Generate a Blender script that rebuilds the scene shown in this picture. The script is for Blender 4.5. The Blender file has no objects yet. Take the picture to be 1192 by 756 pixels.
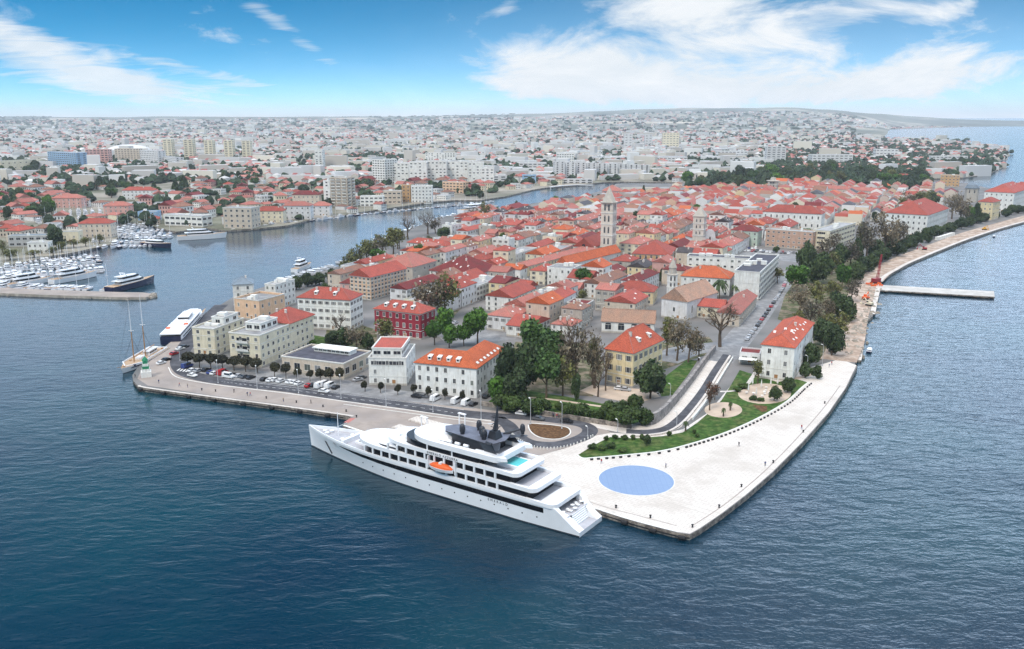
import bpy, math, random
import numpy as np
from math import sin, cos, pi, radians, atan2, hypot, exp
RND = random.Random(7)
SC = bpy.context.scene
COL = SC.collection
# ------------------------------------------------------------------ camera
CAMH, FPX = 106.0, 1020.0
PITCH = math.atan((378 - 136) / FPX)
HAZE = 5.0e-5
cam = bpy.data.cameras.new('camera'); camo = bpy.data.objects.new('camera', cam); COL.objects.link(camo)
cam.sensor_width = 36; cam.lens = 36 * FPX / 1192
cam.clip_start = 1; cam.clip_end = 90000
camo.location = (0, 0, CAMH); camo.rotation_euler = (pi / 2 - PITCH, 0, 0)
SC.camera = camo
# ------------------------------------------------------------------ light and exposure
SUN_EL, SUN_AZ = radians(50), radians(215)       # azimuth clockwise from +Y
sun = bpy.data.lights.new('sun', 'SUN'); sun.energy = 2.3; sun.angle = radians(16); sun.color = (1, .94, .86)
suno = bpy.data.objects.new('sun', sun); COL.objects.link(suno)
suno.rotation_euler = (pi / 2 - SUN_EL, 0, pi - SUN_AZ)
SC.view_settings.view_transform = 'Standard'; SC.view_settings.look = 'None'
SC.view_settings.exposure = 0.12; SC.view_settings.gamma = 1.0
SC.view_settings.use_curve_mapping = False
cy = SC.cycles
cy.max_bounces = 6; cy.diffuse_bounces = 2; cy.glossy_bounces = 3; cy.transmission_bounces = 2; cy.volume_bounces = 1
cy.use_denoising = True; cy.denoising_prefilter = 'NONE'; cy.caustics_reflective = False; cy.caustics_refractive = False


class NT:
    """small helper to wire node trees"""
    def __init__(s, tree): s.t = tree; tree.nodes.clear()
    def n(s, kind, **kw):
        nd = s.t.nodes.new('ShaderNode' + kind)
        for k, v in kw.items(): setattr(nd, k, v)
        return nd
    def put(s, sock, v):
        if hasattr(v, 'is_linked') or hasattr(v, 'links'): s.t.links.new(v, sock)
        elif isinstance(v, tuple) and len(v) == 3 and sock.type == 'RGBA': sock.default_value = (*v, 1)
        else: sock.default_value = v
    def math(s, op, a, b=0.0, c=None, clamp=False):
        nd = s.n('Math', operation=op, use_clamp=clamp); s.put(nd.inputs[0], a); s.put(nd.inputs[1], b)
        if c is not None: s.put(nd.inputs[2], c)
        return nd.outputs[0]
    def mix(s, f, a, b, blend='MIX'):
        nd = s.n('Mix', data_type='RGBA', blend_type=blend, clamp_factor=True)
        s.put(nd.inputs[0], f); s.put(nd.inputs[6], a); s.put(nd.inputs[7], b)
        return nd.outputs[2]
    def noise(s, vec, scale, detail=3, rough=.55, dist=0.0):
        nd = s.n('TexNoise'); s.put(nd.inputs['Vector'], vec); nd.inputs['Scale'].default_value = scale
        nd.inputs['Detail'].default_value = detail; nd.inputs['Roughness'].default_value = rough; nd.inputs['Distortion'].default_value = dist
        return nd.outputs['Fac']
    def ramp(s, f, lo, hi, a=0.0, b=1.0, smooth=True):
        nd = s.n('MapRange', interpolation_type='SMOOTHSTEP' if smooth else 'LINEAR'); s.put(nd.inputs[0], f)
        for i, v in enumerate((lo, hi, a, b)): nd.inputs[i + 1].default_value = v
        return nd.outputs[0]
    def scale(s, vec, xyz):
        nd = s.n('Mapping'); s.put(nd.inputs[0], vec); nd.inputs['Scale'].default_value = xyz
        return nd.outputs[0]
    def bump(s, h, strength, dist):
        nd = s.n('Bump'); s.put(nd.inputs['Height'], h); nd.inputs['Strength'].default_value = strength; nd.inputs['Distance'].default_value = dist
        return nd.outputs[0]


W = bpy.data.worlds.new('World'); SC.world = W; W.use_nodes = True
t = NT(W.node_tree)
tc = t.n('TexCoord').outputs['Generated']
sky = t.n('TexSky', sky_type='NISHITA', sun_disc=False, sun_elevation=SUN_EL, sun_rotation=SUN_AZ, altitude=100, air_density=1.0, dust_density=0.6, ozone_density=3.0)
sky.sun_elevation = SUN_EL; sky.sun_rotation = SUN_AZ
t.put(sky.inputs[0], t.scale(tc, (1, 1, 4.5)))
sp = t.n('SeparateXYZ'); t.put(sp.inputs[0], tc)
X, Y, Z = sp.outputs
yy = t.math('MAXIMUM', t.math('ABSOLUTE', Y), 0.05)
A = t.math('DIVIDE', X, yy); EL = t.math('DIVIDE', Z, yy)          # direction as slope: A sideways, EL upwards
cb = t.n('CombineXYZ'); t.put(cb.inputs[0], A); t.put(cb.inputs[1], t.math('MULTIPLY', EL, 2.6)); cbv = cb.outputs[0]
n1 = t.noise(cbv, 7.5, 8, .62, .5)
n2 = t.noise(t.scale(cbv, (1.6, 4.5, 1)), 9, 7, .6, .9)


def blob(a0, e0, ra, re, k=1.0, rot=0.0):
    da = t.math('SUBTRACT', A, a0); de = t.math('SUBTRACT', EL, e0)
    c_, s_ = cos(rot), sin(rot)
    p = t.math('ADD', t.math('MULTIPLY', da, c_ / ra), t.math('MULTIPLY', de, s_ / ra))
    q = t.math('ADD', t.math('MULTIPLY', da, -s_ / re), t.math('MULTIPLY', de, c_ / re))
    r = t.math('ADD', t.math('MULTIPLY', p, p), t.math('MULTIPLY', q, q))
    return t.math('MULTIPLY', t.math('POWER', 2.718, t.math('MULTIPLY', r, -1.0)), k)


def px(u, v): return ((u - 596) / FPX, (136 - v) / FPX * 0.985)
bl = None
for (u, v, ru, rv, k, rot) in [(740, 60, 150, 62, .26, .25), (630, 82, 110, 30, .22, 0), (930, 76, 230, 40, .20, .1), (1100, 80, 170, 26, .22, .15), (880, 110, 330, 22, .3, 0), (1080, 20, 60, 10, .14, .3), (820, 8, 130, 30, .2, 0), (960, 30, 120, 14, .12, .2), (590, 14, 18, 9, .2, .3)]:
    a0, e0 = px(u, v); b_ = blob(a0, e0, ru / FPX, rv / FPX, k, rot); bl = b_ if bl is None else t.math('ADD', bl, b_)
big = t.ramp(t.math('ADD', n1, bl), .53, .90)
st = None
for (u, v, ru, rv, k, rot) in [(70, 70, 210, 22, .36, -.30), (20, 34, 130, 16, .34, -.36), (345, 40, 95, 12, .34, -.62), (160, 106, 280, 22, .34, -.08), (262, 36, 34, 8, .22, -.7), (1010, 106, 320, 22, .36, .02), (240, 84, 120, 9, .3, -.2)]:
    a0, e0 = px(u, v); b_ = blob(a0, e0, ru / FPX, rv / FPX, k, rot); st = b_ if st is None else t.math('ADD', st, b_)
wisp = t.math('MULTIPLY', t.ramp(t.math('ADD', t.math('MULTIPLY', n2, .8), st), .50, 1.0), .9)
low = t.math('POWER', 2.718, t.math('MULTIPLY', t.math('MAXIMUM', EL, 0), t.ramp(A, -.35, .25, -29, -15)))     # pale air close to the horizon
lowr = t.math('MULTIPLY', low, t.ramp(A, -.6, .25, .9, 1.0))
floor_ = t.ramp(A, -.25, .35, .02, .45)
deck = t.math('MAXIMUM', t.math('SUBTRACT', 1.0, t.math('MULTIPLY', t.ramp(Z, .24, .48), t.math('SUBTRACT', 1.0, floor_))), t.ramp(Z, .66, .84))  # gap shaped into the unseen deck so the near water reflects darker sky
hi = t.math('MULTIPLY', t.math('MULTIPLY', t.ramp(Z, .128, .150), deck), t.ramp(t.noise(tc, 2.2, 5, .6), .30, .62, .6, 1.0))       # unseen cloud deck over the open sky, shaped to light the scene and water
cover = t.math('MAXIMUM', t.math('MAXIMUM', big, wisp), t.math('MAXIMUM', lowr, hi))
blue = t.mix(1.0, sky.outputs[0], (.0, 1.50, 1.80), 'MULTIPLY')
white = t.mix(t.ramp(n1, .35, .75), (7.4, 8.0, 8.5), (9.0, 9.2, 9.4))
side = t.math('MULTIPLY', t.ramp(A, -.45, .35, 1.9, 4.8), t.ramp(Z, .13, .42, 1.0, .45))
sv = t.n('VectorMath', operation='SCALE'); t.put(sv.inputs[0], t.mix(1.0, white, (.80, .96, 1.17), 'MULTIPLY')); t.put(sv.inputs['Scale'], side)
white = t.mix(t.math('MULTIPLY', t.ramp(Z, .128, .16), t.ramp(Y, -.1, .15)), white, sv.outputs[0])         # unseen low deck tinted blue and brightened, most to the right, for lighter water
white = t.mix(t.ramp(Z, .45, .8), white, t.mix(1.0, white, (2.55, 2.2, 1.95), 'MULTIPLY'))  # unseen overhead deck boosted and warmed to brighten the scene
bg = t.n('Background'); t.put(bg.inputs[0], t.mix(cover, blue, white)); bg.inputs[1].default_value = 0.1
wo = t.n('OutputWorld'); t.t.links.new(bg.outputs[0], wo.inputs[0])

# ------------------------------------------------------------------ helpers
GZ = 1.6                                                              # level of the quays and the town


def ray(u, v):
    x = (u - 596) / FPX; y = (378 - v) / FPX
    return x, cos(PITCH) + y * sin(PITCH), -sin(PITCH) + y * cos(PITCH)


def P(u, v, z=GZ):
    x, y, d = ray(u, v); k = (z - CAMH) / d
    return (x * k, y * k)


def zat(X0, v):
    """height over the point X0 that is seen at row v"""
    x, y, d = ray(596, v); return CAMH + X0[1] / y * d


def proj(x, y, z=GZ):
    dz = z - CAMH
    f = y * cos(PITCH) - dz * sin(PITCH); up = y * sin(PITCH) + dz * cos(PITCH)
    return 596 + FPX * x / f, 378 - FPX * up / f


def area(p): return .5 * sum(p[i][0] * p[(i + 1) % len(p)][1] - p[(i + 1) % len(p)][0] * p[i][1] for i in range(len(p)))
def ccw(p): return list(p) if area(p) > 0 else list(p)[::-1]


def inside(q, poly):
    x, y = q; r = False
    for i in range(len(poly)):
        (x1, y1), (x2, y2) = poly[i], poly[i - 1]
        if (y1 > y) != (y2 > y) and x < (x2 - x1) * (y - y1) / (y2 - y1) + x1: r = not r
    return r


def smooth(pts, n=6, closed=False):
    """Catmull-Rom through 2-D or 3-D points"""
    out = []; m = len(pts)
    for i in range(m if closed else m - 1):
        g = (lambda k: pts[k % m]) if closed else (lambda k: pts[min(max(k, 0), m - 1)])
        p0, p1, p2, p3 = g(i - 1), g(i), g(i + 1), g(i + 2)
        for j in range(n):
            s = j / n
            out.append(tuple(.5 * (2 * b + (c - a) * s + (2 * a - 5 * b + 4 * c - d) * s * s + (3 * b - a - 3 * c + d) * s ** 3) for a, b, c, d in zip(p0, p1, p2, p3)))
    if not closed: out.append(tuple(pts[-1]))
    return out


def offset(pts, d):
    out = []
    for i in range(len(pts)):
        a = pts[max(i - 1, 0)]; b = pts[min(i + 1, len(pts) - 1)]
        l = hypot(b[0] - a[0], b[1] - a[1]) or 1
        out.append((pts[i][0] - (b[1] - a[1]) / l * d, pts[i][1] + (b[0] - a[0]) / l * d))
    return out


class MB:
    """collects faces and links them as ONE mesh object"""
    def __init__(s): s.v = []; s.f = []; s.m = []
    def face(s, pts, m=0):
        i = len(s.v); s.v += [tuple(p) for p in pts]; s.f.append(tuple(range(i, i + len(pts)))); s.m.append(m)
    def box(s, x0, x1, y0, y1, z0, z1, m=0, top=None, bottom=True):
        i = len(s.v); s.v += [(x0, y0, z0), (x1, y0, z0), (x1, y1, z0), (x0, y1, z0), (x0, y0, z1), (x1, y0, z1), (x1, y1, z1), (x0, y1, z1)]
        fs = [(0, 1, 5, 4), (1, 2, 6, 5), (2, 3, 7, 6), (3, 0, 4, 7)]
        for f in fs: s.f.append(tuple(i + k for k in f)); s.m.append(m)
        if top is not False: s.f.append((i + 4, i + 5, i + 6, i + 7)); s.m.append(m if top is None else top)
        if bottom: s.f.append((i + 3, i + 2, i + 1, i)); s.m.append(m)
    def prism(s, poly, z0, z1, m=0, mt=None, bottom=False, top=True, grow=0.0):
        poly = ccw(poly); n = len(poly); i = len(s.v)
        cx_ = sum(p[0] for p in poly) / n; cy_ = sum(p[1] for p in poly) / n
        s.v += [(p[0], p[1], z0) for p in poly] + [(p[0] + (p[0] - cx_) * grow, p[1] + (p[1] - cy_) * grow, z1) for p in poly]
        for k in range(n):
            s.f.append((i + k, i + (k + 1) % n, i + n + (k + 1) % n, i + n + k)); s.m.append(m)
        if top: s.f.append(tuple(range(i + n, i + 2 * n))); s.m.append(m if mt is None else mt)
        if bottom: s.f.append(tuple(range(i + n - 1, i - 1, -1))); s.m.append(m)
    def ring(s, outer, inner, z0, z1, m=0):
        """wall between two outlines with the same number of points"""
        n = len(outer)
        for k in range(n):
            a, b, c, d = outer[k], outer[(k + 1) % n], inner[(k + 1) % n], inner[k]
            s.face([(*a, z0), (*b, z0), (*b, z1), (*a, z1)], m); s.face([(*d, z1), (*c, z1), (*c, z0), (*d, z0)], m); s.face([(*a, z1), (*b, z1), (*c, z1), (*d, z1)], m)
    def tube(s, pts, rad, n=6, m=0, cap=True):
        rings = []
        for i, p in enumerate(pts):
            a = pts[max(i - 1, 0)]; b = pts[min(i + 1, len(pts) - 1)]
            d = np.array(b, float) - np.array(a, float); d /= (np.linalg.norm(d) or 1)
            q = np.cross(d, (0, 0, 1) if abs(d[2]) < .9 else (1, 0, 0)); q /= np.linalg.norm(q); w = np.cross(d, q)
            r = rad[i] if hasattr(rad, '__len__') else rad
            j = len(s.v); rings.append(j)
            for k in range(n):
                an = 2 * pi * k / n; s.v.append(tuple(np.array(p) + q * r * cos(an) + w * r * sin(an)))
        for a, b in zip(rings, rings[1:]):
            for k in range(n):
                s.f.append((a + k, b + k, b + (k + 1) % n, a + (k + 1) % n)); s.m.append(m)
        if cap:
            s.f.append(tuple(rings[0] + k for k in range(n))); s.m.append(m)
            s.f.append(tuple(rings[-1] + k for k in range(n - 1, -1, -1))); s.m.append(m)
    def lathe(s, prof, n=12, c=(0, 0), m=0):
        i0 = len(s.v)
        for r, z in prof:
            for k in range(n): s.v.append((c[0] + r * cos(2 * pi * k / n), c[1] + r * sin(2 * pi * k / n), z))
        for a in range(len(prof) - 1):
            for k in range(n):
                s.f.append((i0 + a * n + k, i0 + a * n + (k + 1) % n, i0 + (a + 1) * n + (k + 1) % n, i0 + (a + 1) * n + k)); s.m.append(m)
        s.f.append(tuple(i0 + (len(prof) - 1) * n + k for k in range(n))); s.m.append(m)
    def mesh(s, name, mats, sm=False):
        me = bpy.data.meshes.new(name); me.from_pydata(s.v, [], s.f)
        for m_ in (mats if isinstance(mats, (list, tuple)) else [mats]): me.materials.append(m_)
        if any(s.m): me.polygons.foreach_set('material_index', s.m)
        if sm: me.polygons.foreach_set('use_smooth', [True] * len(s.f))
        me.update(); return me
    def build(s, name, mats, parent=None, loc=None, rot=None, sm=False):
        return link(name, s.mesh(name, mats, sm), parent, loc, rot)


def link(name, data, parent=None, loc=None, rot=None, scale=None):
    o = bpy.data.objects.new(name, data); COL.objects.link(o)
    if parent is not None: o.parent = parent
    if loc is not None: o.location = loc
    if rot is not None: o.rotation_euler = rot if hasattr(rot, '__len__') else (0, 0, rot)
    if scale is not None: o.scale = scale if hasattr(scale, '__len__') else (scale,) * 3
    return o


def tag(o, label=None, cat=None, group=None, kind=None):
    if label: o['label'] = label
    if cat: o['category'] = cat
    if group: o['group'] = group
    if kind: o['kind'] = kind
    return o


def empty(name, loc, rz=0.0, label=None, cat=None, group=None, scale=None):
    o = link(name, None, None, loc, rz, scale); o.empty_display_size = .5
    return tag(o, label, cat, group)


def copy_thing(root, loc, rz=0.0, scale=None):
    r = root.copy(); COL.objects.link(r); r.location = loc; r.rotation_euler = (0, 0, rz)
    if scale is not None: r.scale = scale if hasattr(scale, '__len__') else (scale,) * 3
    for ch in list(root.children):
        c = ch.copy(); COL.objects.link(c); c.parent = r
        for g in list(ch.children):
            d = g.copy(); COL.objects.link(d); d.parent = c
    return r


# ------------------------------------------------------------------ labels that single things out
MARKS = []                                                           # (phrase, x, y) of things one can find
TODO = []                                                            # (object, phrase, x, y)
ORD = ['nearest', 'second', 'third', 'fourth', 'fifth', 'sixth', 'seventh', 'eighth', 'ninth', 'tenth', 'eleventh', 'twelfth', 'thirteenth', 'fourteenth', 'fifteenth', 'sixteenth', 'seventeenth', 'eighteenth', 'nineteenth', 'twentieth']
TENS = {20: 'twenty', 30: 'thirty', 40: 'forty', 50: 'fifty', 60: 'sixty'}


def ordinal(i):
    if i < 20: return ORD[i]
    a = (i + 1) // 10 * 10; r = (i + 1) % 10
    return (TENS.get(a, 'seventy')[:-1] + 'ieth') if r == 0 else TENS.get(a, 'seventy') + '-' + ('first' if r == 1 else ORD[r - 1])


def mark(ph, x, y): MARKS.append((ph, x, y))
def later(o, ph, x, y): TODO.append((o, ph, x, y))


def finish_labels():
    """each thing is named by its look, the landmark nearest to it in the view and its turn among its look-alikes on that side"""
    buckets = {}
    for o, ph, x, y in TODO:
        u, v = proj(x, y)
        best = min(MARKS, key=lambda m: (proj(m[1], m[2])[0] - u) ** 2 + 5 * (proj(m[1], m[2])[1] - v) ** 2)
        mu, mv = proj(best[1], best[2])
        du, dv = u - mu, (v - mv) * 2.2
        side = ('right of' if du > 0 else 'left of') if abs(du) > abs(dv) else ('in front of' if dv > 0 else 'behind')
        buckets.setdefault((ph, best[0], side), []).append((hypot(du, dv), o))
    for (ph, mk, side), rows in buckets.items():
        rows.sort(key=lambda r: r[0])
        for i, (_, o) in enumerate(rows):
            o['label'] = f'{ph}, {side} {mk}' if len(rows) == 1 else f'{ph}, {ordinal(i)} {side} {mk}'


# ------------------------------------------------------------------ materials
def mat(name, col, rough=.8, var=.18, scale=.5, bump=0.0, spec=.3, rnd=.08, metal=0.0, streak=0.0, col2=None, patch=(.4, .65), detail=4):
    m = bpy.data.materials.new(name); m.use_nodes = True; q = NT(m.node_tree)
    b = q.n('BsdfPrincipled'); o = q.n('OutputMaterial'); q.t.links.new(b.outputs[0], o.inputs[0])
    co = q.n('TexCoord').outputs['Object']
    c = col
    if col2: c = q.mix(q.ramp(q.noise(co, scale * .5, 4, .6), *patch), col, col2)
    nz = q.noise(co, scale, detail, .65)
    if var: c = q.mix(1.0, c, q.mix(q.ramp(nz, .25, .75), (1 - var,) * 3, (1 + var,) * 3), 'MULTIPLY')
    if streak:
        s_ = q.noise(q.scale(co, (2.2, 2.2, .16)), 1.0, 4, .7)
        c = q.mix(q.ramp(s_, .46, .76, 0, streak * 1.3), c, q.mix(1.0, c, (.58, .53, .46), 'MULTIPLY'))
        c = q.mix(q.ramp(q.noise(co, .16, 3, .6), .52, .7, 0, streak * .7), c, q.mix(1.0, c, (.82, .77, .69), 'MULTIPLY'))
    if rnd:
        oi = q.n('ObjectInfo').outputs['Random']
        c = q.mix(1.0, c, q.mix(oi, (1 - rnd,) * 3, (1 + rnd,) * 3), 'MULTIPLY')
    q.put(b.inputs['Base Color'], c); b.inputs['Roughness'].default_value = rough; b.inputs['Metallic'].default_value = metal
    b.inputs['Specular IOR Level'].default_value = spec
    if bump: q.put(b.inputs['Normal'], q.bump(nz, .6, bump))
    return m


def tile_mat(name, col, col2, rnd=.14):
    """clay tiles: courses across the slope, blotches of older tiles"""
    m = bpy.data.materials.new(name); m.use_nodes = True; q = NT(m.node_tree)
    b = q.n('BsdfPrincipled'); o = q.n('OutputMaterial'); q.t.links.new(b.outputs[0], o.inputs[0])
    co = q.n('TexCoord').outputs['Object']
    big = q.noise(co, .22, 4, .6); fine = q.noise(co, 2.6, 3, .7)
    c = q.mix(q.ramp(big, .38, .66), col, col2)
    c = q.mix(1.0, c, q.mix(q.ramp(fine, .3, .7), (.62,) * 3, (1.34,) * 3), 'MULTIPLY')
    wv = q.n('TexWave', wave_type='BANDS', bands_direction='Z'); q.put(wv.inputs['Vector'], co); wv.inputs['Scale'].default_value = 1.5; wv.inputs['Distortion'].default_value = .6; wv.inputs['Detail'].default_value = 1
    c = q.mix(q.ramp(wv.outputs['Fac'], .0, .35, .28, 0), c, q.mix(1.0, c, (.5, .45, .45), 'MULTIPLY'))
    oi = q.n('ObjectInfo').outputs['Random']
    c = q.mix(1.0, c, q.mix(oi, (1 - rnd,) * 3, (1 + rnd,) * 3), 'MULTIPLY')
    q.put(b.inputs['Base Color'], c); b.inputs['Roughness'].default_value = .85; b.inputs['Specular IOR Level'].default_value = .2
    q.put(b.inputs['Normal'], q.bump(q.math('ADD', fine, wv.outputs['Fac']), .5, .08))
    return m


def attr_mat(name, rough=.85, windows=False):
    m = bpy.data.materials.new(name); m.use_nodes = True; q = NT(m.node_tree)
    b = q.n('BsdfPrincipled'); o = q.n('OutputMaterial'); q.t.links.new(b.outputs[0], o.inputs[0])
    at = q.n('Attribute', attribute_name='tint'); c = at.outputs['Color']
    q.put(b.inputs['Base Color'], c); b.inputs['Roughness'].default_value = rough; b.inputs['Specular IOR Level'].default_value = .2
    return m


M = {}
for k, c in dict(white=(.74, .74, .71), cream=(.70, .64, .49), yellow=(.70, .59, .37), pink=(.58, .34, .30), crimson=(.30, .035, .055), ochre=(.52, .33, .17), stone=(.46, .43, .38), beige=(.58, .50, .41), mint=(.47, .56, .48), peach=(.66, .45, .30), grey=(.42, .42, .42), brownpink=(.50, .33, .25), palewhite=(.66, .66, .66), tower=(.62, .56, .49), blue=(.30, .45, .62)).items():
    M['w_' + k] = mat(k + '_render', c, .85, .12, .35, 0, .2, .06, streak=.5)
M['w_scaffold'] = mat('weathered_lattice', (.45, .41, .36), .85, .5, 1.3, 0, .2, .06, streak=.5)
M['r_orange'] = tile_mat('new_orange_tiles', (0.48, 0.12, 0.05), (0.4, 0.1, 0.045), .04)
M['r_red'] = tile_mat('red_tiles', (0.36, 0.085, 0.062), (0.29, 0.075, 0.058))
M['r_rose'] = tile_mat('faded_rose_tiles', (0.4, 0.145, 0.115), (0.33, 0.14, 0.115))
M['r_dark'] = tile_mat('dark_red_tiles', (0.185, 0.034, 0.034), (0.14, 0.04, 0.036))
M['r_brown'] = tile_mat('old_brown_tiles', (.25, .125, .085), (.20, .12, .10))
M['r_coral'] = tile_mat('coral_tiles', (.46, .105, .058), (.38, .09, .055), .05)
M['r_tan'] = tile_mat('old_tan_tiles', (0.4, 0.24, 0.17), (0.33, 0.22, 0.165), .05)
M['r_slate'] = tile_mat('dark_slates', (.06, .055, .06), (.09, .08, .08))
M['r_flat'] = mat('grey_flat_roof', (.33, .33, .33), .9, .3, .4, 0, .2, .2, col2=(.22, .22, .23))
M['r_darkflat'] = mat('dark_felt_roof', (.075, .075, .095), .9, .3, .3, 0, .2, .1)
M['r_blue'] = mat('blue_grey_metal_roof', (.16, .2, .24), .6, .2, .5)
M['trim'] = mat('pale_trim', (.68, .67, .63), .8, .1, 1)
M['curtain'] = mat('curtained_glass', (.16, .165, .17), .25, .2, 1, 0, .5, .4)
M['jalousie'] = mat('closed_shutters', (.13, .15, .13), .7, .2, 3, 0, .3, .5)
M['glass'] = mat('window_glass', (.018, .022, .03), .12, 0, 1, 0, .6, .3)
M['shutter'] = mat('grey_shutters', (.20, .19, .18), .7, .1, 2, 0, .3, .4)
M['chimney'] = mat('chimney_render', (.6, .55, .5), .85, .2, 2)
M['metal'] = mat('grey_metal', (.45, .46, .48), .45, .1, 2, 0, .4, 0)
M['black'] = mat('black_rubber', (.02, .02, .022), .7, .1, 2)
M['asphalt'] = mat('asphalt', (.060, .060, .068), .85, .22, .35, .02, .25, 0, col2=(.085, .085, .095))
M['street'] = mat('worn_street_asphalt', (.20, .20, .205), .85, .15, .3, .02, .25, 0, col2=(.26, .26, .26))
M['paving'] = mat('beige_paving', (.335, .285, .25), .85, .16, .25, .01, .25, 0, col2=(.27, .235, .215))
M['townground'] = mat('town_ground', (.20, .19, .185), .9, .2, .08, 0, .2, 0, col2=(.12, .12, .115))
M['grass'] = mat('lawn', (.045, .095, .020), .95, .45, .5, .05, .1, 0, col2=(.085, .105, .035), patch=(.42, .66))
M['sand'] = mat('sandy_gravel', (.52, .42, .33), .95, .18, .4, .02, .1, 0, col2=(.42, .33, .26))
M['dirt'] = mat('bare_earth', (.36, .27, .21), .95, .28, .3, .05, .1, 0, col2=(.45, .37, .31))
M['soil'] = mat('flowerbed_soil', (.10, .055, .03), .95, .35, 1.2, .05, .1, 0, col2=(.14, .08, .04))
M['line'] = mat('road_paint', (.78, .78, .76), .7, .1, 1, 0, .3, 0)
M['hullwhite'] = mat('white_paint', (.80, .81, .83), .28, .03, .3, 0, .5, .02)
M['hullnavy'] = mat('navy_paint', (.012, .016, .05), .25, .1, .3, 0, .5, .1)
M['shipglass'] = mat('dark_ship_glass', (.008, .009, .012), .2, 0, 1, 0, .25, 0)
M['deckgrey'] = mat('grey_deck', (.40, .40, .43), .7, .12, .6, 0, .3, 0)
M['teak'] = mat('teak_deck', (.40, .28, .18), .7, .15, 1, 0, .3, .1)
M['darkgrey'] = mat('charcoal_paint', (.03, .032, .04), .4, .1, 1, 0, .4, 0)
M['platform'] = mat('slate_blue_deck', (.13, .14, .18), .6, .2, .5, 0, .3, 0)
M['pool'] = mat('pool_water', (.10, .50, .52), .08, .1, .8, .02, .5, 0)
M['orange'] = mat('signal_orange', (.72, .12, .02), .5, .1, 1, 0, .4, 0)
M['wood'] = mat('varnished_spar', (.36, .19, .08), .5, .2, 1.5)
M['bark'] = mat('bark', (.12, .09, .065), .9, .3, 2, .03, .1, .2)
M['skin'] = mat('skin', (.55, .36, .26), .6, .05, 2)
M['green'] = mat('green_paint', (.02, .22, .11), .5, .1, 1, 0, .4, 0)
M['redpaint'] = mat('red_paint', (.30, .025, .03), .4, .05, 1, 0, .5, .1)
M['rock'] = mat('limestone_rock', (.40, .36, .31), .95, .35, .6, .1, .1, .1, col2=(.27, .24, .2))


def stone_wall_mat(name, col, dark):
    m = bpy.data.materials.new(name); m.use_nodes = True; q = NT(m.node_tree)
    b = q.n('BsdfPrincipled'); o = q.n('OutputMaterial'); q.t.links.new(b.outputs[0], o.inputs[0])
    co = q.n('TexCoord').outputs['Object']
    vo = q.n('TexVoronoi', feature='DISTANCE_TO_EDGE'); q.put(vo.inputs['Vector'], q.scale(co, (1, 1, 2.2))); vo.inputs['Scale'].default_value = .9
    c = q.mix(q.ramp(q.noise(co, .5, 4, .7), .35, .65), col, dark)
    c = q.mix(q.ramp(vo.outputs['Distance'], 0, .06, .7, 0), c, (.08, .07, .06))
    q.put(b.inputs['Base Color'], c); b.inputs['Roughness'].default_value = .9
    q.put(b.inputs['Normal'], q.bump(vo.outputs['Distance'], .6, .1))
    return m


M['quaywall'] = stone_wall_mat('quay_wall_stone', (.36, .31, .26), (.10, .085, .075))
M['fortwall'] = stone_wall_mat('old_rubble_wall', (.36, .33, .31), (.17, .155, .15))


def paving_mat():
    """large white stone slabs with fine joints and faint wear"""
    m = bpy.data.materials.new('white_stone_slabs'); m.use_nodes = True; q = NT(m.node_tree)
    b = q.n('BsdfPrincipled'); o = q.n('OutputMaterial'); q.t.links.new(b.outputs[0], o.inputs[0])
    co = q.n('TexCoord').outputs['Object']
    mp = q.n('Mapping'); q.put(mp.inputs[0], co); mp.inputs['Rotation'].default_value = (0, 0, radians(38))
    br = q.n('TexBrick'); q.put(br.inputs['Vector'], mp.outputs[0]); br.inputs['Scale'].default_value = .22
    br.inputs['Mortar Size'].default_value = .012; br.inputs['Color1'].default_value = (.65, .60, .55, 1); br.inputs['Color2'].default_value = (.60, .545, .495, 1); br.inputs['Mortar'].default_value = (.38, .345, .30, 1)
    c = q.mix(q.ramp(q.noise(co, .05, 6, .7), .42, .70, 0, .75), br.outputs[0], (.44, .39, .34))
    c = q.mix(q.ramp(q.noise(co, .9, 4, .7), .55, .8, 0, .4), c, (.40, .355, .31))
    c = q.mix(q.ramp(q.noise(q.scale(mp.outputs[0], (.03, .6, 1)), 1.0, 4, .6), .56, .75, 0, .5), c, (.42, .375, .33))
    q.put(b.inputs['Base Color'], c); b.inputs['Roughness'].default_value = .7; b.inputs['Specular IOR Level'].default_value = .3
    return m


M['slabs'] = paving_mat()


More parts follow.
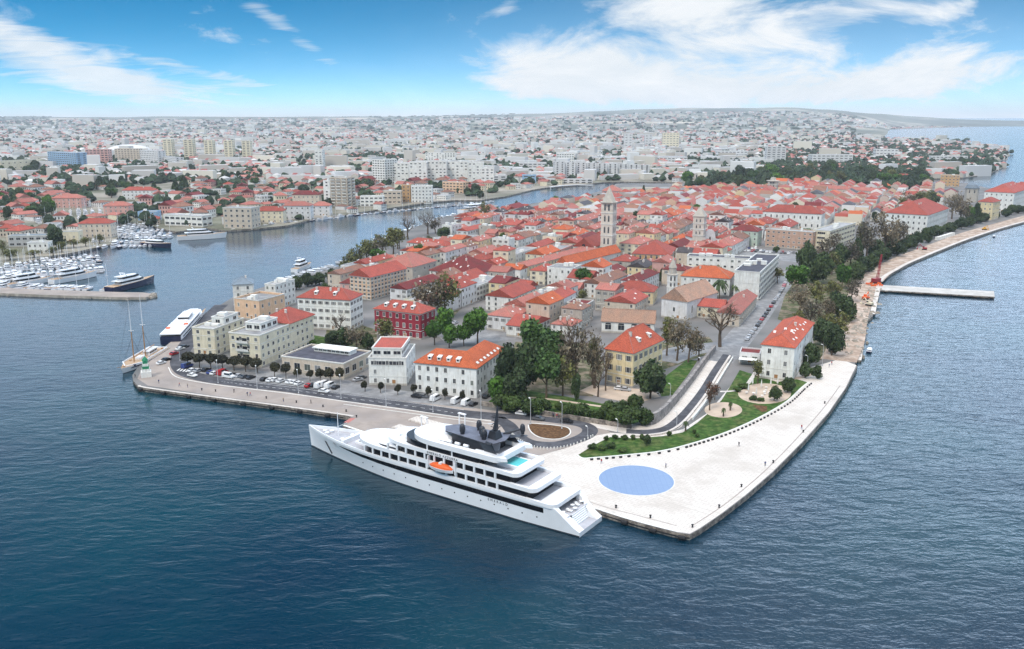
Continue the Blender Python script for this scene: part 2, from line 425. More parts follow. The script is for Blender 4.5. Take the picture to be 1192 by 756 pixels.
def water_mat():
    m = bpy.data.materials.new('sea_water'); m.use_nodes = True; q = NT(m.node_tree)
    b = q.n('BsdfPrincipled'); o = q.n('OutputMaterial'); q.t.links.new(b.outputs[0], o.inputs[0])
    co = q.n('TexCoord').outputs['Object']
    patch = q.noise(co, .011, 3, .5)
    q.put(b.inputs['Base Color'], q.mix(q.ramp(patch, .35, .68), (.0007, .015, .032), (.0012, .030, .043)))
    b.inputs['Roughness'].default_value = .13; b.inputs['IOR'].default_value = 1.33; b.inputs['Specular IOR Level'].default_value = .5
    mp = q.n('Mapping'); q.put(mp.inputs[0], co); mp.inputs['Rotation'].default_value = (0, 0, radians(-28)); mp.inputs['Scale'].default_value = (.45, 1, 1)
    h1 = q.noise(mp.outputs[0], .30, 3, .55, .4)
    h2 = q.noise(q.scale(co, (.8, 1, 1)), 1.1, 3, .6, .3)
    h3 = q.noise(co, .05, 2, .5)
    h = q.math('ADD', q.math('MULTIPLY', h1, 1.0), q.math('ADD', q.math('MULTIPLY', h2, .22), q.math('MULTIPLY', h3, 1.2)))
    so = q.n('SeparateXYZ'); q.put(so.inputs[0], co)
    open_ = q.ramp(q.math('SUBTRACT', so.outputs[0], q.math('MULTIPLY', so.outputs[1], .25)), -170, 60, .17, .42)      # sheltered harbour, rougher open sea
    bp = q.n('Bump'); q.put(bp.inputs['Height'], h); q.put(bp.inputs['Strength'], q.math('MULTIPLY', open_, q.ramp(so.outputs[1], 260, 1300, 1.0, .3))); bp.inputs['Distance'].default_value = 1.3
    q.put(b.inputs['Normal'], bp.outputs[0])
    return m


M['water'] = water_mat()

# ------------------------------------------------------------------ the setting
def struct(name, mb, mats, sm=False): return tag(mb.build(name, mats, sm=sm), kind='structure')
def G(pts, z=GZ): return [P(u, v, z) for u, v in pts]


def sheet(name, pts, dz, m, px_=True, sm=0):
    p = G(pts) if px_ else pts
    if sm: p = smooth(p, sm, True)
    mb = MB(); mb.face([(x, y, GZ + dz) for x, y in ccw(p)]); return struct(name, mb, m)


def ribbon(name, pts, w, dz, m, px_=True, closed=False, z1=None, side=0.0):
    """strip of width w along a line; with z1 a raised strip of that height"""
    c = smooth(G(pts) if px_ else pts, 6, closed)
    if closed: c = c + c[:2]
    a, b = offset(c, w / 2 + side), offset(c, -w / 2 + side); mb = MB(); z = GZ + dz
    for i in range(len(c) - 1):
        if z1 is None: mb.face([(*b[i], z), (*b[i + 1], z), (*a[i + 1], z), (*a[i], z)])
        else:
            h = z + z1
            mb.face([(*b[i], h), (*b[i + 1], h), (*a[i + 1], h), (*a[i], h)])
            mb.face([(*b[i], z), (*b[i + 1], z), (*b[i + 1], h), (*b[i], h)]); mb.face([(*a[i + 1], z), (*a[i], z), (*a[i], h), (*a[i + 1], h)])
    return struct(name, mb, m)


mb = MB(); R_ = 60000
for i in range(-1, 1):
    pass
mb.face([(-R_, -3000, 0), (R_, -3000, 0), (R_, R_, 0), (-R_, R_, 0)]); struct('water', mb, M['water'])

INNER = [(154, 437), (155, 443), (160, 449), (170, 452), (250, 463), (330, 473.5), (400, 483.5), (409, 485.5)]
SHIPQ = [(399, 496), (500, 530), (600, 562.5), (705, 597), (745, 609), (790, 620.5)]
EASTQ = [(803, 622.5), (815, 616), (840, 599), (870, 576), (900, 550), (935, 515), (965, 481), (985, 452), (998, 427)]
PROM = [(995, 424), (1003, 405), (1007, 375), (1016, 368), (1022, 343), (1027, 325), (1045, 314), (1063, 305), (1119, 282), (1160, 268), (1192, 259), (1225, 249), (1260, 236)]
BAY = [(1250, 224), (1200, 217), (1150, 219), (1124, 213)]
HARB = [(718, 214), (700, 222), (680, 228), (620, 237), (575, 245), (545, 246), (530, 250), (510, 253), (490, 262), (460, 271), (432, 287), (405, 307), (354, 322), (320, 330), (273, 345), (244, 363), (216, 385), (186, 408), (160, 428)]
pen = G(INNER + SHIPQ + EASTQ + PROM + BAY + HARB)
mb = MB(); mb.prism(pen, -4, GZ, 1, 0); struct('town_ground', mb, [M['townground'], M['quaywall']])

COAST = [(1121, 207), (1150, 203), (1168, 195), (1160, 190), (1176, 181), (1172, 173), (1140, 168.5), (1080, 163.5), (1020, 161), (990, 157.5), (985, 154), (1040, 150.5), (1120, 148), (1192, 146), (1400, 143.5)]
NSH = [(-160, 318), (0, 311), (40, 302), (90, 293), (128, 284.5), (138, 276), (124, 266), (112, 260), (140, 257.5), (175, 263), (205, 270), (240, 265), (262, 268.5), (300, 266), (335, 262.5), (360, 256), (400, 250.5), (440, 244), (470, 240), (500, 235.5), (530, 233), (560, 233), (590, 228.5), (620, 221), (640, 218), (670, 216), (705, 212)]
land = G(NSH) + [P(724, 211.5), P(900, 214)] + G(COAST) + [(9000, 14500), (-11000, 14500), (-5200, 3000), (-2600, 1500), (-900, 700)]
mb = MB(); mb.prism(land, -4, GZ - .05, 1, 0)
M['mainland'] = mat('scrub_and_gardens', (.14, .145, .10), .95, .35, .012, 0, .1, 0, col2=(.26, .235, .20), patch=(.35, .65))
struct('mainland_ground', mb, [M['mainland'], M['quaywall']])

# far hills: one relief from the plain up to the skyline
RIDGE = [(-400, 137), (0, 137), (200, 136.5), (420, 136.5), (560, 135), (620, 133), (690, 131), (735, 129), (790, 127.5), (850, 127.5), (905, 126.8), (950, 129.5), (1000, 133), (1050, 137), (1110, 139.5), (1192, 141), (1600, 141)]
def ridge_v(u):
    for (a, va), (b, vb) in zip(RIDGE, RIDGE[1:]):
        if a <= u <= b:
            s = (u - a) / (b - a); s = s * s * (3 - 2 * s); return va + (vb - va) * s
    return 134


def wob(x, y): return sin(x * .0011 + 1.3) * cos(y * .0009) + .5 * sin(x * .0031 + y * .0023) + .3 * sin(x * .0072 - y * .0051)


D0, D1 = 4300.0, 12500.0
def land_z(x, y):
    if y < D0: return GZ - .05
    u = 596 + FPX * x / y * .985
    top = CAMH + (136 - ridge_v(u)) / FPX * D1 * 1.02
    s = min((y - D0) / (D1 - D0), 1.0); k = s * s * (3 - 2 * s)
    sea = 1 / (1 + exp((u - 1000) / 14)) if y < 9500 else min(1, 1 / (1 + exp((u - 1000) / 14)) + (y - 9500) / 2200)
    if sea < .25 and y > D0: return -4
    return max(GZ - .05 + sea * (max(top, 3) * k + wob(x, y) * 9 * min(1, s * 3)), -3)


mb = MB(); us = [-420 + i * 14 for i in range(150)]; ys = [D0 + 60 + (D1 - D0 - 60) * (j / 46) ** 1.1 for j in range(47)] + [13600, 15500]
for y in ys:
    for u in us:
        x = (u - 596) / FPX / .985 * y
        z = land_z(x, y) if y <= D1 else land_z(x, D1) * (.8 if y < 15000 else -.02)
        mb.v.append((x, y, z + .2))
nu = len(us)
for j in range(len(ys) - 1):
    for i in range(nu - 1): mb.f.append((j * nu + i, j * nu + i + 1, (j + 1) * nu + i + 1, (j + 1) * nu + i)); mb.m.append(0)
M['hills'] = mat('hill_scrub', (.13, .14, .11), .95, .4, .0016, 0, .1, 0, col2=(.38, .34, .28), patch=(.50, .66), detail=6)
struct('hills', mb, M['hills'], sm=True)

M['gardens'] = mat('garden_soil_and_weeds', (.085, .095, .045), .95, .4, .35, .05, .1, 0, col2=(.17, .14, .10), patch=(.42, .62))
# white stone quay and the paved places
WHITE = [(622, 532), (640, 527), (670, 518), (690, 508), (712, 504), (760, 507), (795, 500), (825, 480), (850, 450), (880, 436), (925, 432), (958, 424), (978, 418), (997, 425.5)]
sheet('white_stone_quay', WHITE + [(996, 427.5), (984, 452), (964.5, 480), (934, 514.5), (899, 549.5), (869, 575.5), (839, 598.5), (814, 615.5), (803, 621.5), (790, 619.7), (745, 608), (705, 596), (663, 582.5)], .012, M['slabs'])
sheet('quay_paving', [(172, 449), (250, 461), (330, 471.5), (402, 482), (412, 485), (401, 495.5), (500, 529), (600, 561.5), (661, 581.5), (622, 532), (655, 523), (670, 518), (690, 508), (712, 504), (690, 492), (650, 484), (590, 480), (520, 471.5), (420, 462), (330, 449), (262, 441), (215, 436), (200, 425), (215, 405), (240, 374), (226, 372), (200, 397), (182, 414), (165, 430), (160, 441)], .012, M['paving'])

def road(name, pts, w, dz, m=None, closed=False): return ribbon(name, pts, w, dz, m or M['asphalt'], closed=closed)


road('quay_road', [(258, 355), (240, 372), (222, 395), (209, 416), (214, 432), (240, 441), (290, 448), (340, 453.5), (400, 462.5), (470, 471.5), (530, 480.5), (580, 485.5), (592, 487)], 7.5, .024)
sheet('car_park', [(236, 424), (300, 432), (400, 441), (428, 451), (470, 455), (548, 466), (552, 476), (470, 467), (400, 458), (330, 449), (262, 441), (232, 434)], .020, M['street'])
road('turning_loop', [(580, 485.5), (592, 495.5), (602, 508), (620, 516.5), (650, 517.5), (677, 510), (687, 501.5), (678, 494.5), (650, 490), (612, 486)], 5.4, .028, closed=True)
road('ramp_road', [(729, 502.3), (753, 503), (775, 499.5), (790, 490), (805, 474.5), (820, 455), (834, 432), (847, 413)], 4.2, .024)
ribbon('ramp_footpath', [(690, 491), (729, 499), (753, 500.5), (772, 497), (786, 488), (801, 472), (816, 453), (830, 430), (843, 411)], 9.5, .016, M['slabs'])
road('town_street', [(835, 421), (850, 406), (868, 385), (880, 370), (893, 352), (904, 338), (912, 327), (920, 316)], 13.5, .020, M['street'])
road('square_pavement', [(770, 420), (800, 408), (835, 404), (858, 402)], 16, .014, M['street'])
sheet('upper_park_yard', [(690, 448), (730, 452), (760, 454), (768, 462), (740, 470), (700, 463), (675, 455)], .010, M['sand'])
sheet('long_car_park', [(848, 292), (880, 291), (945, 293), (965, 300), (952, 309), (905, 303), (880, 299), (850, 298)], .014, M['street'])
sheet('inner_square', [(520, 400), (560, 400), (600, 395), (610, 375), (590, 362), (560, 366), (535, 382), (500, 384)], .012, M['street'])
# lawns and gravel places
LAWN = [(672, 530.5), (679, 534), (695, 533), (725, 530.5), (770, 525.5), (810, 515.5), (850, 502), (885, 486), (915, 468.5), (932, 453), (941, 445.5), (925, 441), (905, 445), (880, 437), (861, 431), (850, 450), (840, 466), (826, 480), (812, 492), (795, 503.5), (772, 508), (738, 510.5), (710, 509), (690, 519)]
sheet('lawn', LAWN, .028, M['grass'])
ribbon('lawn_kerb', [LAWN[0], LAWN[1], LAWN[2], LAWN[3], LAWN[4], LAWN[5], LAWN[6], LAWN[7], LAWN[8], LAWN[9], LAWN[10]], .7, .010, M['trim'], z1=.16)
sheet('back_lawn', [(566, 470), (600, 474), (650, 482), (705, 491), (735, 494), (758, 488), (740, 476), (700, 470), (660, 462), (620, 456), (585, 455)], .018, M['grass'])
sheet('slope_lawn', [(770, 462), (783, 460), (800, 438), (812, 420), (800, 419), (775, 438), (765, 450)], .018, M['grass'])
sheet('street_verge', [(868, 378), (878, 372), (893, 347), (905, 328), (899, 327), (882, 350)], .016, M['grass'])
sheet('garden_ground', [(378, 402), (440, 412), (438, 384), (400, 372), (380, 384)], .016, M['gardens'])
sheet('garden_ground', [(470, 372), (520, 378), (545, 350), (535, 322), (490, 340)], .010, M['gardens'])
sheet('garden_ground', [(560, 452), (690, 462), (705, 425), (690, 400), (600, 398), (592, 420)], .008, M['gardens'])
sheet('garden_ground', [(768, 432), (838, 408), (825, 392), (768, 400)], .008, M['gardens'])
sheet('garden_ground', [(918, 330), (905, 372), (925, 378), (945, 385), (950, 420), (975, 415), (990, 372), (1008, 335), (1030, 312), (1010, 300), (960, 300)], .008, M['gardens'])
sheet('villa_lawn', [(338, 398), (372, 404), (405, 408), (400, 396), (350, 388)], .016, M['grass'])


def oval(u0, v0, ru, rv, n=28): return [(u0 + ru * cos(2 * pi * i / n), v0 + rv * sin(2 * pi * i / n)) for i in range(n)]


sheet('gravel_circle', oval(842, 477.5, 22, 9), .036, M['sand'])
sheet('gravel_terrace', oval(890, 458.5, 31, 12), .036, M['sand'])
sheet('flower_bed', [(876, 471), (886, 472.5), (893, 473), (893, 479), (887, 480), (880, 475.5)], .040, M['soil'])
ribbon('garden_path', [(838, 456), (852, 455.5), (866, 452), (874, 442), (880, 433)], 1.6, .036, M['slabs'])
ribbon('garden_path', [(880, 437), (905, 442), (925, 441), (945, 436)], 2.2, .036, M['sand'])
ribbon('park_path', [(600, 462), (640, 465), (690, 472), (720, 476)], 1.8, .024, M['sand'])
ISL = [(616, 494), (618, 503), (630, 510), (650, 511.5), (663, 506), (662, 499), (650, 496), (630, 494)]
sheet('turning_island', ISL, .024, M['soil'], sm=3)
# the round solar disc in the quay
c0 = P(740.6, 558.8); M['disc'] = mat('blue_solar_glass', (.20, .30, .52), .35, .10, .25, 0, .4, 0, col2=(.24, .34, .54))
q_ = M['disc'].node_tree; br_ = q_.nodes.new('ShaderNodeTexBrick'); br_.offset = 0; br_.inputs['Scale'].default_value = .32; br_.inputs['Mortar Size'].default_value = .025; br_.inputs['Color1'].default_value = (.18, .26, .41, 1); br_.inputs['Color2'].default_value = (.20, .28, .43, 1); br_.inputs['Mortar'].default_value = (.155, .23, .39, 1)
q_.links.new(q_.nodes.new('ShaderNodeTexCoord').outputs['Object'], br_.inputs['Vector']); q_.links.new(br_.outputs[0], next(n for n in q_.nodes if n.type == 'BSDF_PRINCIPLED').inputs['Base Color'])
mb = MB(); mb.face([(c0[0] + 11 * cos(2 * pi * i / 72), c0[1] + 11 * sin(2 * pi * i / 72), GZ + .030) for i in range(72)], 0)
for k in range(72):
    a, b = 2 * pi * k / 72, 2 * pi * (k + 1) / 72
    mb.face([(c0[0] + r * cos(q), c0[1] + r * sin(q), GZ + .034) for r, q in ((11, a), (11.25, a), (11.25, b), (11, b))], 1)
tag(mb.build('solar_disc', [M['disc'], M['trim']]), 'large round pale blue glass disc set flush in the white quay', 'pavement artwork'); mark('the blue disc', *c0)
# joints and stains on the quay, road markings
for a, b in [((700, 592), (1000, 425)),]:
    pass
ribbon('quay_joint', [(560, 545), (640, 569), (705, 590.5), (745, 601), (788, 612.5)], .35, .020, M['paving'])
ribbon('quay_joint', [(808, 611), (840, 590), (868, 568), (896, 543), (930, 508), (958, 476), (978, 449)], .35, .020, M['paving'])
for q in [(741 + i * 0, 0) for i in range(0)]: pass
for (u, v) in [(792, 551), (805, 541), (818, 531)]:
    ribbon('organ_step', [(u, v), (u + 58, v + 0)], .5, .022, M['paving']) if False else None
mb = MB()
for i in range(7):
    x, y = P(208 + i * 3.3, 430.5 + i * .45); mb.face([(x - .3, y - 1.8, GZ + .030), (x + .35, y - 1.8, GZ + .030), (x + .35, y + 1.8, GZ + .030), (x - .3, y + 1.8, GZ + .030)])
struct('zebra_crossing', mb, M['line'])
for nm, pts in [('lane_line', [(258, 444.5), (290, 448.5), (340, 454), (400, 463), (470, 472), (530, 481)])]:
    c = smooth(G(pts), 14); mb = MB()
    for i in range(0, len(c) - 1, 2):
        (x0, y0), (x1, y1) = c[i], c[i + 1]; l = hypot(x1 - x0, y1 - y0); nx, ny = -(y1 - y0) / l * .09, (x1 - x0) / l * .09
        mb.face([(x0 - nx, y0 - ny, GZ + .032), (x1 - nx, y1 - ny, GZ + .032), (x1 + nx, y1 + ny, GZ + .032), (x0 + nx, y0 + ny, GZ + .032)])
    struct(nm, mb, M['line'])
ribbon('edge_line', [(262, 441.8), (330, 450), (400, 459), (470, 468), (540, 477.5)], .16, .032, M['line'])
ribbon('road_kerb', [(196, 428), (205, 439), (240, 446.5), (290, 453), (340, 459), (400, 467.5), (470, 477), (530, 485.5), (572, 490.5)], .35, .012, M['trim'], z1=.13)
ribbon('road_kerb', [(400, 471), (470, 480.5), (540, 490), (578, 495)], .25, .012, M['trim'], z1=.12)
ribbon('loop_kerb', ISL, .4, .012, M['trim'], closed=True, z1=.13)
ribbon('ramp_kerb', [(735, 508.5), (758, 507.3), (778, 503.5), (794, 493.5), (808, 478), (823, 458), (837, 435), (850, 415)], .9, .012, M['slabs'], z1=.5)
ribbon('quay_coping', INNER[2:], 1.1, .020, M['slabs'], side=.6)
ribbon('quay_coping', [(398.5, 495.5), (500, 529.5), (600, 562), (705, 596.5), (745, 608.5), (790, 620)], .9, .018, M['trim'], side=.5)
mb = MB(); mb.face([(*P(u, v), GZ + .024) for u, v in [(400, 492), (408, 486.8), (414, 487.2), (406, 492.5)]]); struct('red_quay_mark', mb, mat('faded_red_paint', (.42, .16, .14), .8, .2, 1, 0, .2, 0))
# promenade under reconstruction
ribbon('promenade_dirt', [(976, 420), (987, 396), (992, 372), (1000, 350), (1011, 330), (1026, 316), (1052, 302), (1090, 287), (1130, 272), (1170, 260.5), (1200, 252)], 15, .014, M['dirt'])
ribbon('promenade_edge', [(1018, 366), (1023, 342), (1028.5, 324.5), (1046, 313.5), (1063, 304.5), (1119, 281.5), (1160, 267.5), (1195, 257.5)], 2.6, .024, M['slabs'], side=1.0)

wl = lambda o, ph, cat, grp=None: tag(o, ph, cat, grp)
def wall_along(name, pts, w, h, m, label):
    c = smooth(G(pts), 5); a, b = offset(c, w / 2), offset(c, -w / 2); mb = MB()
    for i in range(len(c) - 1):
        h0, h1 = [h(j / (len(c) - 1)) if callable(h) else h for j in (i, i + 1)]
        mb.face([(*b[i], 0.5), (*b[i + 1], 0.5), (*b[i + 1], GZ + h1), (*b[i], GZ + h0)]); mb.face([(*a[i + 1], .5), (*a[i], .5), (*a[i], GZ + h0), (*a[i + 1], GZ + h1)])
        mb.face([(*b[i], GZ + h0), (*b[i + 1], GZ + h1), (*a[i + 1], GZ + h1), (*a[i], GZ + h0)])
    for k in (0, -1):
        hh = GZ + (h(0 if k == 0 else 1) if callable(h) else h); mb.face([(*a[k], .5), (*b[k], .5), (*b[k], hh), (*a[k], hh)])
    return tag(mb.build(name, m), label, 'wall')


wall_along('rubble_wall', [(752, 494), (762, 493), (776, 481), (792, 462), (808, 441), (822, 421), (832, 408)], 1.2, lambda s: 4.2 - 1.6 * s, M['fortwall'], 'old grey rubble retaining wall climbing beside the ramp')
wall_along('park_wall', [(560, 472), (600, 478), (650, 486), (700, 494), (735, 499)], .8, 1.6, M['quaywall'], 'low pale stone wall along the front of the bushy park')
wall_along('ramp_parapet', [(806, 489), (818, 474), (830, 456), (842, 436), (853, 418)], .5, 1.0, M['trim'], 'pale low parapet on the garden side of the ramp')

# breakwater of the marina, with its boulders as loose stone
bw = G([(-40, 333), (60, 337.5), (140, 340), (168, 340.5), (176, 342), (170, 346), (140, 346), (60, 343.5), (-40, 339.5)])
mb = MB(); mb.prism(bw, -3, 1.5, 0, 1); tag(mb.build('breakwater', [M['rock'], M['paving']]), 'long low stone breakwater closing off the marina', 'breakwater'); mark('the stone breakwater', *P(100, 342))
def rocks(name, pts, n, spread, s0, s1, seed):
    r = random.Random(seed); mb = MB(); c = smooth(G(pts, 0.3), 8)
    for _ in range(n):
        i = r.randrange(len(c) - 1); k = r.random(); x = c[i][0] + (c[i + 1][0] - c[i][0]) * k + r.gauss(0, spread); y = c[i][1] + (c[i + 1][1] - c[i][1]) * k + r.gauss(0, spread)
        s = r.uniform(s0, s1); a = r.random() * 6; pr = [(x + s * r.uniform(.7, 1.2) * cos(a + q), y + s * r.uniform(.7, 1.2) * sin(a + q)) for q in (0, 1.1, 2.3, 3.3, 4.6, 5.4)]
        mb.prism(pr, -.6, r.uniform(.3, 1.5), grow=-.4)
    return tag(mb.build(name, M['rock']), 'pale limestone boulders heaped along the water', None, None, 'stuff')


rocks('boulders', [(-40, 341), (60, 345), (140, 347.5), (172, 347), (178, 343)], 420, 1.0, .5, 1.4, 3)
rocks('shore_rubble', [(1003, 372), (1001, 396), (996, 420)], 90, 1.2, .4, 1.1, 4)
j = G([(1021, 331.5), (1157, 339), (1158, 345.5), (1022, 337.5)])
M['concrete'] = mat('pale_concrete', (.50, .48, .45), .85, .2, .3, 0, .2, 0, col2=(.42, .40, .37))
jt = empty('jetty', (0, 0, 0), 0, 'long straight concrete jetty with a white deck', 'jetty'); mark('the long jetty', *P(1090, 338))
mb = MB(); mb.prism(j, .75, GZ - .1, 0, 1, bottom=True); mb.build('jetty_deck', [M['quaywall'], M['concrete']], jt)
for i in range(9):
    x, y = P(1030 + i * 15.5, 337.4 + i * .9); mb = MB(); mb.tube([(x, y, -3), (x, y, .75)], .6, 8); mb.build('pile', M['black'], jt)
jp = G([(1000, 394), (1007, 394), (1003, 418), (996, 418)]); mb = MB(); mb.prism(jp, -.5, 1.0, 0, 1)
tag(mb.build('boat_landing', [M['quaywall'], M['slabs']]), 'short low landing stage beside the torn-up promenade', 'landing stage')

# ------------------------------------------------------------------ the cruise ship
a_ = radians(-37.5); Q = P(398, 496); dv = (cos(a_), sin(a_)); nv = (sin(a_), -cos(a_))
SX, SY = Q[0] + dv[0] * 56 + nv[0] * 13.5, Q[1] + dv[1] * 56 + nv[1] * 13.5
SROT = radians(180 - 37.5 + 2.95)
SHIP = empty('cruise_ship', (SX, SY, 0), SROT, 'white yacht-style cruise ship with stacked swept decks and dark window bands', 'cruise ship')
mark('the cruise ship', SX, SY)
HW, SG = M['hullwhite'], M['shipglass']


def bd(x):                                                            # half breadth of the deck
    if x > 12: return max(7.2 * (1 - ((x - 12) / 41.3) ** 2.3), .22)
    if x < -40: return 7.2 - .9 * ((-40 - x) / 13) ** 1.5
    return 7.2


def bwl(x):                                                           # half breadth at the water
    if x > -2: return max(6.8 * (1 - ((x + 2) / 54.6) ** 1.75), .10)
    if x < -35: return 6.8 - .9 * ((-35 - x) / 18)
    return 6.8


def ztop(x):
    if x > -45: return 7.3
    if x > -46: return 6.4
    return max(6.4 - (-46 - x) / 5.2 * 4.2, 2.2) if x > -51.2 else 2.2 - (-51.2 - x) / 1.8 * .9


XS = [-53, -52, -51.2, -50, -48.5, -47, -46, -45.2, -45, -42] + [-38 + 4 * i for i in range(20)] + [42, 45, 47, 49, 50.5, 51.6, 52.3, 53]
def hull_pt(x, z):
    t_ = max(0, min(z / 6.5, 1.0)); w = bwl(x) + (bd(x) - bwl(x)) * t_ ** (1.0 if x < 20 else 1.25)
    rake = .0 if x < 40 else (x - 40) / 13 * (z - 3) * .10
    return (x + rake, w, z)


ROWS = [-1.5, .35, .5, 1.5, 3, 4.4, 5.9, 6.6]
mb = MB()
for s in (1, -1):
    for x0, x1 in zip(XS, XS[1:]):
        r0 = [z for z in ROWS if z < ztop(x0) - .05] + [ztop(x0)]; r1 = [z for z in ROWS if z < ztop(x1) - .05] + [ztop(x1)]
        n = min(len(r0), len(r1)); r0 = r0[:n - 1] + [ztop(x0)]; r1 = r1[:n - 1] + [ztop(x1)]
        for k in range(n - 1):
            q = [hull_pt(x0, r0[k]), hull_pt(x1, r1[k]), hull_pt(x1, r1[k + 1]), hull_pt(x0, r0[k + 1])]
            q = [(a, b * s, c) for a, b, c in q]
            mb.face(q if s < 0 else q[::-1], 1 if k < 1 else 0)
for x, f in ((-53, 1),):                                              # transom
    w = hull_pt(x, 1)[1]; mb.face([(x, -w, -1.5), (x, w, -1.5), (x, w, 1.2), (x, -w, 1.2)])
# stern: two sloping wings, an open aft deck, a stair and the low platform between them
for s in (1, -1):
    for x0, x1 in zip(XS[:8], XS[1:8]):
        o0, o1 = hull_pt(x0, ztop(x0)), hull_pt(x1, ztop(x1)); i0_, i1_ = (3.4 if x > -50.2 or x < -52.5 else 3.4 for x in (x0, x1)); i0_, i1_ = [3.6 if x < -49 else 3.6 + min(1, (x + 49) / 1.6) * 1.7 for x in (x0, x1)]
        mb.face([(x0, i0_ * s, o0[2]), (x1, i1_ * s, o1[2]), (o1[0], o1[1] * s, o1[2]), (o0[0], o0[1] * s, o0[2])])
        mb.face([(x0, i0_ * s, 1.0), (x1, i1_ * s, 1.0), (x1, i1_ * s, o1[2]), (x0, i0_ * s, o0[2])])
mb.face([(-53, -3.6, 1.25), (-53, 3.6, 1.25), (-50.4, 3.6, 1.25), (-50.4, -3.6, 1.25)], 2)
for k in range(6):
    x0, x1, z0_, z1_ = -50.4 + k * .24, -50.4 + (k + 1) * .24, 1.25 + k * .5, 1.25 + (k + 1) * .5
    mb.face([(x0, -3.6, z0_), (x0, 3.6, z0_), (x0, 3.6, z1_), (x0, -3.6, z1_)]); mb.face([(x0, -3.6, z1_), (x0, 3.6, z1_), (x1, 3.6, z1_), (x1, -3.6, z1_)])
mb.face([(-49.0, -5.2, 4.25), (-49.0, 5.2, 4.25), (-40, 6.6, 4.25), (-40, -6.6, 4.25)], 3)
hull = mb.build('hull', [HW, M['darkgrey'], M['deckgrey'], M['deckgrey']], SHIP)
mb = MB(); mb.box(-43.6, -43.2, -6.4, 6.4, 4.3, 6.9); mb.build('aft_glazing', SG, SHIP)
mb = MB()                                                             # main deck inside the bulwarks
for x0, x1 in zip(XS[8:], XS[9:]):
    mb.face([(x0, -bd(x0) + .25, 6.25), (x1, -bd(x1) + .2, 6.25), (x1, bd(x1) - .2, 6.25), (x0, bd(x0) - .25, 6.25)])
mb.build('main_deck', M['deckgrey'], SHIP)
mb = MB()                                                             # inner face and cap of the bow bulwark
for s in (1, -1):
    for x0, x1 in zip(XS[7:], XS[8:]):
        a, b = hull_pt(x0, 7.3), hull_pt(x1, 7.3); i0, i1 = max(a[1] - .3, .05), max(b[1] - .3, .05)
        mb.face([(a[0], a[1] * s, 7.3), (b[0], b[1] * s, 7.3), (b[0], i1 * s, 7.3), (a[0], i0 * s, 7.3)]); mb.face([(a[0], i0 * s, 6.2), (b[0], i1 * s, 6.2), (b[0], i1 * s, 7.3), (a[0], i0 * s, 7.3)])
mb.build('bulwark', HW, SHIP)
for s in (1, -1):                                                     # long dark window bands in the hull
    mb = MB(); xs = [34.5, 33, 31, 28] + [24 - 3.5 * i for i in range(20)]
    for k, (x0, x1) in enumerate(zip(xs, xs[1:])):
        z = lambda x: (5.55 - .55 * min(1, (34.5 - x) / 9) - .6 * min(1, (34.5 - x) / 30), 5.7 + .2 * min(1, (34.5 - x) / 6))
        q = []
        for x, zz in ((x0, z(x0)[0]), (x1, z(x1)[0]), (x1, z(x1)[1]), (x0, z(x0)[1])):
            p = hull_pt(x, zz); q.append((p[0], (p[1] + .05) * s, p[2]))
        mb.face(q)
    mb.build('hull_window_band', SG, SHIP)
for i in range(15):                                                   # row of little portholes
    mb = MB(); x = 24 - i * 4.6; p = hull_pt(x, 2.7); mb.face([(x + .22 * cos(k * pi / 4), p[1] + .045, 2.7 + .22 * sin(k * pi / 4)) for k in range(8)]); mb.build('porthole', SG, SHIP)
mb = MB(); p = [hull_pt(43.2, 4.9), hull_pt(42.2, 4.9), hull_pt(40.2, 1.2), hull_pt(40.9, .6)]
mb.face([(a, b + .05, c) for a, b, c in p]); mb.build('anchor_recess', M['darkgrey'], SHIP)


def deck_outline(xf, ln, w, xa, ra=2.0, inset=0.0, n=14):
    """plan of a deck: pointed-oval front, square rounded stern"""
    w -= inset; xf -= inset * 1.6; xa += inset; pts = []
    for k in range(-n, n + 1):
        t_ = k / n * pi / 2; pts.append((xf - ln + ln * cos(t_) ** .75, w * (abs(sin(t_)) ** .85) * (1 if k >= 0 else -1)))
    m = min(ra, w * .8)
    for k in range(0, 7): q = pi / 2 + k / 6 * pi / 2; pts.append((xa + m + m * cos(q), w - m + m * sin(q)))
    for k in range(0, 7): q = pi + k / 6 * pi / 2; pts.append((xa + m + m * cos(q), -w + m + m * sin(q)))
    return pts


def level(xf, ln, w, xa, z0, z1, aft=2.6, rim=.9, name='deck_level'):
    """white band of one deck: slab, floor and the broad swept bulwark round it"""
    o = deck_outline(xf, ln, w, xa); inn = []
    for k, (x, y) in enumerate(o):
        inn.append((min(max(x, xa + aft), xf - ln * .42 - 1.2) if x < xf - ln else xf - ln - 1 + (x - xf + ln) * .55, y * (w - rim) / w))
    mb = MB(); mb.prism(o, z0, z0 + .25, 0, 1, bottom=True); mb.ring(o, inn, z0 + .25, z1)
    return mb.build(name, [HW, M['deckgrey']], SHIP)


L1 = level(28, 15, 7.3, -40, 9.2, 10.35)
L2 = level(16, 14, 7.3, -34.5, 12.25, 13.35)
L3 = level(5.5, 13, 7.3, -28.5, 15.0, 16.5, aft=2.0, rim=1.7)
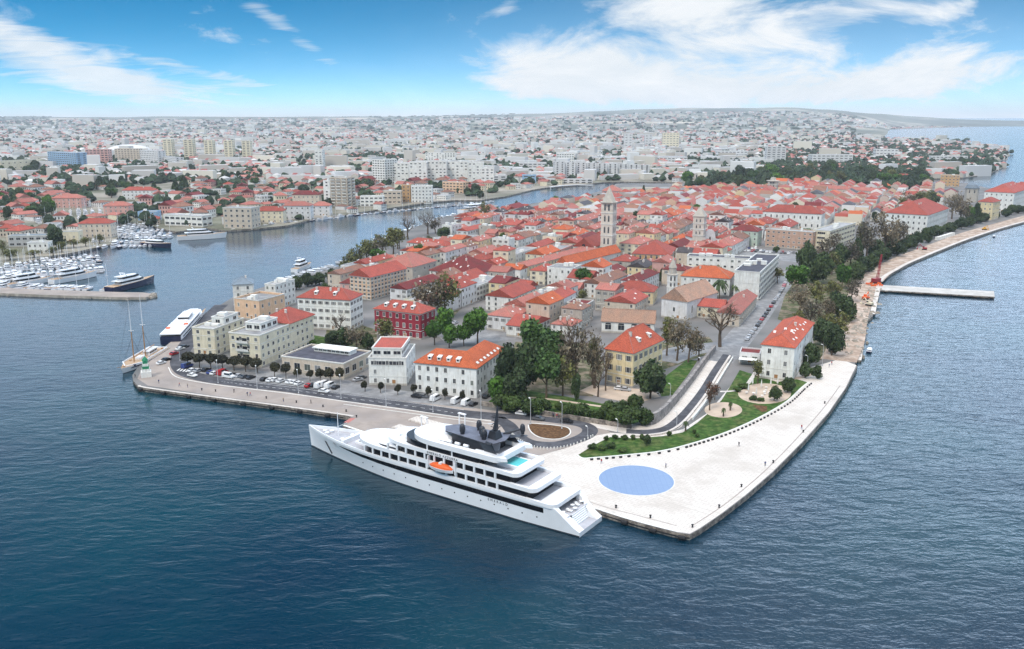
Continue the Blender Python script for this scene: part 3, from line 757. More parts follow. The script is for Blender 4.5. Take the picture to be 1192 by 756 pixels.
# lowest white band aft: the main deck rim
mb = MB(); o = deck_outline(10, 4, 7.34, -46.2); i_ = [(max(min(x, 5), -43.4), y * .9) for x, y in o]; mb.ring(o, i_, 6.3, 7.42); mb.prism(deck_outline(-40, 1, 7.2, -46.1), 6.28, 6.4, bottom=True); mb.build('deck_level', HW, SHIP)
for (xf, ln, w, xa, z0, z1) in [(25.5, 13, 6.75, -37.5, 6.3, 9.2), (13.5, 12, 6.75, -32, 9.5, 12.25), (8.5, 10, 6.8, -21.5, 12.55, 15.0)]:
    mb = MB(); mb.prism(deck_outline(xf, ln, w, xa, 1.0), z0, z1); mb.build('cabin_glazing', SG, SHIP)
pl = MB(); pl.box(-.3, .3, -.2, .2, 0, 1.82); pm = pl.mesh('pillar', HW)
for z, xa, xb in ((7.38, -30, 22), (10.4, -28, 12)):
    k = 0
    while xb - 3.55 * k > xa:
        x = xb - 3.55 * k; k += 1
        for s in (1, -1):
            if 8 <= -x <= 19 and z < 9 and s > 0 and False: continue
            link('pillar', pm, SHIP, (x, 7.05 * s * (1 if x < 13 else bd(x) / 7.2 * .97), z))
pl = MB(); pl.box(-.2, .2, -.1, .1, 0, 1.64); pm3 = pl.mesh('pillar', HW)
for x in (-3, -12): link('pillar', pm3, SHIP, (x, 6.9, 13.36))
# wheelhouse screen, raised house below it
mb = MB(); mb.prism(deck_outline(27, 12, 5.2, 6, 1), 10.3, 10.75, grow=-.05); mb.build('foredeck_house', HW, SHIP)
mb = MB(); mb.prism(deck_outline(15, 11, 5.0, 4, 1), 13.3, 13.65, grow=-.05); mb.build('bridge_deck', HW, SHIP)
# roof of the top deck: white visor in front, dark sun roof behind
mb = MB(); mb.prism(deck_outline(3.5, 11, 5.2, -9, 1), 16.5, 17.6, grow=-.22); mb.build('visor', HW, SHIP)
mb = MB(); mb.prism([(-7, 3.4), (-4.2, 0), (-7, -3.4), (-24, -5.0), (-25.5, 0), (-24, 5.0)], 18.55, 18.85, 0, 1, bottom=True); mb.build('sun_roof', [M['darkgrey'], M['platform']], SHIP)
mb = MB(); mb.prism([(-9, 3.0), (-7.6, 0), (-9, -3.0), (-22.5, -4.1), (-22.5, 4.1)], 15.1, 18.55); mb.build('sky_lounge', M['darkgrey'], SHIP)
for s in (1, -1):
    mb = MB()
    mb.face([(-20, 4.6 * s, 18.5), (-24.6, 5.0 * s, 18.7), (-27.8, 5.8 * s, 15.2), (-23.5, 5.6 * s, 15.2)])
    mb.tube([(-22, 4 * s, 18.7), (-26, 7.2 * s, 20.2)], [.5, .25], 6)
    mb.face([(-24, 4.4 * s, 18.86), (-25.5, 2.4 * s, 18.86), (-28.5, 7.0 * s, 18.6), (-27.4, 7.6 * s, 18.6)])
    mb.build('roof_wing', M['darkgrey'], SHIP)
def dome(x, y, z, r, nm='radar_dome'):
    mb = MB(); mb.lathe([(r * .7, 0), (r * .75, .5), (r, .9), (r, 1.9), (r * .85, 2.5), (r * .5, 2.9), (.05, 3.05)], 12); mb.build(nm, M['darkgrey'], SHIP, (x, y, z), sm=True)
for x, y, r in ((-12.5, 2.6, .85), (-14.5, -2.6, .8), (-18.2, .9, .9), (-20, 2.6, .95), (-26.5, -7.0, .75)): dome(x, y, 18.85, r)
mb = MB(); mb.tube([(-21.5, 0, 18.8), (-22.3, 0, 22.5), (-22.6, 0, 25), (-22.8, 0, 28.2)], [.9, .7, .45, .16], 8)
for z, l in ((21.6, 2.2), (23.4, 1.7), (25.1, 1.2)):
    mb.tube([(-22.2, -l, z), (-22.2, l, z)], .13, 5); mb.tube([(-22.2 - l * .5, 0, z + .3), (-21.4 + l * .4, 0, z + .3)], .11, 5)
mb.prism([(-23.4, -1.6), (-20.2, -1.2), (-20.2, 1.2), (-23.4, 1.6)], 18.85, 21.0, grow=-.3); mast = mb.build('mast', M['darkgrey'], SHIP)
mb = MB(); mb.box(-1.3, 1.3, -.12, .12, 0, .25); mb.build('radar_bar', HW, mast, (-21.2, 0, 22.7), .6)
mb = MB(); mb.tube([(40, 0, 6.2), (40, 0, 14.2)], [.16, .09], 6); mb.build('foremast', HW, SHIP)
# wings of the top deck over the pool, pool with its rim
mb = MB()
for s in (1, -1): mb.prism([(-19, 7.0 * s), (-19, 5.0 * s), (-27, 4.4 * s), (-30.5, 6.2 * s), (-29, 7.0 * s)], 15.6, 16.62, bottom=True, grow=-.04)
mb.build('deck_wing', HW, SHIP)
mb = MB(); mb.ring([(-32, -3.2), (-24.8, -3.2), (-24.8, 3.2), (-32, 3.2)], [(-31.5, -2.8), (-25.3, -2.8), (-25.3, 2.8), (-31.5, 2.8)], 12.2, 13.55)
pool = mb.build('pool', HW, SHIP)
mb = MB(); mb.face([(-31.5, -2.8, 13.40), (-25.3, -2.8, 13.40), (-25.3, 2.8, 13.40), (-31.5, 2.8, 13.40)]); mb.build('water_surface', M['pool'], pool)
mb = MB(); mb.ring([(24, -2.2), (31, -1.6), (31, 1.6), (24, 2.2)], [(24.6, -1.7), (30.4, -1.2), (30.4, 1.2), (24.6, 1.7)], 6.2, 6.9)
for x, y in ((36, 2.2), (36, -2.2), (44, 1.0), (44, -1.0), (46, 0)): mb.lathe([(.45, 6.2), (.45, 6.7), (.7, 6.8), (.7, 7.0), (.1, 7.05)], 8, (x, y))
mb.build('mooring_winches', HW, SHIP)
mb = MB(); mb.box(33, 34.2, -4.6, 4.6, 6.2, 7.6); mb.build('breakwater_screen', HW, SHIP)
# the name in black letters on the side and at the quarter
def lettering(body, name, size, loc, parent, m, rot, space=1.0, extrude=.02):
    cu = bpy.data.curves.new(name, 'FONT'); cu.body = body; cu.size = size; cu.extrude = extrude; cu.align_x = 'CENTER'; cu.align_y = 'CENTER'; cu.space_character = space
    cu.materials.append(m); o = link(name, cu); dg = bpy.context.evaluated_depsgraph_get(); dg.update(); me = bpy.data.meshes.new_from_object(o.evaluated_get(dg)); bpy.data.objects.remove(o)
    return link(name, me, parent, loc, rot)


lettering('EMERALD AZZURRA', 'ship_name', 1.0, (-8.8, 7.36, 12.80), SHIP, M['darkgrey'], (pi / 2, 0, pi), 1.28)
lettering('EMERALD', 'ship_name', .95, (-27.8, hull_pt(-27, 3.7)[1] + .06, 3.75), SHIP, M['darkgrey'], (pi / 2, 0, pi), 1.9)
lettering('EMERALD', 'bow_lettering', .6, (36.6, hull_pt(36.6, 5.9)[1] + .25, 5.9), SHIP, M['shutter'], (pi / 2 - .35, 0, pi - .42), 1.3)


def on_ship(x, y, z=0):
    return (SX + x * cos(SROT) - y * sin(SROT), SY + x * sin(SROT) + y * cos(SROT), z)


lb = empty('lifeboat', on_ship(-8.6, 7.6, 8.1), SROT, 'orange-topped white lifeboat hung under the name on the ship side', 'lifeboat')
def boat_section(L, w, z0, z1, m=0):
    mb = MB(); n = 10; rows = []
    for i in range(n + 1):
        s = i / n * 2 - 1; b = w * (1 - abs(s) ** 2.6) + .04; rows.append([(s * L / 2, -b, z1), (s * L / 2, -b * .75, z0 + (z1 - z0) * .3 + abs(s) * .2), (s * L / 2, 0, z0 + abs(s) ** 3 * .5), (s * L / 2, b * .75, z0 + (z1 - z0) * .3 + abs(s) * .2), (s * L / 2, b, z1)])
    for a, b in zip(rows, rows[1:]):
        for k in range(4): mb.face([a[k], b[k], b[k + 1], a[k + 1]], m)
        mb.face([a[4], b[4], b[0], a[0]], m)
    return mb
boat_section(8.6, 1.5, .0, 1.5).build('hull', HW, lb)
mb = MB()
for i in range(8):
    for k in range(6):
        f = lambda i, k: ((i / 8 * 2 - 1) * 4.1, 1.35 * cos(k / 6 * pi) * (1 - abs(i / 8 * 2 - 1) ** 3 * .8), 1.5 + 1.15 * sin(k / 6 * pi) * (1 - abs(i / 8 * 2 - 1) ** 3 * .85))
        mb.face([f(i, k), f(i + 1, k), f(i + 1, k + 1), f(i, k + 1)])
mb.build('canopy', M['orange'], lb, sm=True)
mb = MB(); mb.box(-.5, .5, -.6, .6, 2.5, 3.0); mb.build('hatch', HW, lb)
mb = MB()
for x in (-4.9, 4.9): mb.box(x - .2, x + .2, -1.5, .6, .0, 3.6)
mb.build('davit_arm', HW, SHIP, (-8.6, 7.0, 8.3))
# furniture on the terraces
lg = empty('sun_lounger', on_ship(-38.5, 2.3, 9.47), SROT, group='loungers and tables on the ship terraces', cat='lounger')
mb = MB(); mb.box(-.9, .9, -.4, .4, .25, .42); mb.box(.35, .9, -.38, .38, .42, .7); mb.build('cushion', HW, lg)
mb = MB(); [mb.box(x - .05, x + .05, y - .05, y + .05, 0, .25) for x in (-.8, .8) for y in (-.3, .3)]; mb.build('frame', M['metal'], lg)
lg['label'] = 'white sun lounger on an open stern terrace of the cruise ship'
for (x, y, z) in [(-38.2, 5.2, 9.47), (-38.4, 3.4, 9.47), (-38.3, -1, 9.47), (-38.2, -3, 9.47), (-38.4, -4.8, 9.47), (-33, 5, 12.52), (-33.2, 3.6, 12.52), (-33, -4.5, 12.52), (-38.3, 1, 9.47), (-47.5, 2, 4.28), (-47.2, -2.5, 4.28), (-26, 4.8, 15.27)]:
    q = on_ship(x, y, z); copy_thing(lg, q, SROT + RND.uniform(-.5, .5))
tb = empty('deck_table', on_ship(-47.6, -4.2, 4.28), SROT, group='loungers and tables on the ship terraces', cat='table')
mb = MB(); mb.lathe([(.6, .68), (.6, .74), (.02, .76)], 12); mb.build('table_top', HW, tb); mb = MB(); mb.lathe([(.3, 0), (.06, .05), (.05, .68)], 8); mb.build('pedestal', M['metal'], tb)
tb['label'] = 'round white table on an open stern terrace of the cruise ship'
for (x, y, z) in [(-47, 4.4, 4.28), (-46.8, -.8, 4.28), (-48.3, .5, 4.28), (-38.6, 4.4, 9.47), (-38.4, -2, 9.47), (-32.8, -5.6, 12.52), (10.5, 3, 13.7), (-39, 5.4, 9.48)]: copy_thing(tb, on_ship(x, y, z), 0)
for (x, y, z), (u, v) in (((47, -2.2, 7.2), (404, 493)), ((40, -4, 7.2), (440, 507)), ((-50, -5.6, 3.4), (717, 597)), ((-45, -6.6, 6), (690, 588))):
    p = on_ship(x, y, z); q = (*P(u, v), GZ + .3); m_ = tuple((a + b) / 2 - (.0, .0, .7)[i] for i, (a, b) in enumerate(zip(p, q))); mb = MB(); mb.tube([p, m_, q], .07, 4, cap=False); o = mb.build('mooring_line', M['trim']); tag(o, None, 'rope', 'mooring lines of the cruise ship'); later(o, 'pale mooring line from the ship', (p[0] + q[0]) / 2, (p[1] + q[1]) / 2)
for s in (1, -1):
    mb = MB()
    for k in range(40): x = -44 + k * .0
    for z, xa, xb, w in ((10.38, 17.5, 27, 4.6), (13.38, 7, 15, 4.6)):
        for i in range(5): x = xa + (xb - xa) * i / 4; y = w * (1 - (i / 4) ** 2.2) * s + .2 * s; mb.box(x - .03, x + .03, y - .03, y + .03, z, z + 1.0)
    mb.build('railing', M['metal'], SHIP)
for x, y, z in ((-10, 5.4, 16.52), (-13, 5.5, 16.52), (-16, 5.5, 16.52), (-10, -5.4, 16.52), (-13, -5.5, 16.52)):
    mb = MB(); mb.tube([(-.8, 0, .45), (.8, 0, .45)], .4, 8); mb.build('life_raft', HW, SHIP, (x, y, z))
# boarding frames on the quay
def gate(x, y, lab):
    g = empty('boarding_gate', (x, y, GZ), radians(-38), lab, 'gate', 'boarding gates beside the cruise ship')
    for s in (-1.3, 1.3): mb = MB(); mb.box(s - .15, s + .15, -.15, .15, 0, 4.6); mb.build('post', M['hullwhite'], g)
    mb = MB(); mb.box(-1.6, 1.6, -.5, .5, 4.6, 4.85); mb.build('canopy', M['hullwhite'], g)
    mb = MB(); mb.box(-2, 2, -1, 1, 0, .15); mb.build('base', M['hullwhite'], g)
gate(*P(494, 501), 'tall white frame gate on the quay behind the ship visor'); gate(*P(538, 497), 'white frame gate on the quay behind the ship radar domes')
for (u, v, w, d) in [(512, 497, 26, 4.5), (480, 503, 16, 4)]:
    x, y = P(u, v); mb = MB(); mb.box(-w / 2, w / 2, -d / 2, d / 2, 0, .5); mb.box(-w / 2 + .3, w / 2 - .3, -d / 2 + .3, d / 2 - .3, .5, .62)
    tag(mb.build('quay_platform', M['slabs'], None, (x, y, GZ), radians(-38)), 'low %s pale loading platform on the quay behind the ship' % ('long' if w > 20 else 'short'), 'platform')

# ------------------------------------------------------------------ other boats
def hull_mesh(L, B, fb, m, name='hull', n=9, boot=True):
    """small hull: pointed bow at +x, flat stern"""
    mb = MB(); rows = []
    for i in range(n + 1):
        s = i / n; x = -L / 2 + L * s; b = B / 2 * (1 if s < .45 else (1 - ((s - .45) / .55) ** 2.2)) + .03; zt = fb * (1 + .35 * s * s); rk = (s ** 6) * L * .03
        rows.append([(x, -b * .82, -.3), (x, -b * .9, .18), (x + rk, -b, zt), (x + rk, b, zt), (x, b * .9, .18), (x, b * .82, -.3)])
    for a, b in zip(rows, rows[1:]):
        for k, mm in ((0, 1), (1, 0), (2, 2), (3, 0), (4, 1)): mb.face([a[k], b[k], b[k + 1], a[k + 1]], mm)
    mb.face(rows[0][::-1], 0)
    return mb.mesh(name, [m, M['darkgrey'] if boot else m, M['deckgrey'] if L < 20 else M['teak']])


def sailboat(nm, L, m, label=None):
    r = empty(nm, (0, 0, 0), 0, label, 'sailing boat')
    link('hull', hull_mesh(L, L * .3, L * .085, m), r)
    mb = MB(); mb.prism([(-L * .05, -L * .09), (L * .25, -L * .05), (L * .25, L * .05), (-L * .05, L * .09)], L * .085, L * .14, grow=-.12); mb.box(-L * .38, -L * .12, -L * .08, L * .08, L * .075, L * .105, 1); mb.build('cabin', [M['hullwhite'], M['teak']], r)
    mb = MB(); mb.tube([(L * .08, 0, L * .09), (L * .07, 0, L * 1.3)], [.14, .09], 5); mb.tube([(L * .08, -.9, L * .7), (L * .08, .9, L * .7)], .06, 4); mb.build('mast', M['hullwhite'], r)
    mb = MB(); mb.tube([(L * .07, 0, L * .2), (-L * .36, 0, L * .19)], .16, 5); mb.build('boom', RND.choice([M['hullnavy'], M['hullwhite'], M['deckgrey']]), r)
    return r


def motorboat(nm, L, m, decks=1, label=None, cat='motor yacht'):
    r = empty(nm, (0, 0, 0), 0, label, cat); fb = L * .095; B = L * .29 if L < 25 else L * .21
    link('hull', hull_mesh(L, B, fb, m), r); h = L * .085 if L < 18 else 2.5; z = fb * 1.02
    for k in range(decks):
        x0, x1 = -L * (.30 - .06 * k), L * (.26 - .10 * k); w = B * (.40 - .05 * k)
        mb = MB(); mb.prism([(x0, -w), (x1 - L * .12, -w), (x1, -w * .45), (x1, w * .45), (x1 - L * .12, w), (x0, w)], z, z + h * .36); mb.prism([(x0 - L * .05, -w * 1.06), (x1 - L * .16, -w), (x1 - L * .06, -w * .4), (x1 - L * .06, w * .4), (x1 - L * .16, w), (x0 - L * .05, w * 1.06)], z + h * .84, z + h, bottom=True); mb.build('superstructure', M['hullwhite'], r)
        mb = MB(); mb.prism([(x0 + .2, -w * .96), (x1 - L * .12, -w * .96), (x1 - L * .01, -w * .42), (x1 - L * .01, w * .42), (x1 - L * .12, w * .96), (x0 + .2, w * .96)], z + h * .36, z + h * .84, grow=-.08); mb.build('window_band', M['shipglass'], r)
        z += h
    mb = MB(); x0 = -L * .1; mb.tube([(x0 - L * .05, -B * .3, z), (x0 - L * .09, -B * .26, z + h * .7), (x0 - L * .09, B * .26, z + h * .7), (x0 - L * .05, B * .3, z)], max(.09, L * .008), 5); mb.build('radar_arch', M['hullwhite'], r)
    return r


def put(root, x, y, rz, s=1.0, first=[]):
    return copy_thing(root, (x, y, 0), rz, s)


# schooner, ferry, yachts with their own names
q0, q1 = P(143, 434, .5), P(186, 408, .5); cx_, cy_ = (q0[0] + q1[0]) / 2, (q0[1] + q1[1]) / 2; rz = atan2(q0[1] - q1[1], q0[0] - q1[0]); L = hypot(q1[0] - q0[0], q1[1] - q0[1])
sch = empty('schooner', (cx_, cy_, 0), rz, 'white two-masted wooden sailing ship moored at the quay corner', 'sailing ship'); mark('the two-masted ship', cx_, cy_)
link('hull', hull_mesh(L, L * .27, 1.9, M['hullwhite']), sch)
mb = MB()
for s in (1, -1):
    for k in range(8):
        x0, x1 = [-L / 2 + L * (k + i) / 8 * .9 for i in (0, 1)]; w0, w1 = [L * .135 * (1 if (x / L + .5) < .45 else 1 - (((x / L + .5) - .45) / .55) ** 2.2) + .09 for x in (x0, x1)]; mb.face([(x0, w0 * s, 1.25), (x1, w1 * s, 1.3), (x1, w1 * s, 1.75), (x0, w0 * s, 1.7)])
mb.build('hull_stripe', M['hullnavy'], sch)
for k in range(5): mb = MB(); mb.box(-.5, .5, -.4, .4, 1.9, 2.5); mb.build('deck_locker', [M['wood'], M['hullnavy'], M['deckgrey']][k % 3], sch, (-L * .42 + k * L * .19, (-1) ** k * L * .07, 0))
mb = MB(); mb.ring([(-L * .46, -L * .12), (L * .25, -L * .12), (L * .44, 0), (L * .25, L * .12), (-L * .46, L * .12)], [(-L * .45, -L * .112), (L * .24, -L * .112), (L * .42, 0), (L * .24, L * .112), (-L * .45, L * .112)], 1.9, 2.7); mb.build('bulwark', HW, sch)
mb = MB(); mb.box(-L * .34, -L * .12, -1.5, 1.5, 1.9, 3.7); mb.box(-L * .02, L * .1, -1.2, 1.2, 1.9, 3.1); mb.box(-L * .36, -L * .1, -1.7, 1.7, 3.7, 3.85); mb.build('deck_house', HW, sch)
mb = MB(); mb.box(-L * .33, -L * .13, -1.53, 1.53, 2.6, 3.2); mb.build('window_band', SG, sch)
for x, u, vb_, vt in ((L * .2, 159, 408, 346), (-L * .1, 171, 402, 338)):
    H = 30.0; mb = MB(); mb.tube([(x, 0, 1.8), (x, 0, H * .52)], [.26, .2], 7); md = mb.build('mast', M['wood'], sch)
    mb = MB(); mb.tube([(x, 0, H * .52), (x, 0, H)], [.17, .07], 6); mb.tube([(x, -1.2, H * .54), (x, 1.2, H * .54)], .07, 4); mb.build('topmast', HW, md)
    mb = MB(); mb.tube([(x - .3, 0, 4.2), (x - L * .26, 0, 4.6)], .2, 6); mb.build('boom', M['wood'], sch)
mb = MB(); mb.tube([(L * .42, 0, 2.6), (L * .62, 0, 3.9)], [.2, .08], 6); mb.build('bowsprit', M['wood'], sch)
mb = MB()
for x, H in ((L * .2, 30), (-L * .1, 30)):
    for s in (1, -1): mb.tube([(x - .4, s * L * .12, 2.6), (x, 0, 13)], .035, 3, cap=False); mb.tube([(x + .8, s * L * .12, 2.6), (x, 0, 13)], .035, 3, cap=False)
mb.tube([(L * .6, 0, 3.9), (L * .2, 0, 27)], .035, 3, cap=False); mb.build('rigging', M['darkgrey'], sch)

q0, q1 = P(199, 402, 0), P(232, 366, 0); cx_, cy_ = (q0[0] + q1[0]) / 2, (q0[1] + q1[1]) / 2; rz = atan2(q1[1] - q0[1], q1[0] - q0[0]); L = hypot(q1[0] - q0[0], q1[1] - q0[1])
fer = empty('catamaran_ferry', (cx_, cy_, 0), rz, 'white fast catamaran ferry with a dark blue open stern', 'ferry'); mark('the catamaran ferry', cx_, cy_)
for s in (1, -1): link('hull', hull_mesh(L - 2.4, 3.4, 2.6, M['hullwhite']), fer, (1.2, 3.9 * s, 0))
mb = MB(); mb.box(-L / 2 + .1, -L / 2 + .65, -5.6, 5.6, .25, 4.7); mb.build('stern_door', M['hullnavy'], fer)
for k in range(6): mb = MB(); mb.box(-L * .34 + k * 2.6, -L * .34 + k * 2.6 + 1.5, -1.1, 1.1, 6.3, 6.9); mb.build('life_raft', M['orange'] if k % 3 == 0 else HW, fer, (0, 4.0 * (-1) ** k, 0))
for s in (1, -1): mb = MB(); mb.box(-L * .42, L * .2, -.04, .04, 2.9, 3.6); mb.build('side_windows', SG, fer, (0, 5.62 * s, 0))
for s in (1, -1): mb = MB(); mb.box(-L / 2 + .6, L * .3, -.05, .05, 1.6, 2.2); mb.build('side_stripe', M['hullnavy'], fer, (0, 5.66 * s, 0))
mb = MB(); mb.prism([(-L / 2 + .7, -5.6), (L * .28, -5.6), (L * .42, -2.5), (L * .42, 2.5), (L * .28, 5.6), (-L / 2 + .7, 5.6)], 2.4, 4.6); mb.prism([(-L / 2, -5.7), (L * .22, -5.3), (L * .34, -2.3), (L * .34, 2.3), (L * .22, 5.3), (-L / 2, 5.7)], 5.7, 6.3, bottom=True); mb.prism([(-L * .08, -3.4), (L * .14, -2.6), (L * .14, 2.6), (-L * .08, 3.4)], 8.0, 8.4, bottom=True); mb.box(-L * .3, -L * .05, -3, 3, 6.3, 6.9); mb.build('superstructure', HW, fer)
mb = MB(); mb.prism([(-L / 2 + 1.2, -5.45), (L * .2, -5.1), (L * .32, -2.25), (L * .32, 2.25), (L * .2, 5.1), (-L / 2 + 1.2, 5.45)], 4.6, 5.7); mb.build('window_band', SG, fer)
mb = MB(); mb.prism([(-L * .06, -3.1), (L * .12, -2.4), (L * .12, 2.4), (-L * .06, 3.1)], 6.3, 8.0, grow=.06); mb.build('wheelhouse', SG, fer)
mb = MB(); mb.tube([(-L * .04, 0, 8.4), (-L * .06, 0, 11.5)], [.2, .08], 5); mb.tube([(-L * .05, -1.2, 10), (-L * .05, 1.2, 10)], .08, 4); mb.build('mast', HW, fer)


def berth(root, bow, stern, z=0):
    b, s = P(*bow, z), P(*stern, z); root.location = ((b[0] + s[0]) / 2, (b[1] + s[1]) / 2, 0); root.rotation_euler = (0, 0, atan2(b[1] - s[1], b[0] - s[0]))
def blen(bow, stern): b, s = P(*bow, 0), P(*stern, 0); return hypot(b[0] - s[0], b[1] - s[1])
for bow, st_, m, dk, lab, mk in [((179, 329), (127, 341), M['hullnavy'], 2, 'navy-hulled superyacht lying at the tip of the breakwater', 'the navy superyacht'),
                        ((263, 277), (207, 280), M['hullwhite'], 2, 'big white motor yacht moored by the yacht club', 'the big white yacht'),
                        ((199, 289), (166, 286), M['hullnavy'], 1, 'dark-hulled motor yacht at the tip of the second pontoon', 'the dark-hulled yacht'),
                        ((578, 246), (536, 250), M['hullwhite'], 2, 'white motor yacht moored below the bare harbour trees', 'the harbour yacht'),
                        ((112, 322), (60, 331), M['hullwhite'], 2, 'long white motor yacht with a dark band in the marina', 'the long marina yacht'),
                        ((60, 328), (8, 336), M['hullwhite'], 2, 'white twin-deck motor yacht lying by the breakwater root', 'the breakwater-root yacht')]:
    L = blen(bow, st_); r = motorboat('motor_yacht', L, m, dk, lab); berth(r, bow, st_); mark(mk, r.location[0], r.location[1])
for (u, v, lab) in [(1012, 409, 'small dark workboat by the short landing stage'), (1157, 276, 'small black workboat below the far promenade')]:
    r = motorboat('workboat', 8, M['hullnavy'], 1, lab, 'workboat'); r.location = (*P(u, v, 0), 0); r.rotation_euler = (0, 0, 1.1)

fer.scale = (1, .84, .88)
r = motorboat('motor_yacht', 26, M['hullwhite'], 2, 'white passenger boat moored at the old-town bank of the channel'); berth(r, (366, 309), (338, 319)); mark('the channel passenger boat', r.location[0], r.location[1])
# the marina: a few kinds of boat, each berth a boat of its own
KINDS = [(sailboat('sailing_boat', 12, M['hullwhite']), 'white sailing boat with bare mast', .36), (motorboat('motor_boat', 13, M['hullwhite'], 1), 'white cabin motorboat', .3), (motorboat('motor_boat', 17, M['hullwhite'], 2), 'white flybridge motorboat', .22), (sailboat('sailing_boat', 13, M['hullnavy']), 'dark-hulled sailing boat', .12)]
used = [False] * 4
def place_boat(x, y, rz, z=0, group='boats berthed in the marina', s=1.0, pick=None):
    k = pick if pick is not None else RND.choices(range(4), [a[2] for a in KINDS])[0]
    root, ph, _ = KINDS[k]; s *= RND.uniform(.8, 1.15)
    if used[k]: root = copy_thing(root, (x, y, z), rz, s)
    else: used[k] = True; root.location = (x, y, z); root.rotation_euler = (0, 0, rz); root.scale = (s,) * 3
    root['group'] = group; later(root, ph, x, y); return root


def row(a, b, gap, ang, **kw):
    p, q = P(*a, 0), P(*b, 0); L = hypot(q[0] - p[0], q[1] - p[1]); base = atan2(q[1] - p[1], q[0] - p[0]); n = int(L / gap)
    for i in range(n):
        if RND.random() < .07: continue
        s = (i + .5) / n; place_boat(p[0] + (q[0] - p[0]) * s + RND.gauss(0, .3), p[1] + (q[1] - p[1]) * s + RND.gauss(0, .6), base + ang + RND.gauss(0, .03), **kw)
def pontoon(a, b):
    c = G([a, b], .5); o = offset(c, 1.1) + offset(c, -1.1)[::-1]; mb = MB(); mb.prism(o, .1, .6); tag(mb.build('pontoon', M['deckgrey']), None, 'pontoon', 'pontoons of the marina'); return COL.objects[-1]


for a, b in [((-30, 326.5), (120, 316.5)), ((-20, 318.5), (118, 307)), ((108, 286.5), (186, 284)), ((118, 275.5), (200, 275))]:
    p = pontoon(a, b); c = P((a[0] + b[0]) / 2, (a[1] + b[1]) / 2); later(p, 'grey floating pontoon lined with boats', *c)
row((-30, 334.5), (128, 337.5), 3.9, pi / 2, s=.95)
row((-25, 329.5), (54, 324), 3.8, -pi / 2, s=.9); row((0, 323.4), (122, 314), 3.6, pi / 2, s=.9)
row((-10, 320.2), (118, 309.4), 3.7, -pi / 2, s=.9); row((-10, 315.5), (118, 304.5), 3.6, pi / 2, s=.9); row((20, 309), (116, 300), 4, pi / 2, s=.85); row((30, 306), (110, 298.2), 4.4, -pi / 2, s=.75)
row((106, 289.5), (190, 287), 3.9, -pi / 2, s=.95); row((108, 284), (186, 281.5), 3.9, pi / 2, s=.9)
row((118, 277.8), (200, 277.5), 3.9, -pi / 2, s=.9); row((120, 273.3), (200, 273), 3.9, pi / 2, s=.9); row((124, 269.5), (192, 269), 4.2, pi / 2, s=.85); row((124, 266), (186, 265.5), 4.4, -pi / 2, s=.85); row((124, 263), (172, 262.5), 4.6, pi / 2, s=.8)
row((268, 269), (400, 253), 7.5, .2, group='small boats along the far harbour bank', s=.75); row((404, 252), (575, 235.5), 9, .2, group='small boats along the far harbour bank', s=.8)
for a, b in [((40, 262), (112, 257)), ((50, 258.5), (125, 254.5)), ((45, 255), (120, 251)), ((60, 251.5), (130, 248.5)), ((70, 248.5), (128, 246))]:
    row(a, b, 7, pi / 2, z=1.86, group='boats laid up ashore in the boatyard', s=.85)
row((330, 327), (402, 306.5), 8, pi / 2, group='boats along the town bank of the harbour', s=.85, pick=1)
row((430, 285), (545, 245), 9, .25, group='boats along the town bank of the harbour', s=.85)

# ------------------------------------------------------------------ buildings
FOOT = []                                                             # footprints (x, y, rot, w, d)
WMESH = {}


def window_mesh(w, h, style):
    g = 1 if style in ('strip', 'loggia', 'arch') else (1, 1, 1, 3, 3, 4)[int(RND.random() * 6)]; key = (round(w, 1), round(h, 1), style, g)
    if key in WMESH: return WMESH[key]
    mb = MB(); w, h = key[0], key[1]; f = .12
    if style == 'strip':
        mb.box(-w / 2, w / 2, -.03, .02, 0, h, 1, bottom=False)
        for i in range(1, max(2, int(w / 1.4))): x = -w / 2 + w * i / max(2, int(w / 1.4)); mb.box(x - .05, x + .05, -.06, .02, 0, h, 0, bottom=False)
        mb.box(-w / 2 - .1, w / 2 + .1, -.16, .02, -.1, 0, 0)
    elif style == 'loggia':
        mb.box(-w / 2, w / 2, -.03, .02, .0, h, 1, bottom=False); mb.box(-w / 2 - .15, w / 2 + .15, -.9, .02, -.15, .0, 0); mb.box(-w / 2 - .15, w / 2 + .15, -.9, -.82, .0, .95, 0)
    else:
        mb.box(-w / 2, w / 2, -.03, .02, 0, h, g, bottom=False)
        for x0, x1, z0, z1 in ((-w / 2 - f, -w / 2, -f, h + f), (w / 2, w / 2 + f, -f, h + f), (-w / 2, w / 2, h, h + f), (-w / 2, w / 2, -f, 0), (-.03, .03, 0, h)): mb.box(x0, x1, -.07, .02, z0, z1, 0, bottom=False)
        mb.box(-w / 2 - .2, w / 2 + .2, -.18, .02, -f - .08, -f, 0)
        if style == 'shutter':
            for s in (-1, 1): mb.box(s * (w / 2 + f + .28) - .26, s * (w / 2 + f + .28) + .26, -.08, .02, 0, h, 2, bottom=False)
        if style == 'arch':
            pts = [(w / 2 * cos(q), -.03, h + w / 2 * sin(q)) for q in [pi * k / 8 for k in range(9)]]; mb.face(pts[::-1], 1)
    WMESH[key] = mb.mesh('window', [M['trim'], M['glass'], M['shutter'], M['curtain'], M['jalousie']]); return WMESH[key]


DOOR = []
def door_mesh():
    if not DOOR:
        mb = MB(); mb.box(-.7, .7, -.06, .02, 0, 2.3, 0); mb.box(-.9, -.7, -.12, .02, 0, 2.5, 1); mb.box(.7, .9, -.12, .02, 0, 2.5, 1); mb.box(-.7, .7, -.12, .02, 2.3, 2.5, 1); DOOR.append(mb.mesh('door', [M['wood'], M['trim']]))
    return DOOR[0]


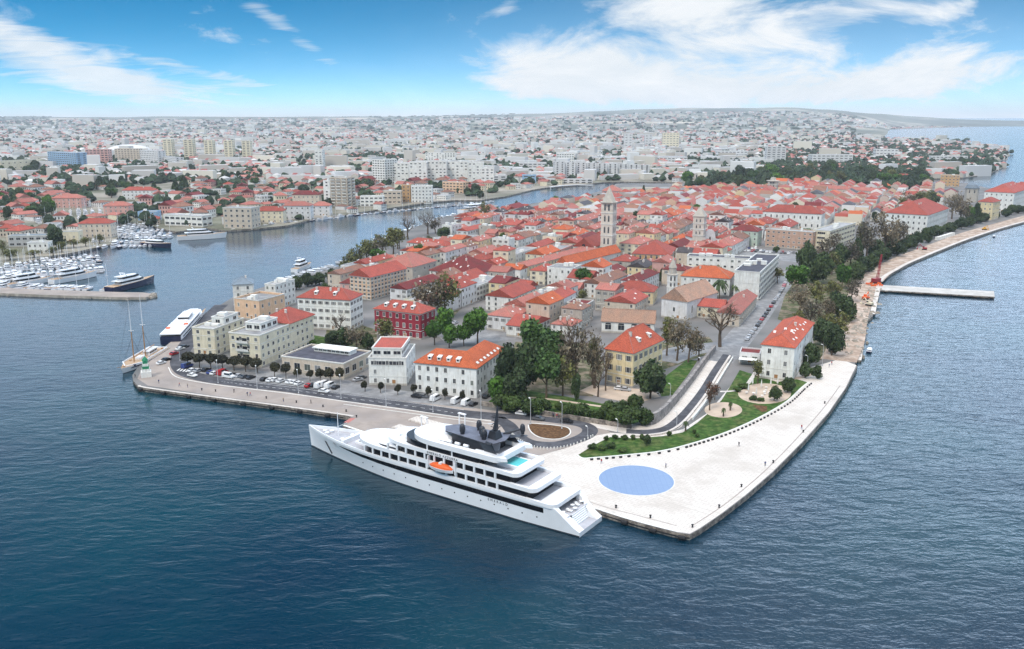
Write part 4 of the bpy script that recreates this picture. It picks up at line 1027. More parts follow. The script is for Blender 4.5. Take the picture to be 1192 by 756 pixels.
def roof_mb(w, d, h, kind, rise, ov=.5, ax=None, th=.22):
    """roof over a w x d plan centred on the origin, eaves at h"""
    mb = MB(); W_, D_ = w / 2 + ov, d / 2 + ov; z0 = h + .004; z1 = z0 + th
    if ax is None: ax = 'x' if w >= d else 'y'
    f = (lambda x, y, z: (x, y, z)) if ax == 'x' else (lambda x, y, z: (y, x, z))
    if ax == 'y': W_, D_ = D_, W_
    fl = ax == 'y'
    def face(p): mb.face([f(*q) for q in (p[::-1] if fl else p)])
    e = [(-W_, -D_), (W_, -D_), (W_, D_), (-W_, D_)]
    if kind == 'gable': r0, r1 = -W_, W_
    elif kind == 'hip': r0, r1 = -max(W_ - D_ * 1.0, .15), max(W_ - D_ * 1.0, .15)
    elif kind == 'half': r0, r1 = -W_ + D_ * .9, W_
    zr = z1 + rise
    for (a, b) in zip(e, e[1:] + e[:1]):
        if kind in ('gable', 'half') and a[0] == b[0] and (kind == 'gable' or a[0] > 0): continue
        face([(*a, z0), (*b, z0), (*b, z1), (*a, z1)])
    face([(-W_, -D_, z1), (W_, -D_, z1), (r1, 0, zr), (r0, 0, zr)]); face([(W_, D_, z1), (-W_, D_, z1), (r0, 0, zr), (r1, 0, zr)])
    if kind == 'hip' or kind == 'half':
        face([(-W_, D_, z1), (-W_, -D_, z1), (r0, 0, zr)])
        if kind == 'hip': face([(W_, -D_, z1), (W_, D_, z1), (r1, 0, zr)])
    if kind in ('gable', 'half'):
        for s in ((-1, 1) if kind == 'gable' else (1,)):
            x = W_ * s; face([(x, -D_ * s, z0), (x, D_ * s, z0), (x, D_ * s, z1), (x, 0, zr), (x, -D_ * s, z1)])
    face([(-W_, D_, z0), (W_, D_, z0), (W_, -D_, z0), (-W_, -D_, z0)])
    caps = [((r0, 0, zr), (r1, 0, zr))]
    if kind in ('hip', 'half'): caps += [((-W_, s * D_, z1), (r0, 0, zr)) for s in (1, -1)]
    if kind == 'hip': caps += [((W_, s * D_, z1), (r1, 0, zr)) for s in (1, -1)]
    for p, q in caps: mb.tube([f(*p), f(*q)], .17, 4, 1)
    return mb


def wall_mb(w, d, h, kind, rise, ax, parapet=0):
    mb = MB(); mb.box(-w / 2, w / 2, -d / 2, d / 2, -1.2, h + (parapet if kind == 'flat' else 0), 0, bottom=False, top=False)
    if kind == 'flat':
        i = .3; o = [(-w / 2, -d / 2), (w / 2, -d / 2), (w / 2, d / 2), (-w / 2, d / 2)]; n = [(-w / 2 + i, -d / 2 + i), (w / 2 - i, -d / 2 + i), (w / 2 - i, d / 2 - i), (-w / 2 + i, d / 2 - i)]
        for k in range(4):
            a, b, c, e = o[k], o[(k + 1) % 4], n[(k + 1) % 4], n[k]; mb.face([(*a, h + parapet), (*b, h + parapet), (*c, h + parapet), (*e, h + parapet)]); mb.face([(*e, h - .2), (*c, h - .2), (*c, h + parapet), (*e, h + parapet)][::-1])
    return mb


def facade(root, cx, cy, w, d, h, rot, pos, floors, style, step, win=(1.1, 1.7), z0=0.0, sides=None, skip=0.0, wz=None):
    """windows on the facades that can be seen, each one an object"""
    fh = h / floors
    for k, (nx, ny, L, off) in enumerate(((0, -1, w, d / 2), (1, 0, d, w / 2), (0, 1, w, d / 2), (-1, 0, d, w / 2))):
        gx, gy = nx * cos(rot) - ny * sin(rot), nx * sin(rot) + ny * cos(rot)
        if sides is not None:
            if k not in sides: continue
        elif gx * -pos[0] + gy * -pos[1] < -.05 * hypot(*pos): continue
        n = max(1, int(L / step)); a = atan2(ny, nx) + pi / 2
        for fl in range(floors):
            for i in range(n):
                if skip and RND.random() < skip: continue
                s = (i + .5) / n * L - L / 2
                x, y = (nx * (off + .0) + (s * cos(a)), ny * off + (s * sin(a)))
                link('window', window_mesh(win[0], win[1], style), root, (cx + x, cy + y, z0 + fl * fh + (fh - win[1]) * .52), a)


def add_mass(root, cx, cy, w, d, h, wm, rm, kind='hip', rise=None, ax=None, ov=.5, rot=0, chim=1, pos=None, floors=3, style='plain', step=3.2, win=(1.1, 1.7), sides=None, skip=.0, cornice=True, base=0, dormers=0, parapet=.5, skylights=0):
    if ax is None: ax = 'x' if w >= d else 'y'
    span = (d if ax == 'x' else w) / 2 + ov
    if rise is None: rise = span * .55
    wl_ = wall_mb(w, d, h, kind, rise, ax, parapet).build('wall', M['w_' + wm] if isinstance(wm, str) else wm, root, (cx, cy, base))
    if kind == 'flat':
        mb = MB(); mb.face([(-w / 2 + .3, -d / 2 + .3, h - .1), (w / 2 - .3, -d / 2 + .3, h - .1), (w / 2 - .3, d / 2 - .3, h - .1), (-w / 2 + .3, d / 2 - .3, h - .1)])
        rf = mb.build('roof', M['r_' + rm], root, (cx, cy, base))
        for _ in range(chim):
            s = RND.uniform(.8, 2.2); b = MB(); b.box(-s, s, -s * .7, s * .7, 0, RND.uniform(.9, 2.6)); b.build('roof_box', M['w_white'], rf, (RND.uniform(-.3, .3) * w, RND.uniform(-.3, .3) * d, h - .1))
    else:
        rf = roof_mb(w, d, h, kind, rise, ov, ax).build('roof', [M['r_' + rm], M['r_' + {'orange': 'tan', 'red': 'rose', 'dark': 'rose', 'coral': 'rose', 'rose': 'tan', 'tan': 'tan', 'brown': 'tan'}.get(rm, rm)]], root, (cx, cy, base))
        for _ in range(chim):
            x, y = RND.uniform(-.32, .32) * w, RND.uniform(-.3, .3) * d
            if ax == 'x': y = RND.choice((-1, 1)) * .15 * d
            else: x = RND.choice((-1, 1)) * .15 * w
            zr = rise * (1 - (abs(y) / span if ax == 'x' else abs(x) / span)); b = MB(); b.box(-.45, .45, -.35, .35, zr - .5, zr + 1.3); b.box(-.55, .55, -.45, .45, zr + 1.3, zr + 1.5); b.build('chimney', M['chimney'], rf, (x, y, h + .2))
        for sd, n in (dormers if isinstance(dormers, list) else []):        # (side, count): 0 front, 1 right
            for i in range(n):
                s = (i + .7) / (n + .4) - .5
                if sd == 0: p, a = (s * (w - 4), -(d / 2 + ov) * .62, 0), 0
                else: p, a = ((w / 2 + ov) * .62, s * (d - 4), 0), pi / 2
                zz = h + .2 + rise * .38 * (span / ((d if sd == 0 else w) / 2 + ov)); b = MB(); b.prism([(-.75, -.6), (.75, -.6), (.75, 1.6), (-.75, 1.6)], -.3, 1.25); b.face([(-.95, -.8, 1.2), (.95, -.8, 1.2), (.95, 1.8, 1.65), (-.95, 1.8, 1.65)], 1)
                b.face([(-.5, -.62, .25), (.5, -.62, .25), (.5, -.62, 1.05), (-.5, -.62, 1.05)], 2); b.build('dormer', [M['w_white'], M['trim'], M['glass']], rf, (p[0], p[1], zz), a)
        for sd, n in (skylights if isinstance(skylights, list) else []):
            for i in range(n):
                s = (i + .5) / n - .5; q = RND.uniform(.3, .7); hw, hd = w / 2 + ov, d / 2 + ov
                sl = span if True else 1; b = MB()
                if sd == 0: x, y = s * w * .7, -hd * (1 - q * .9)
                else: x, y = hw * (1 - q * .9), s * d * .75
                run = span; zz = h + .23 + rise * min(1, (hd - abs(y)) / run if sd == 0 else (hw - abs(x)) / run)
                t_ = math.atan(rise / run); b.box(-.5, .5, -.7, .7, .0, .12); o = b.build('skylight', M['trim'], rf, (x, y, zz), (t_, 0, 0) if sd == 0 else (0, t_, 0))
    if cornice:
        b = MB(); c = .18; hh = h + (parapet if kind == 'flat' else 0)
        o = [(-w / 2 - c, -d / 2 - c), (w / 2 + c, -d / 2 - c), (w / 2 + c, d / 2 + c), (-w / 2 - c, d / 2 + c)]; i_ = [(-w / 2 + .02, -d / 2 + .02), (w / 2 - .02, -d / 2 + .02), (w / 2 - .02, d / 2 - .02), (-w / 2 + .02, d / 2 - .02)]
        b.ring(o, i_, hh - .45, hh - .01 if kind != 'flat' else hh + .06); b.build('cornice', M['trim'], root, (cx, cy, base))
    if style and floors and base == 0 and pos is not None:
        b = MB(); c = .07; o = [(-w / 2 - c, -d / 2 - c), (w / 2 + c, -d / 2 - c), (w / 2 + c, d / 2 + c), (-w / 2 - c, d / 2 + c)]; i_ = [(-w / 2, -d / 2), (w / 2, -d / 2), (w / 2, d / 2), (-w / 2, d / 2)]; b.ring(o, i_, -.2, .8); b.build('plinth', M['w_stone'], root, (cx, cy, 0))
        link('door', door_mesh(), root, (cx + (.0 if w < 14 else w * .16), cy - d / 2, 0)); link('door', door_mesh(), root, (cx + w / 2, cy + d * .11, 0), pi / 2)
        if floors > 2 and hypot(pos[0], pos[1]) < 560:
            for fl in range(1, floors, 2): b = MB(); b.ring([(x * 1.0 + (.05 if x > 0 else -.05), y + (.05 if y > 0 else -.05)) for x, y in o], i_, h / floors * fl - .12, h / floors * fl + .1); b.build('string_course', M['trim'], root, (cx, cy, 0))
    if style and floors: facade(root, cx, cy, w, d, h, rot, pos, floors, style, step, win, base, sides, skip)
    return rf


def building(name, label, base, top_v, l, b, wm, rm, kind='hip', cat='building', rot=None, floors=3, mk=None, z0=GZ, **kw):
    """base: ground pixel of the corner shared by the two facades in view; top_v: its eaves; l, b: far eaves corners (or metres)"""
    X0 = P(*base, z0); h = zat(X0, top_v) - z0; r = radians(-26) if rot is None or rot == 'b' else radians(rot)
    if isinstance(l, tuple):
        q = P(l[0], l[1], z0 + h); w = hypot(X0[0] - q[0], X0[1] - q[1])
        if rot is None: r = atan2(X0[1] - q[1], X0[0] - q[0])
    else: w = l
    if isinstance(b, tuple):
        q = P(b[0], b[1], z0 + h); d = hypot(X0[0] - q[0], X0[1] - q[1])
        if rot == 'b': r = atan2(q[1] - X0[1], q[0] - X0[0]) - pi / 2
    else: d = b
    cx, cy = X0[0] - w / 2 * cos(r) - d / 2 * sin(r), X0[1] - w / 2 * sin(r) + d / 2 * cos(r)
    root = empty(name, (cx, cy, z0), r, label, cat)
    FOOT.append((cx, cy, r, w, d))
    if mk: mark(mk, X0[0] - w / 2 * cos(r), X0[1] - w / 2 * sin(r))
    rf = add_mass(root, 0, 0, w, d, h, wm, rm, kind, rot=r, pos=(cx, cy), floors=floors, **kw)
    root['wdh'] = (w, d, h); return root


def dims(r): return tuple(r['wdh'])
B = building
# --- the waterfront, from the harbour corner to the park
r = B('apartment_block', 'cream flat-roofed apartment block nearest the ferry, roof terrace on top', (251.5, 415), 384, (223.5, 382), (289, 371.6), 'cream', 'flat', 'flat', 'apartment block', floors=4, chim=3, step=4.2, win=(1.3, 1.5), mk='the ferry-side cream block')
w, d, h = dims(r); add_mass(r, 1.0, 4, w * .55, d * .5, 3.0, 'white', 'flat', 'flat', base=h - .1, chim=1, pos=r.location, rot=r.rotation_euler[2], floors=1, style='strip', win=(2.2, 1.4), step=4)
for k in range(3):
    mb = MB(); mb.box(0, 1.3, -3.5, 3.5, -.12, 0); mb.box(1.22, 1.3, -3.5, 3.5, 0, .95); mb.build('balcony', M['w_cream'], r, (w / 2, d * .15, 3.2 + k * 3.0))
r = B('apartment_block', 'long cream apartment block with a red hipped roof at its far end', (304.5, 429), 391.5, (266.3, 388), (362, 367.6), 'cream', 'flat', 'flat', 'apartment block', floors=4, chim=2, step=3.6, win=(1.2, 1.5), mk='the red-ended cream block', skip=.1)
w, d, h = dims(r); add_mass(r, 0, d * .27, w + .5, d * .46 + .5, .6, 'cream', 'red', 'hip', base=h - .2, chim=2, pos=r.location, rot=0, floors=0, cornice=False); add_mass(r, -1, -d * .16, w * .5, d * .3, 3.1, 'white', 'flat', 'flat', base=h - .1, chim=1, pos=r.location, rot=r.rotation_euler[2], floors=1, style='strip', win=(2.6, 1.5), step=3.4)
for k in range(3): link('balcony', window_mesh(6.0, 2.0, 'loggia'), r, (-1.0, -d / 2 - .02, 3.4 + k * (h - 3.4) / 3))
r = B('restaurant', 'low pale pavilion with a dark flat roof and a long raised white rooflight', (400.5, 442.5), 424.4, (328, 415.5), (428, 409.5), 'beige', 'darkflat', 'flat', 'restaurant', floors=1, chim=0, step=4.6, win=(2.8, 2.6), style='plain', mk='the low dark-roofed pavilion')
w, d, h = dims(r); mb = MB(); mb.box(-w * .27, w * .33, d * .12, d * .36, h - .15, h + 1.5); mb.box(-w * .28, w * .34, d * .08, d * .40, h + 1.5, h + 1.9); rl = mb.build('rooflight', M['w_white'], r)
for i in range(8): link('window', window_mesh(1.7, .8, 'plain'), rl, (-w * .23 + i * w * .072, d * .12, h + .45))
r = B('town_hall', 'white modern corner building with a set-back top floor and red flat roof', (473.5, 449), 418, (428.8, 417.3), (493, 402.4), 'white', 'flat', 'flat', floors=3, chim=0, step=4.4, win=(1.0, 1.7), mk='the white set-back building', skip=.2)
w, d, h = dims(r); rr = add_mass(r, -.5, .8, w * .8, d * .84, 3.6, 'white', 'red', 'flat', base=h - .1, chim=0, pos=r.location, rot=r.rotation_euler[2], floors=1, style='strip', win=(2.8, 1.3), step=3.6, parapet=.3)
link('ribbon_window', window_mesh(w * .86, 1.5, 'strip'), r, (0, -d / 2 - .02, h - 2.6))
r = B('harbour_office', 'white three-storey corner building with an L-shaped bright orange hipped roof', (554.8, 464), 429.5, (483.3, 422.3), (587.5, 406.4), 'white', 'orange', 'hip', floors=3, chim=0, step=3.3, win=(1.1, 1.8), mk='the orange L-shaped roof', dormers=[(0, 4)], skip=.1) if False else None
X0 = P(554.8, 464); hE = zat(X0, 429.5) - GZ; q = P(483.3, 422.3, GZ + hE); rE = atan2(X0[1] - q[1], X0[0] - q[0]); wE = hypot(X0[0] - q[0], X0[1] - q[1]); q = P(587.5, 406.4, GZ + hE); dE = hypot(q[0] - X0[0], q[1] - X0[1]); tE = 12.5
r = empty('harbour_office', (X0[0], X0[1], GZ), rE, 'white three-storey corner building with an L-shaped bright orange hipped roof', 'building'); mark('the orange L-shaped roof', *X0)
FOOT.append((X0[0] - wE / 2 * cos(rE) - dE / 2 * sin(rE), X0[1] - wE / 2 * sin(rE) + dE / 2 * cos(rE), rE, wE, dE))
mb = MB(); o = [(-wE, 0), (0, 0), (0, dE), (-tE, dE), (-tE, tE), (-wE, tE)]; mb.prism(o, -1, hE, top=False); mb.build('wall', M['w_white'], r)
e = .6; zt = hE + .25; zr = hE + .25 + 4.6; c = tE / 2
A_, B_, C_, D_, E_, F_ = (-wE - e, -e), (e, -e), (e, dE + e), (-tE - e, dE + e), (-tE - e, tE + e), (-wE - e, tE + e); R1, R2, R3 = (-wE + c, c), (-c, c), (-c, dE - c)
mb = MB()
for p in ([(A_, 0), (B_, 0), (R2, 1), (R1, 1)], [(B_, 0), (C_, 0), (R3, 1), (R2, 1)], [(C_, 0), (D_, 0), (R3, 1)], [(D_, 0), (E_, 0), (R2, 1), (R3, 1)], [(E_, 0), (F_, 0), (R1, 1), (R2, 1)], [(F_, 0), (A_, 0), (R1, 1)]):
    mb.face([(*q_, zr if k else zt) for q_, k in p])
for a, b in zip((A_, B_, C_, D_, E_, F_), (B_, C_, D_, E_, F_, A_)): mb.face([(*a, hE + .01), (*b, hE + .01), (*b, zt), (*a, zt)])
mb.face([(*p, hE + .01) for p in (F_, E_, D_, C_, B_, A_)]); rf = mb.build('roof', M['r_orange'], r)
for i in range(4):
    b = MB(); b.prism([(-.7, -.5), (.7, -.5), (.7, 1.5), (-.7, 1.5)], -.3, 1.2); b.face([(-.9, -.7, 1.15), (.9, -.7, 1.15), (.9, 1.8, 1.6), (-.9, 1.8, 1.6)], 0); b.face([(-.45, -.52, .25), (.45, -.52, .25), (.45, -.52, 1.0), (-.45, -.52, 1.0)], 1); b.build('dormer', [M['w_white'], M['glass']], rf, (-wE * .78 + i * wE * .155, 1.6, zt + 1.3))
for i in range(7): b = MB(); b.box(-.55, .55, -.8, .8, 0, .12); b.build('skylight', M['trim'], rf, (-.9 + .0, 3.5 + i * (dE - 7) / 6.5, zt + 1.15), (0, math.atan(4.6 / (c + e)), 0))
facade(r, -wE / 2, tE / 2, wE, tE, hE, rE, X0, 3, 'plain', 3.4, (1.1, 1.8), 0, [0], .12); facade(r, -tE / 2, dE / 2, tE, dE, hE, rE, X0, 3, 'plain', 3.4, (1.1, 1.8), 0, [1], .05)
mb = MB(); mb.box(-wE - .15, .15, -.15, 0, hE - .5, hE - .05); mb.box(0, .15, 0, dE, hE - .5, hE - .05); mb.build('cornice', M['trim'], r)
# --- behind the first row
B('palace', 'crimson palace with white window surrounds and a red hipped roof', (490, 396), 366, (435.7, 359.8), (502, 359.5), 'crimson', 'red', 'hip', floors=3, chim=2, step=3.4, win=(1.3, 2.0), mk='the crimson palace', dormers=[(0, 4)])
B('white_apartments', 'tall white apartment house with a red hipped roof and two dormers', (409, 386), 350, (344, 347.7), 15, 'white', 'red', 'hip', 'apartment block', floors=4, chim=3, step=3.2, win=(1.1, 1.5), style='shutter', mk='the tall white apartments', dormers=[(0, 2)], rot=-14)
B('apartment_house', 'narrow orange-yellow gabled apartment house with weathered grey long side', (432, 350), 323.5, (407, 320.8), (455, 312), 'peach', 'red', 'gable', 'apartment block', floors=6, ax='y', chim=2, step=3.0, win=(1.6, 1.2), mk='the orange-yellow gabled house')
B('stone_barracks', 'big plain stone house with a broad orange-red roof by the harbour trees', (480.5, 330), 311.7, 24, 30, 'stone', 'rose', 'hip', floors=2, chim=0, step=6, win=(1.2, 1.6), mk='the big stone house', skip=.3)
B('white_palace', 'long white seminary with a dark red hipped roof', (548, 333), 321, (500, 315), (579, 312), 'white', 'dark', 'hip', floors=3, chim=4, step=3.4, mk='the white seminary', skylights=[(0, 5)])
B('harbour_warehouse', 'long curved-eaved red-roofed house below the harbour trees', (519, 297), 287, (474, 282.5), 12, 'white', 'red', 'hip', floors=2, chim=2, step=4, skylights=[(0, 4)])
B('house', 'white house with a grey-blue hipped roof at the harbour edge', (296, 362), 331, (270.6, 332), 14, 'white', 'blue', 'hip', floors=4, chim=1, step=4, mk='the grey-roofed white house')
B('white_block', 'white four-storey block with a cluttered flat roof by the harbour', (322, 361), 332.5, (308, 331.5), (347.6, 326.5), 'white', 'flat', 'flat', 'apartment block', floors=4, chim=4, step=3.2, win=(1.1, 1.5), mk='the white harbour block')
B('peach_house', 'low peach house with a roof terrace behind the cream blocks', (303, 374), 352, 17, 20, 'peach', 'flat', 'flat', floors=2, chim=2, step=5, parapet=1.0)
B('stone_apartments', 'grey-beige lattice-fronted house beside the orange-yellow gable', (412, 345), 331, (396, 330), 12, 'pink', 'dark', 'hip', floors=2, chim=1)
# --- middle of the town
def long_house(label, base, tv, l, b, wm, rm, **kw): return B('long_house', label, base, tv, l, b, wm, rm, **kw)
long_house('long cream house under a narrow orange-red roof running to the cathedral', (607, 325), 312.5, 9, (688, 291), 'yellow', 'rose', kind='gable', ax='y', floors=2, chim=4, step=4.2, rot='b', mk='the long cream house')
long_house('white gable-ended hall with a bright orange roof', (660.5, 326), 308.5, (648, 307), (710, 292.6), 'white', 'orange', kind='gable', ax='y', floors=2, chim=1, step=8, skip=.4, mk='the white gabled hall', rise=5.0)
r = B('cathedral', 'cathedral nave with a white gable front and a long red roof', (691, 303), 288.6, (668, 287), (716, 279.3), 'white', 'red', 'gable', 'church', ax='y', floors=1, chim=0, step=7, win=(1.3, 3.5), style='arch', rise=6.5, mk='the cathedral nave')
w, d, h = dims(r)
mb = MB(); mb.lathe([(1.3, 0)], 4) if False else None
mb = MB(); mb.face([(1.4 * cos(k * pi / 8), -d / 2 - .55, h + 1.0 + 1.4 * sin(k * pi / 8)) for k in range(16)]); mb.build('rose_window', M['glass'], r)
B('palace', 'large ochre palace with a broad dark red hipped roof', (780, 314), 297.5, (736, 295.6), (799, 290), 'ochre', 'red', 'hip', floors=2, chim=1, step=3.6, win=(1.4, 2.4), style='arch', mk='the ochre palace')
B('yellow_terrace', 'broad pale yellow house with a plain red roof', (760, 356), 340.5, (714.3, 337.7), 15, 'yellow', 'red', 'hip', floors=2, chim=2, step=4, mk='the pale yellow house')
B('white_house', 'white house with a steep red roof and a white dormer', (614, 345), 335.5, (587, 332), 11, 'white', 'red', 'gable', 'house', ax='x', floors=2, chim=2, step=3.6, dormers=[(0, 1)], mk='the white dormered house')
B('old_house', 'grey stone house with pale arched windows behind the bare park tree', (683, 377), 355, (660, 353), 11, 'stone', 'dark', 'flat', 'house', floors=2, chim=0, step=3, win=(1.2, 2.2), style='arch')
r = B('arcade_hall', 'long hall with a faded tan roof above a row of dark arches', (761, 390), 377.5, (700.5, 374.5), 10, 'white', 'tan', 'gable', 'hall', ax='x', floors=1, chim=0, step=5.2, win=(3.0, 2.4), style='arch', rise=5.5, mk='the tan-roofed arcade hall')
r = B('villa', 'yellow villa with a red hipped roof, its nearest corner facing the park', (736, 452), 412, (705, 406.5), (762, 395), 'yellow', 'coral', 'hip', 'villa', floors=3, chim=3, step=3.8, win=(1.3, 2.1), style='shutter', mk='the yellow villa', dormers=[(1, 2), (0, 1)], rise=7.5)
r = B('church', 'plain grey-white gabled church with a faded tan roof', (799, 374), 352, (765.7, 350.4), (800, 338), 'palewhite', 'tan', 'gable', 'church', ax='y', floors=1, chim=0, step=9, win=(1.2, 3.4), style='arch', rise=6.5, sides=[1], rot=-40, mk='the tan-roofed church')
w, d, h = dims(r); mb = MB(); mb.face([(.9 * cos(k * pi / 8), -d / 2 - .03, h + 1.2 + .9 * sin(k * pi / 8)) for k in range(16)]); mb.build('round_window', M['glass'], r); link('window', window_mesh(1.2, 2.2, 'plain'), r, (0, -d / 2, h - 6))
r = B('convent', 'beige convent wing with a long red roof that turns along the street', (860, 381), 366.5, 11.5, (881, 345), 'beige', 'rose', 'gable', 'convent', ax='y', floors=2, chim=1, step=4.5, rot='b', mk='the beige convent wing')
w, d, h = dims(r); add_mass(r, -20, -d * .14, 30, 11, h - .3, 'cream', 'red', 'gable', ax='x', chim=1, rot=r.rotation_euler[2], pos=r.location, floors=2, step=4.5, sides=[0])
B('monastery', 'white monastery block with an orange hipped roof', (848.7, 346), 325, (793, 321.5), (857.5, 319), 'white', 'orange', 'hip', 'monastery', floors=3, chim=1, step=4.2, win=(1.1, 1.4), mk='the white monastery')
r = B('white_block', 'white modern apartment block with balconies along the sloping street', (882.6, 350), 318, (859, 314.5), (906.8, 297.4), 'white', 'darkflat', 'flat', 'apartment block', floors=5, chim=5, step=5.0, win=(3.0, 1.6), style='loggia', sides=[1], rot='b', mk='the white balcony block')
w, d, h = dims(r)
B('white_block', 'long low white modern wing behind the white monastery', (872, 322), 302, (800, 298.5), 12, 'white', 'darkflat', 'flat', 'apartment block', floors=3, chim=4, step=4.5, win=(1.6, 1.3), skip=.35)
B('small_house', 'small cream house with a red hipped roof before the white modern wing', (864, 321), 310, (838, 308.5), 11, 'cream', 'red', 'hip', 'house', floors=1, chim=2, step=4)
r = B('riviera_house', 'white house with an orange-red hipped roof and rows of skylights by the white quay', (922, 445), 405.5, (886, 402.5), (941, 376), 'white', 'coral', 'hip', 'house', rot=-27, floors=3, chim=1, step=5.5, win=(1.2, 1.9), mk='the white quay house', skylights=[(1, 9), (0, 3)], skip=.2)
r = B('cafe', 'low garden cafe with a dark flat roof and white awning', (884, 425), 413, (861, 411), 9, 'palewhite', 'dark', 'flat', 'cafe', floors=1, chim=0, step=3, win=(2.2, 2.2), cornice=False)
w, d, h = dims(r); mb = MB(); mb.box(-w / 2, w / 2 - 1, -d / 2 - 4, -d / 2 - .1, 2.6, 2.8); mb.build('awning', M['line'], r)
B('palace', 'mint green house under a dark red roof beside the long car park', (881, 288), 270, (851, 268), 14, 'mint', 'dark', 'hip', 'apartment block', floors=3, chim=2, step=4, mk='the mint green house')
B('brown_apartments', 'long terracotta-coloured apartment front behind the long car park', (945, 292), 271, (892, 267), 12, 'brownpink', 'flat', 'flat', 'apartment block', floors=4, chim=3, step=4.2, win=(1.6, 1.2), mk='the terracotta apartment front', skip=.15)
B('white_block', 'white modern block with ribbon balconies above the promenade trees', (964.5, 292), 269.5, (946.5, 268), (996, 260), 'cream', 'flat', 'flat', 'apartment block', floors=4, chim=4, step=7, win=(6, 1.5), style='strip', rot='b', mk='the ribbon-balcony block')
B('museum', 'big white museum with a crimson hipped roof', (955, 268), 249.8, (888, 246.5), 22, 'white', 'red', 'hip', 'museum', floors=2, chim=1, step=5, win=(1.2, 2.6), mk='the crimson-roofed museum')
B('university', 'large white university block with long crimson roof on the promenade', (1077.5, 277), 251, 36, (1107, 243), 'white', 'red', 'hip', 'university', rot=-38, floors=4, chim=2, step=4.2, win=(1.3, 2), mk='the white university')
B('yellow_house', 'pale yellow house with a red hipped roof on the far promenade', (1153.6, 257), 236, (1138.6, 235), (1167, 234.3), 'yellow', 'red', 'hip', rot=-44, floors=4, chim=2, step=4.5, mk='the pale promenade house')
B('white_palace', 'white palace with stepped crimson roofs at the far end of the promenade', (1178, 248), 225, 30, (1198, 220), 'white', 'red', 'hip', rot=-40, floors=4, chim=2, step=4.5, mk='the white far palace')
B('white_palace', 'white promenade palace standing farthest along the waterfront', (1205, 238), 219, (1176, 216), 16, 'white', 'red', 'hip', floors=4, chim=1, step=5)
B('ochre_block', 'square orange-ochre block among the trees by the far bay', (1116, 218), 204.5, (1095.7, 204), 14, 'ochre', 'flat', 'flat', 'apartment block', floors=4, chim=1, step=5, win=(2, 1.4), mk='the orange-ochre block')
B('red_villa', 'villa with bright crimson hipped roofs beside the wooded park', (1068, 214.5), 207, (1040, 206), 16, 'pink', 'red', 'hip', 'villa', floors=2, chim=1, step=5, mk='the crimson-roofed villa')
r = empty('domed_tower', (*P(1130, 235), GZ), radians(-26), 'squat stone tower with a ribbed grey dome behind the promenade', 'tower')
mb = MB(); mb.prism([(8 * cos(k * pi / 4), 8 * sin(k * pi / 4)) for k in range(8)], -1, 17); mb.build('wall', M['w_stone'], r); mb = MB(); mb.lathe([(8.6, 17), (8.6, 17.6), (8, 18), (6.4, 21), (3.4, 23.4), (.6, 24.4), (.4, 26)], 16); mb.build('roof', M['r_blue'], r)
for k in range(8): link('window', window_mesh(1.6, 3.4, 'arch'), r, (8 * cos(pi / 8) * cos(k * pi / 4 + pi / 8), 8 * cos(pi / 8) * sin(k * pi / 4 + pi / 8), 11), k * pi / 4 + pi / 8 + pi / 2)
B('long_row', 'long row of old houses under one faded crimson roof below the park', (1020, 232), 223.5, (950, 219), 14, 'beige', 'rose', 'gable', 'building', ax='x', floors=2, chim=5, step=6)
B('long_row', 'pale city wall house in front of the wooded park', (905, 226), 218.5, (862, 217.5), 10, 'palewhite', 'rose', 'gable', 'building', ax='x', floors=1, chim=1, step=9)
B('courthouse', 'large red-roofed pink building where the harbour ends', (722, 233), 223, (701, 223), 30, 'pink', 'rose', 'hip', 'building', floors=3, chim=1, step=6, rot=-10, mk='the pink harbour-end building')
B('long_school', 'long pale yellow block with a flat red roof at the harbour end', (767, 228), 219.5, (731, 221), 14, 'cream', 'flat', 'flat', 'building', floors=2, chim=0, step=5, rot=10)
B('market_hall', 'long low pale market hall along the harbour bank of the town', (560, 283), 276, (505, 277), 10, 'palewhite', 'flat', 'flat', 'market hall', floors=1, chim=1, step=5, rot=24, win=(2, 1.6))

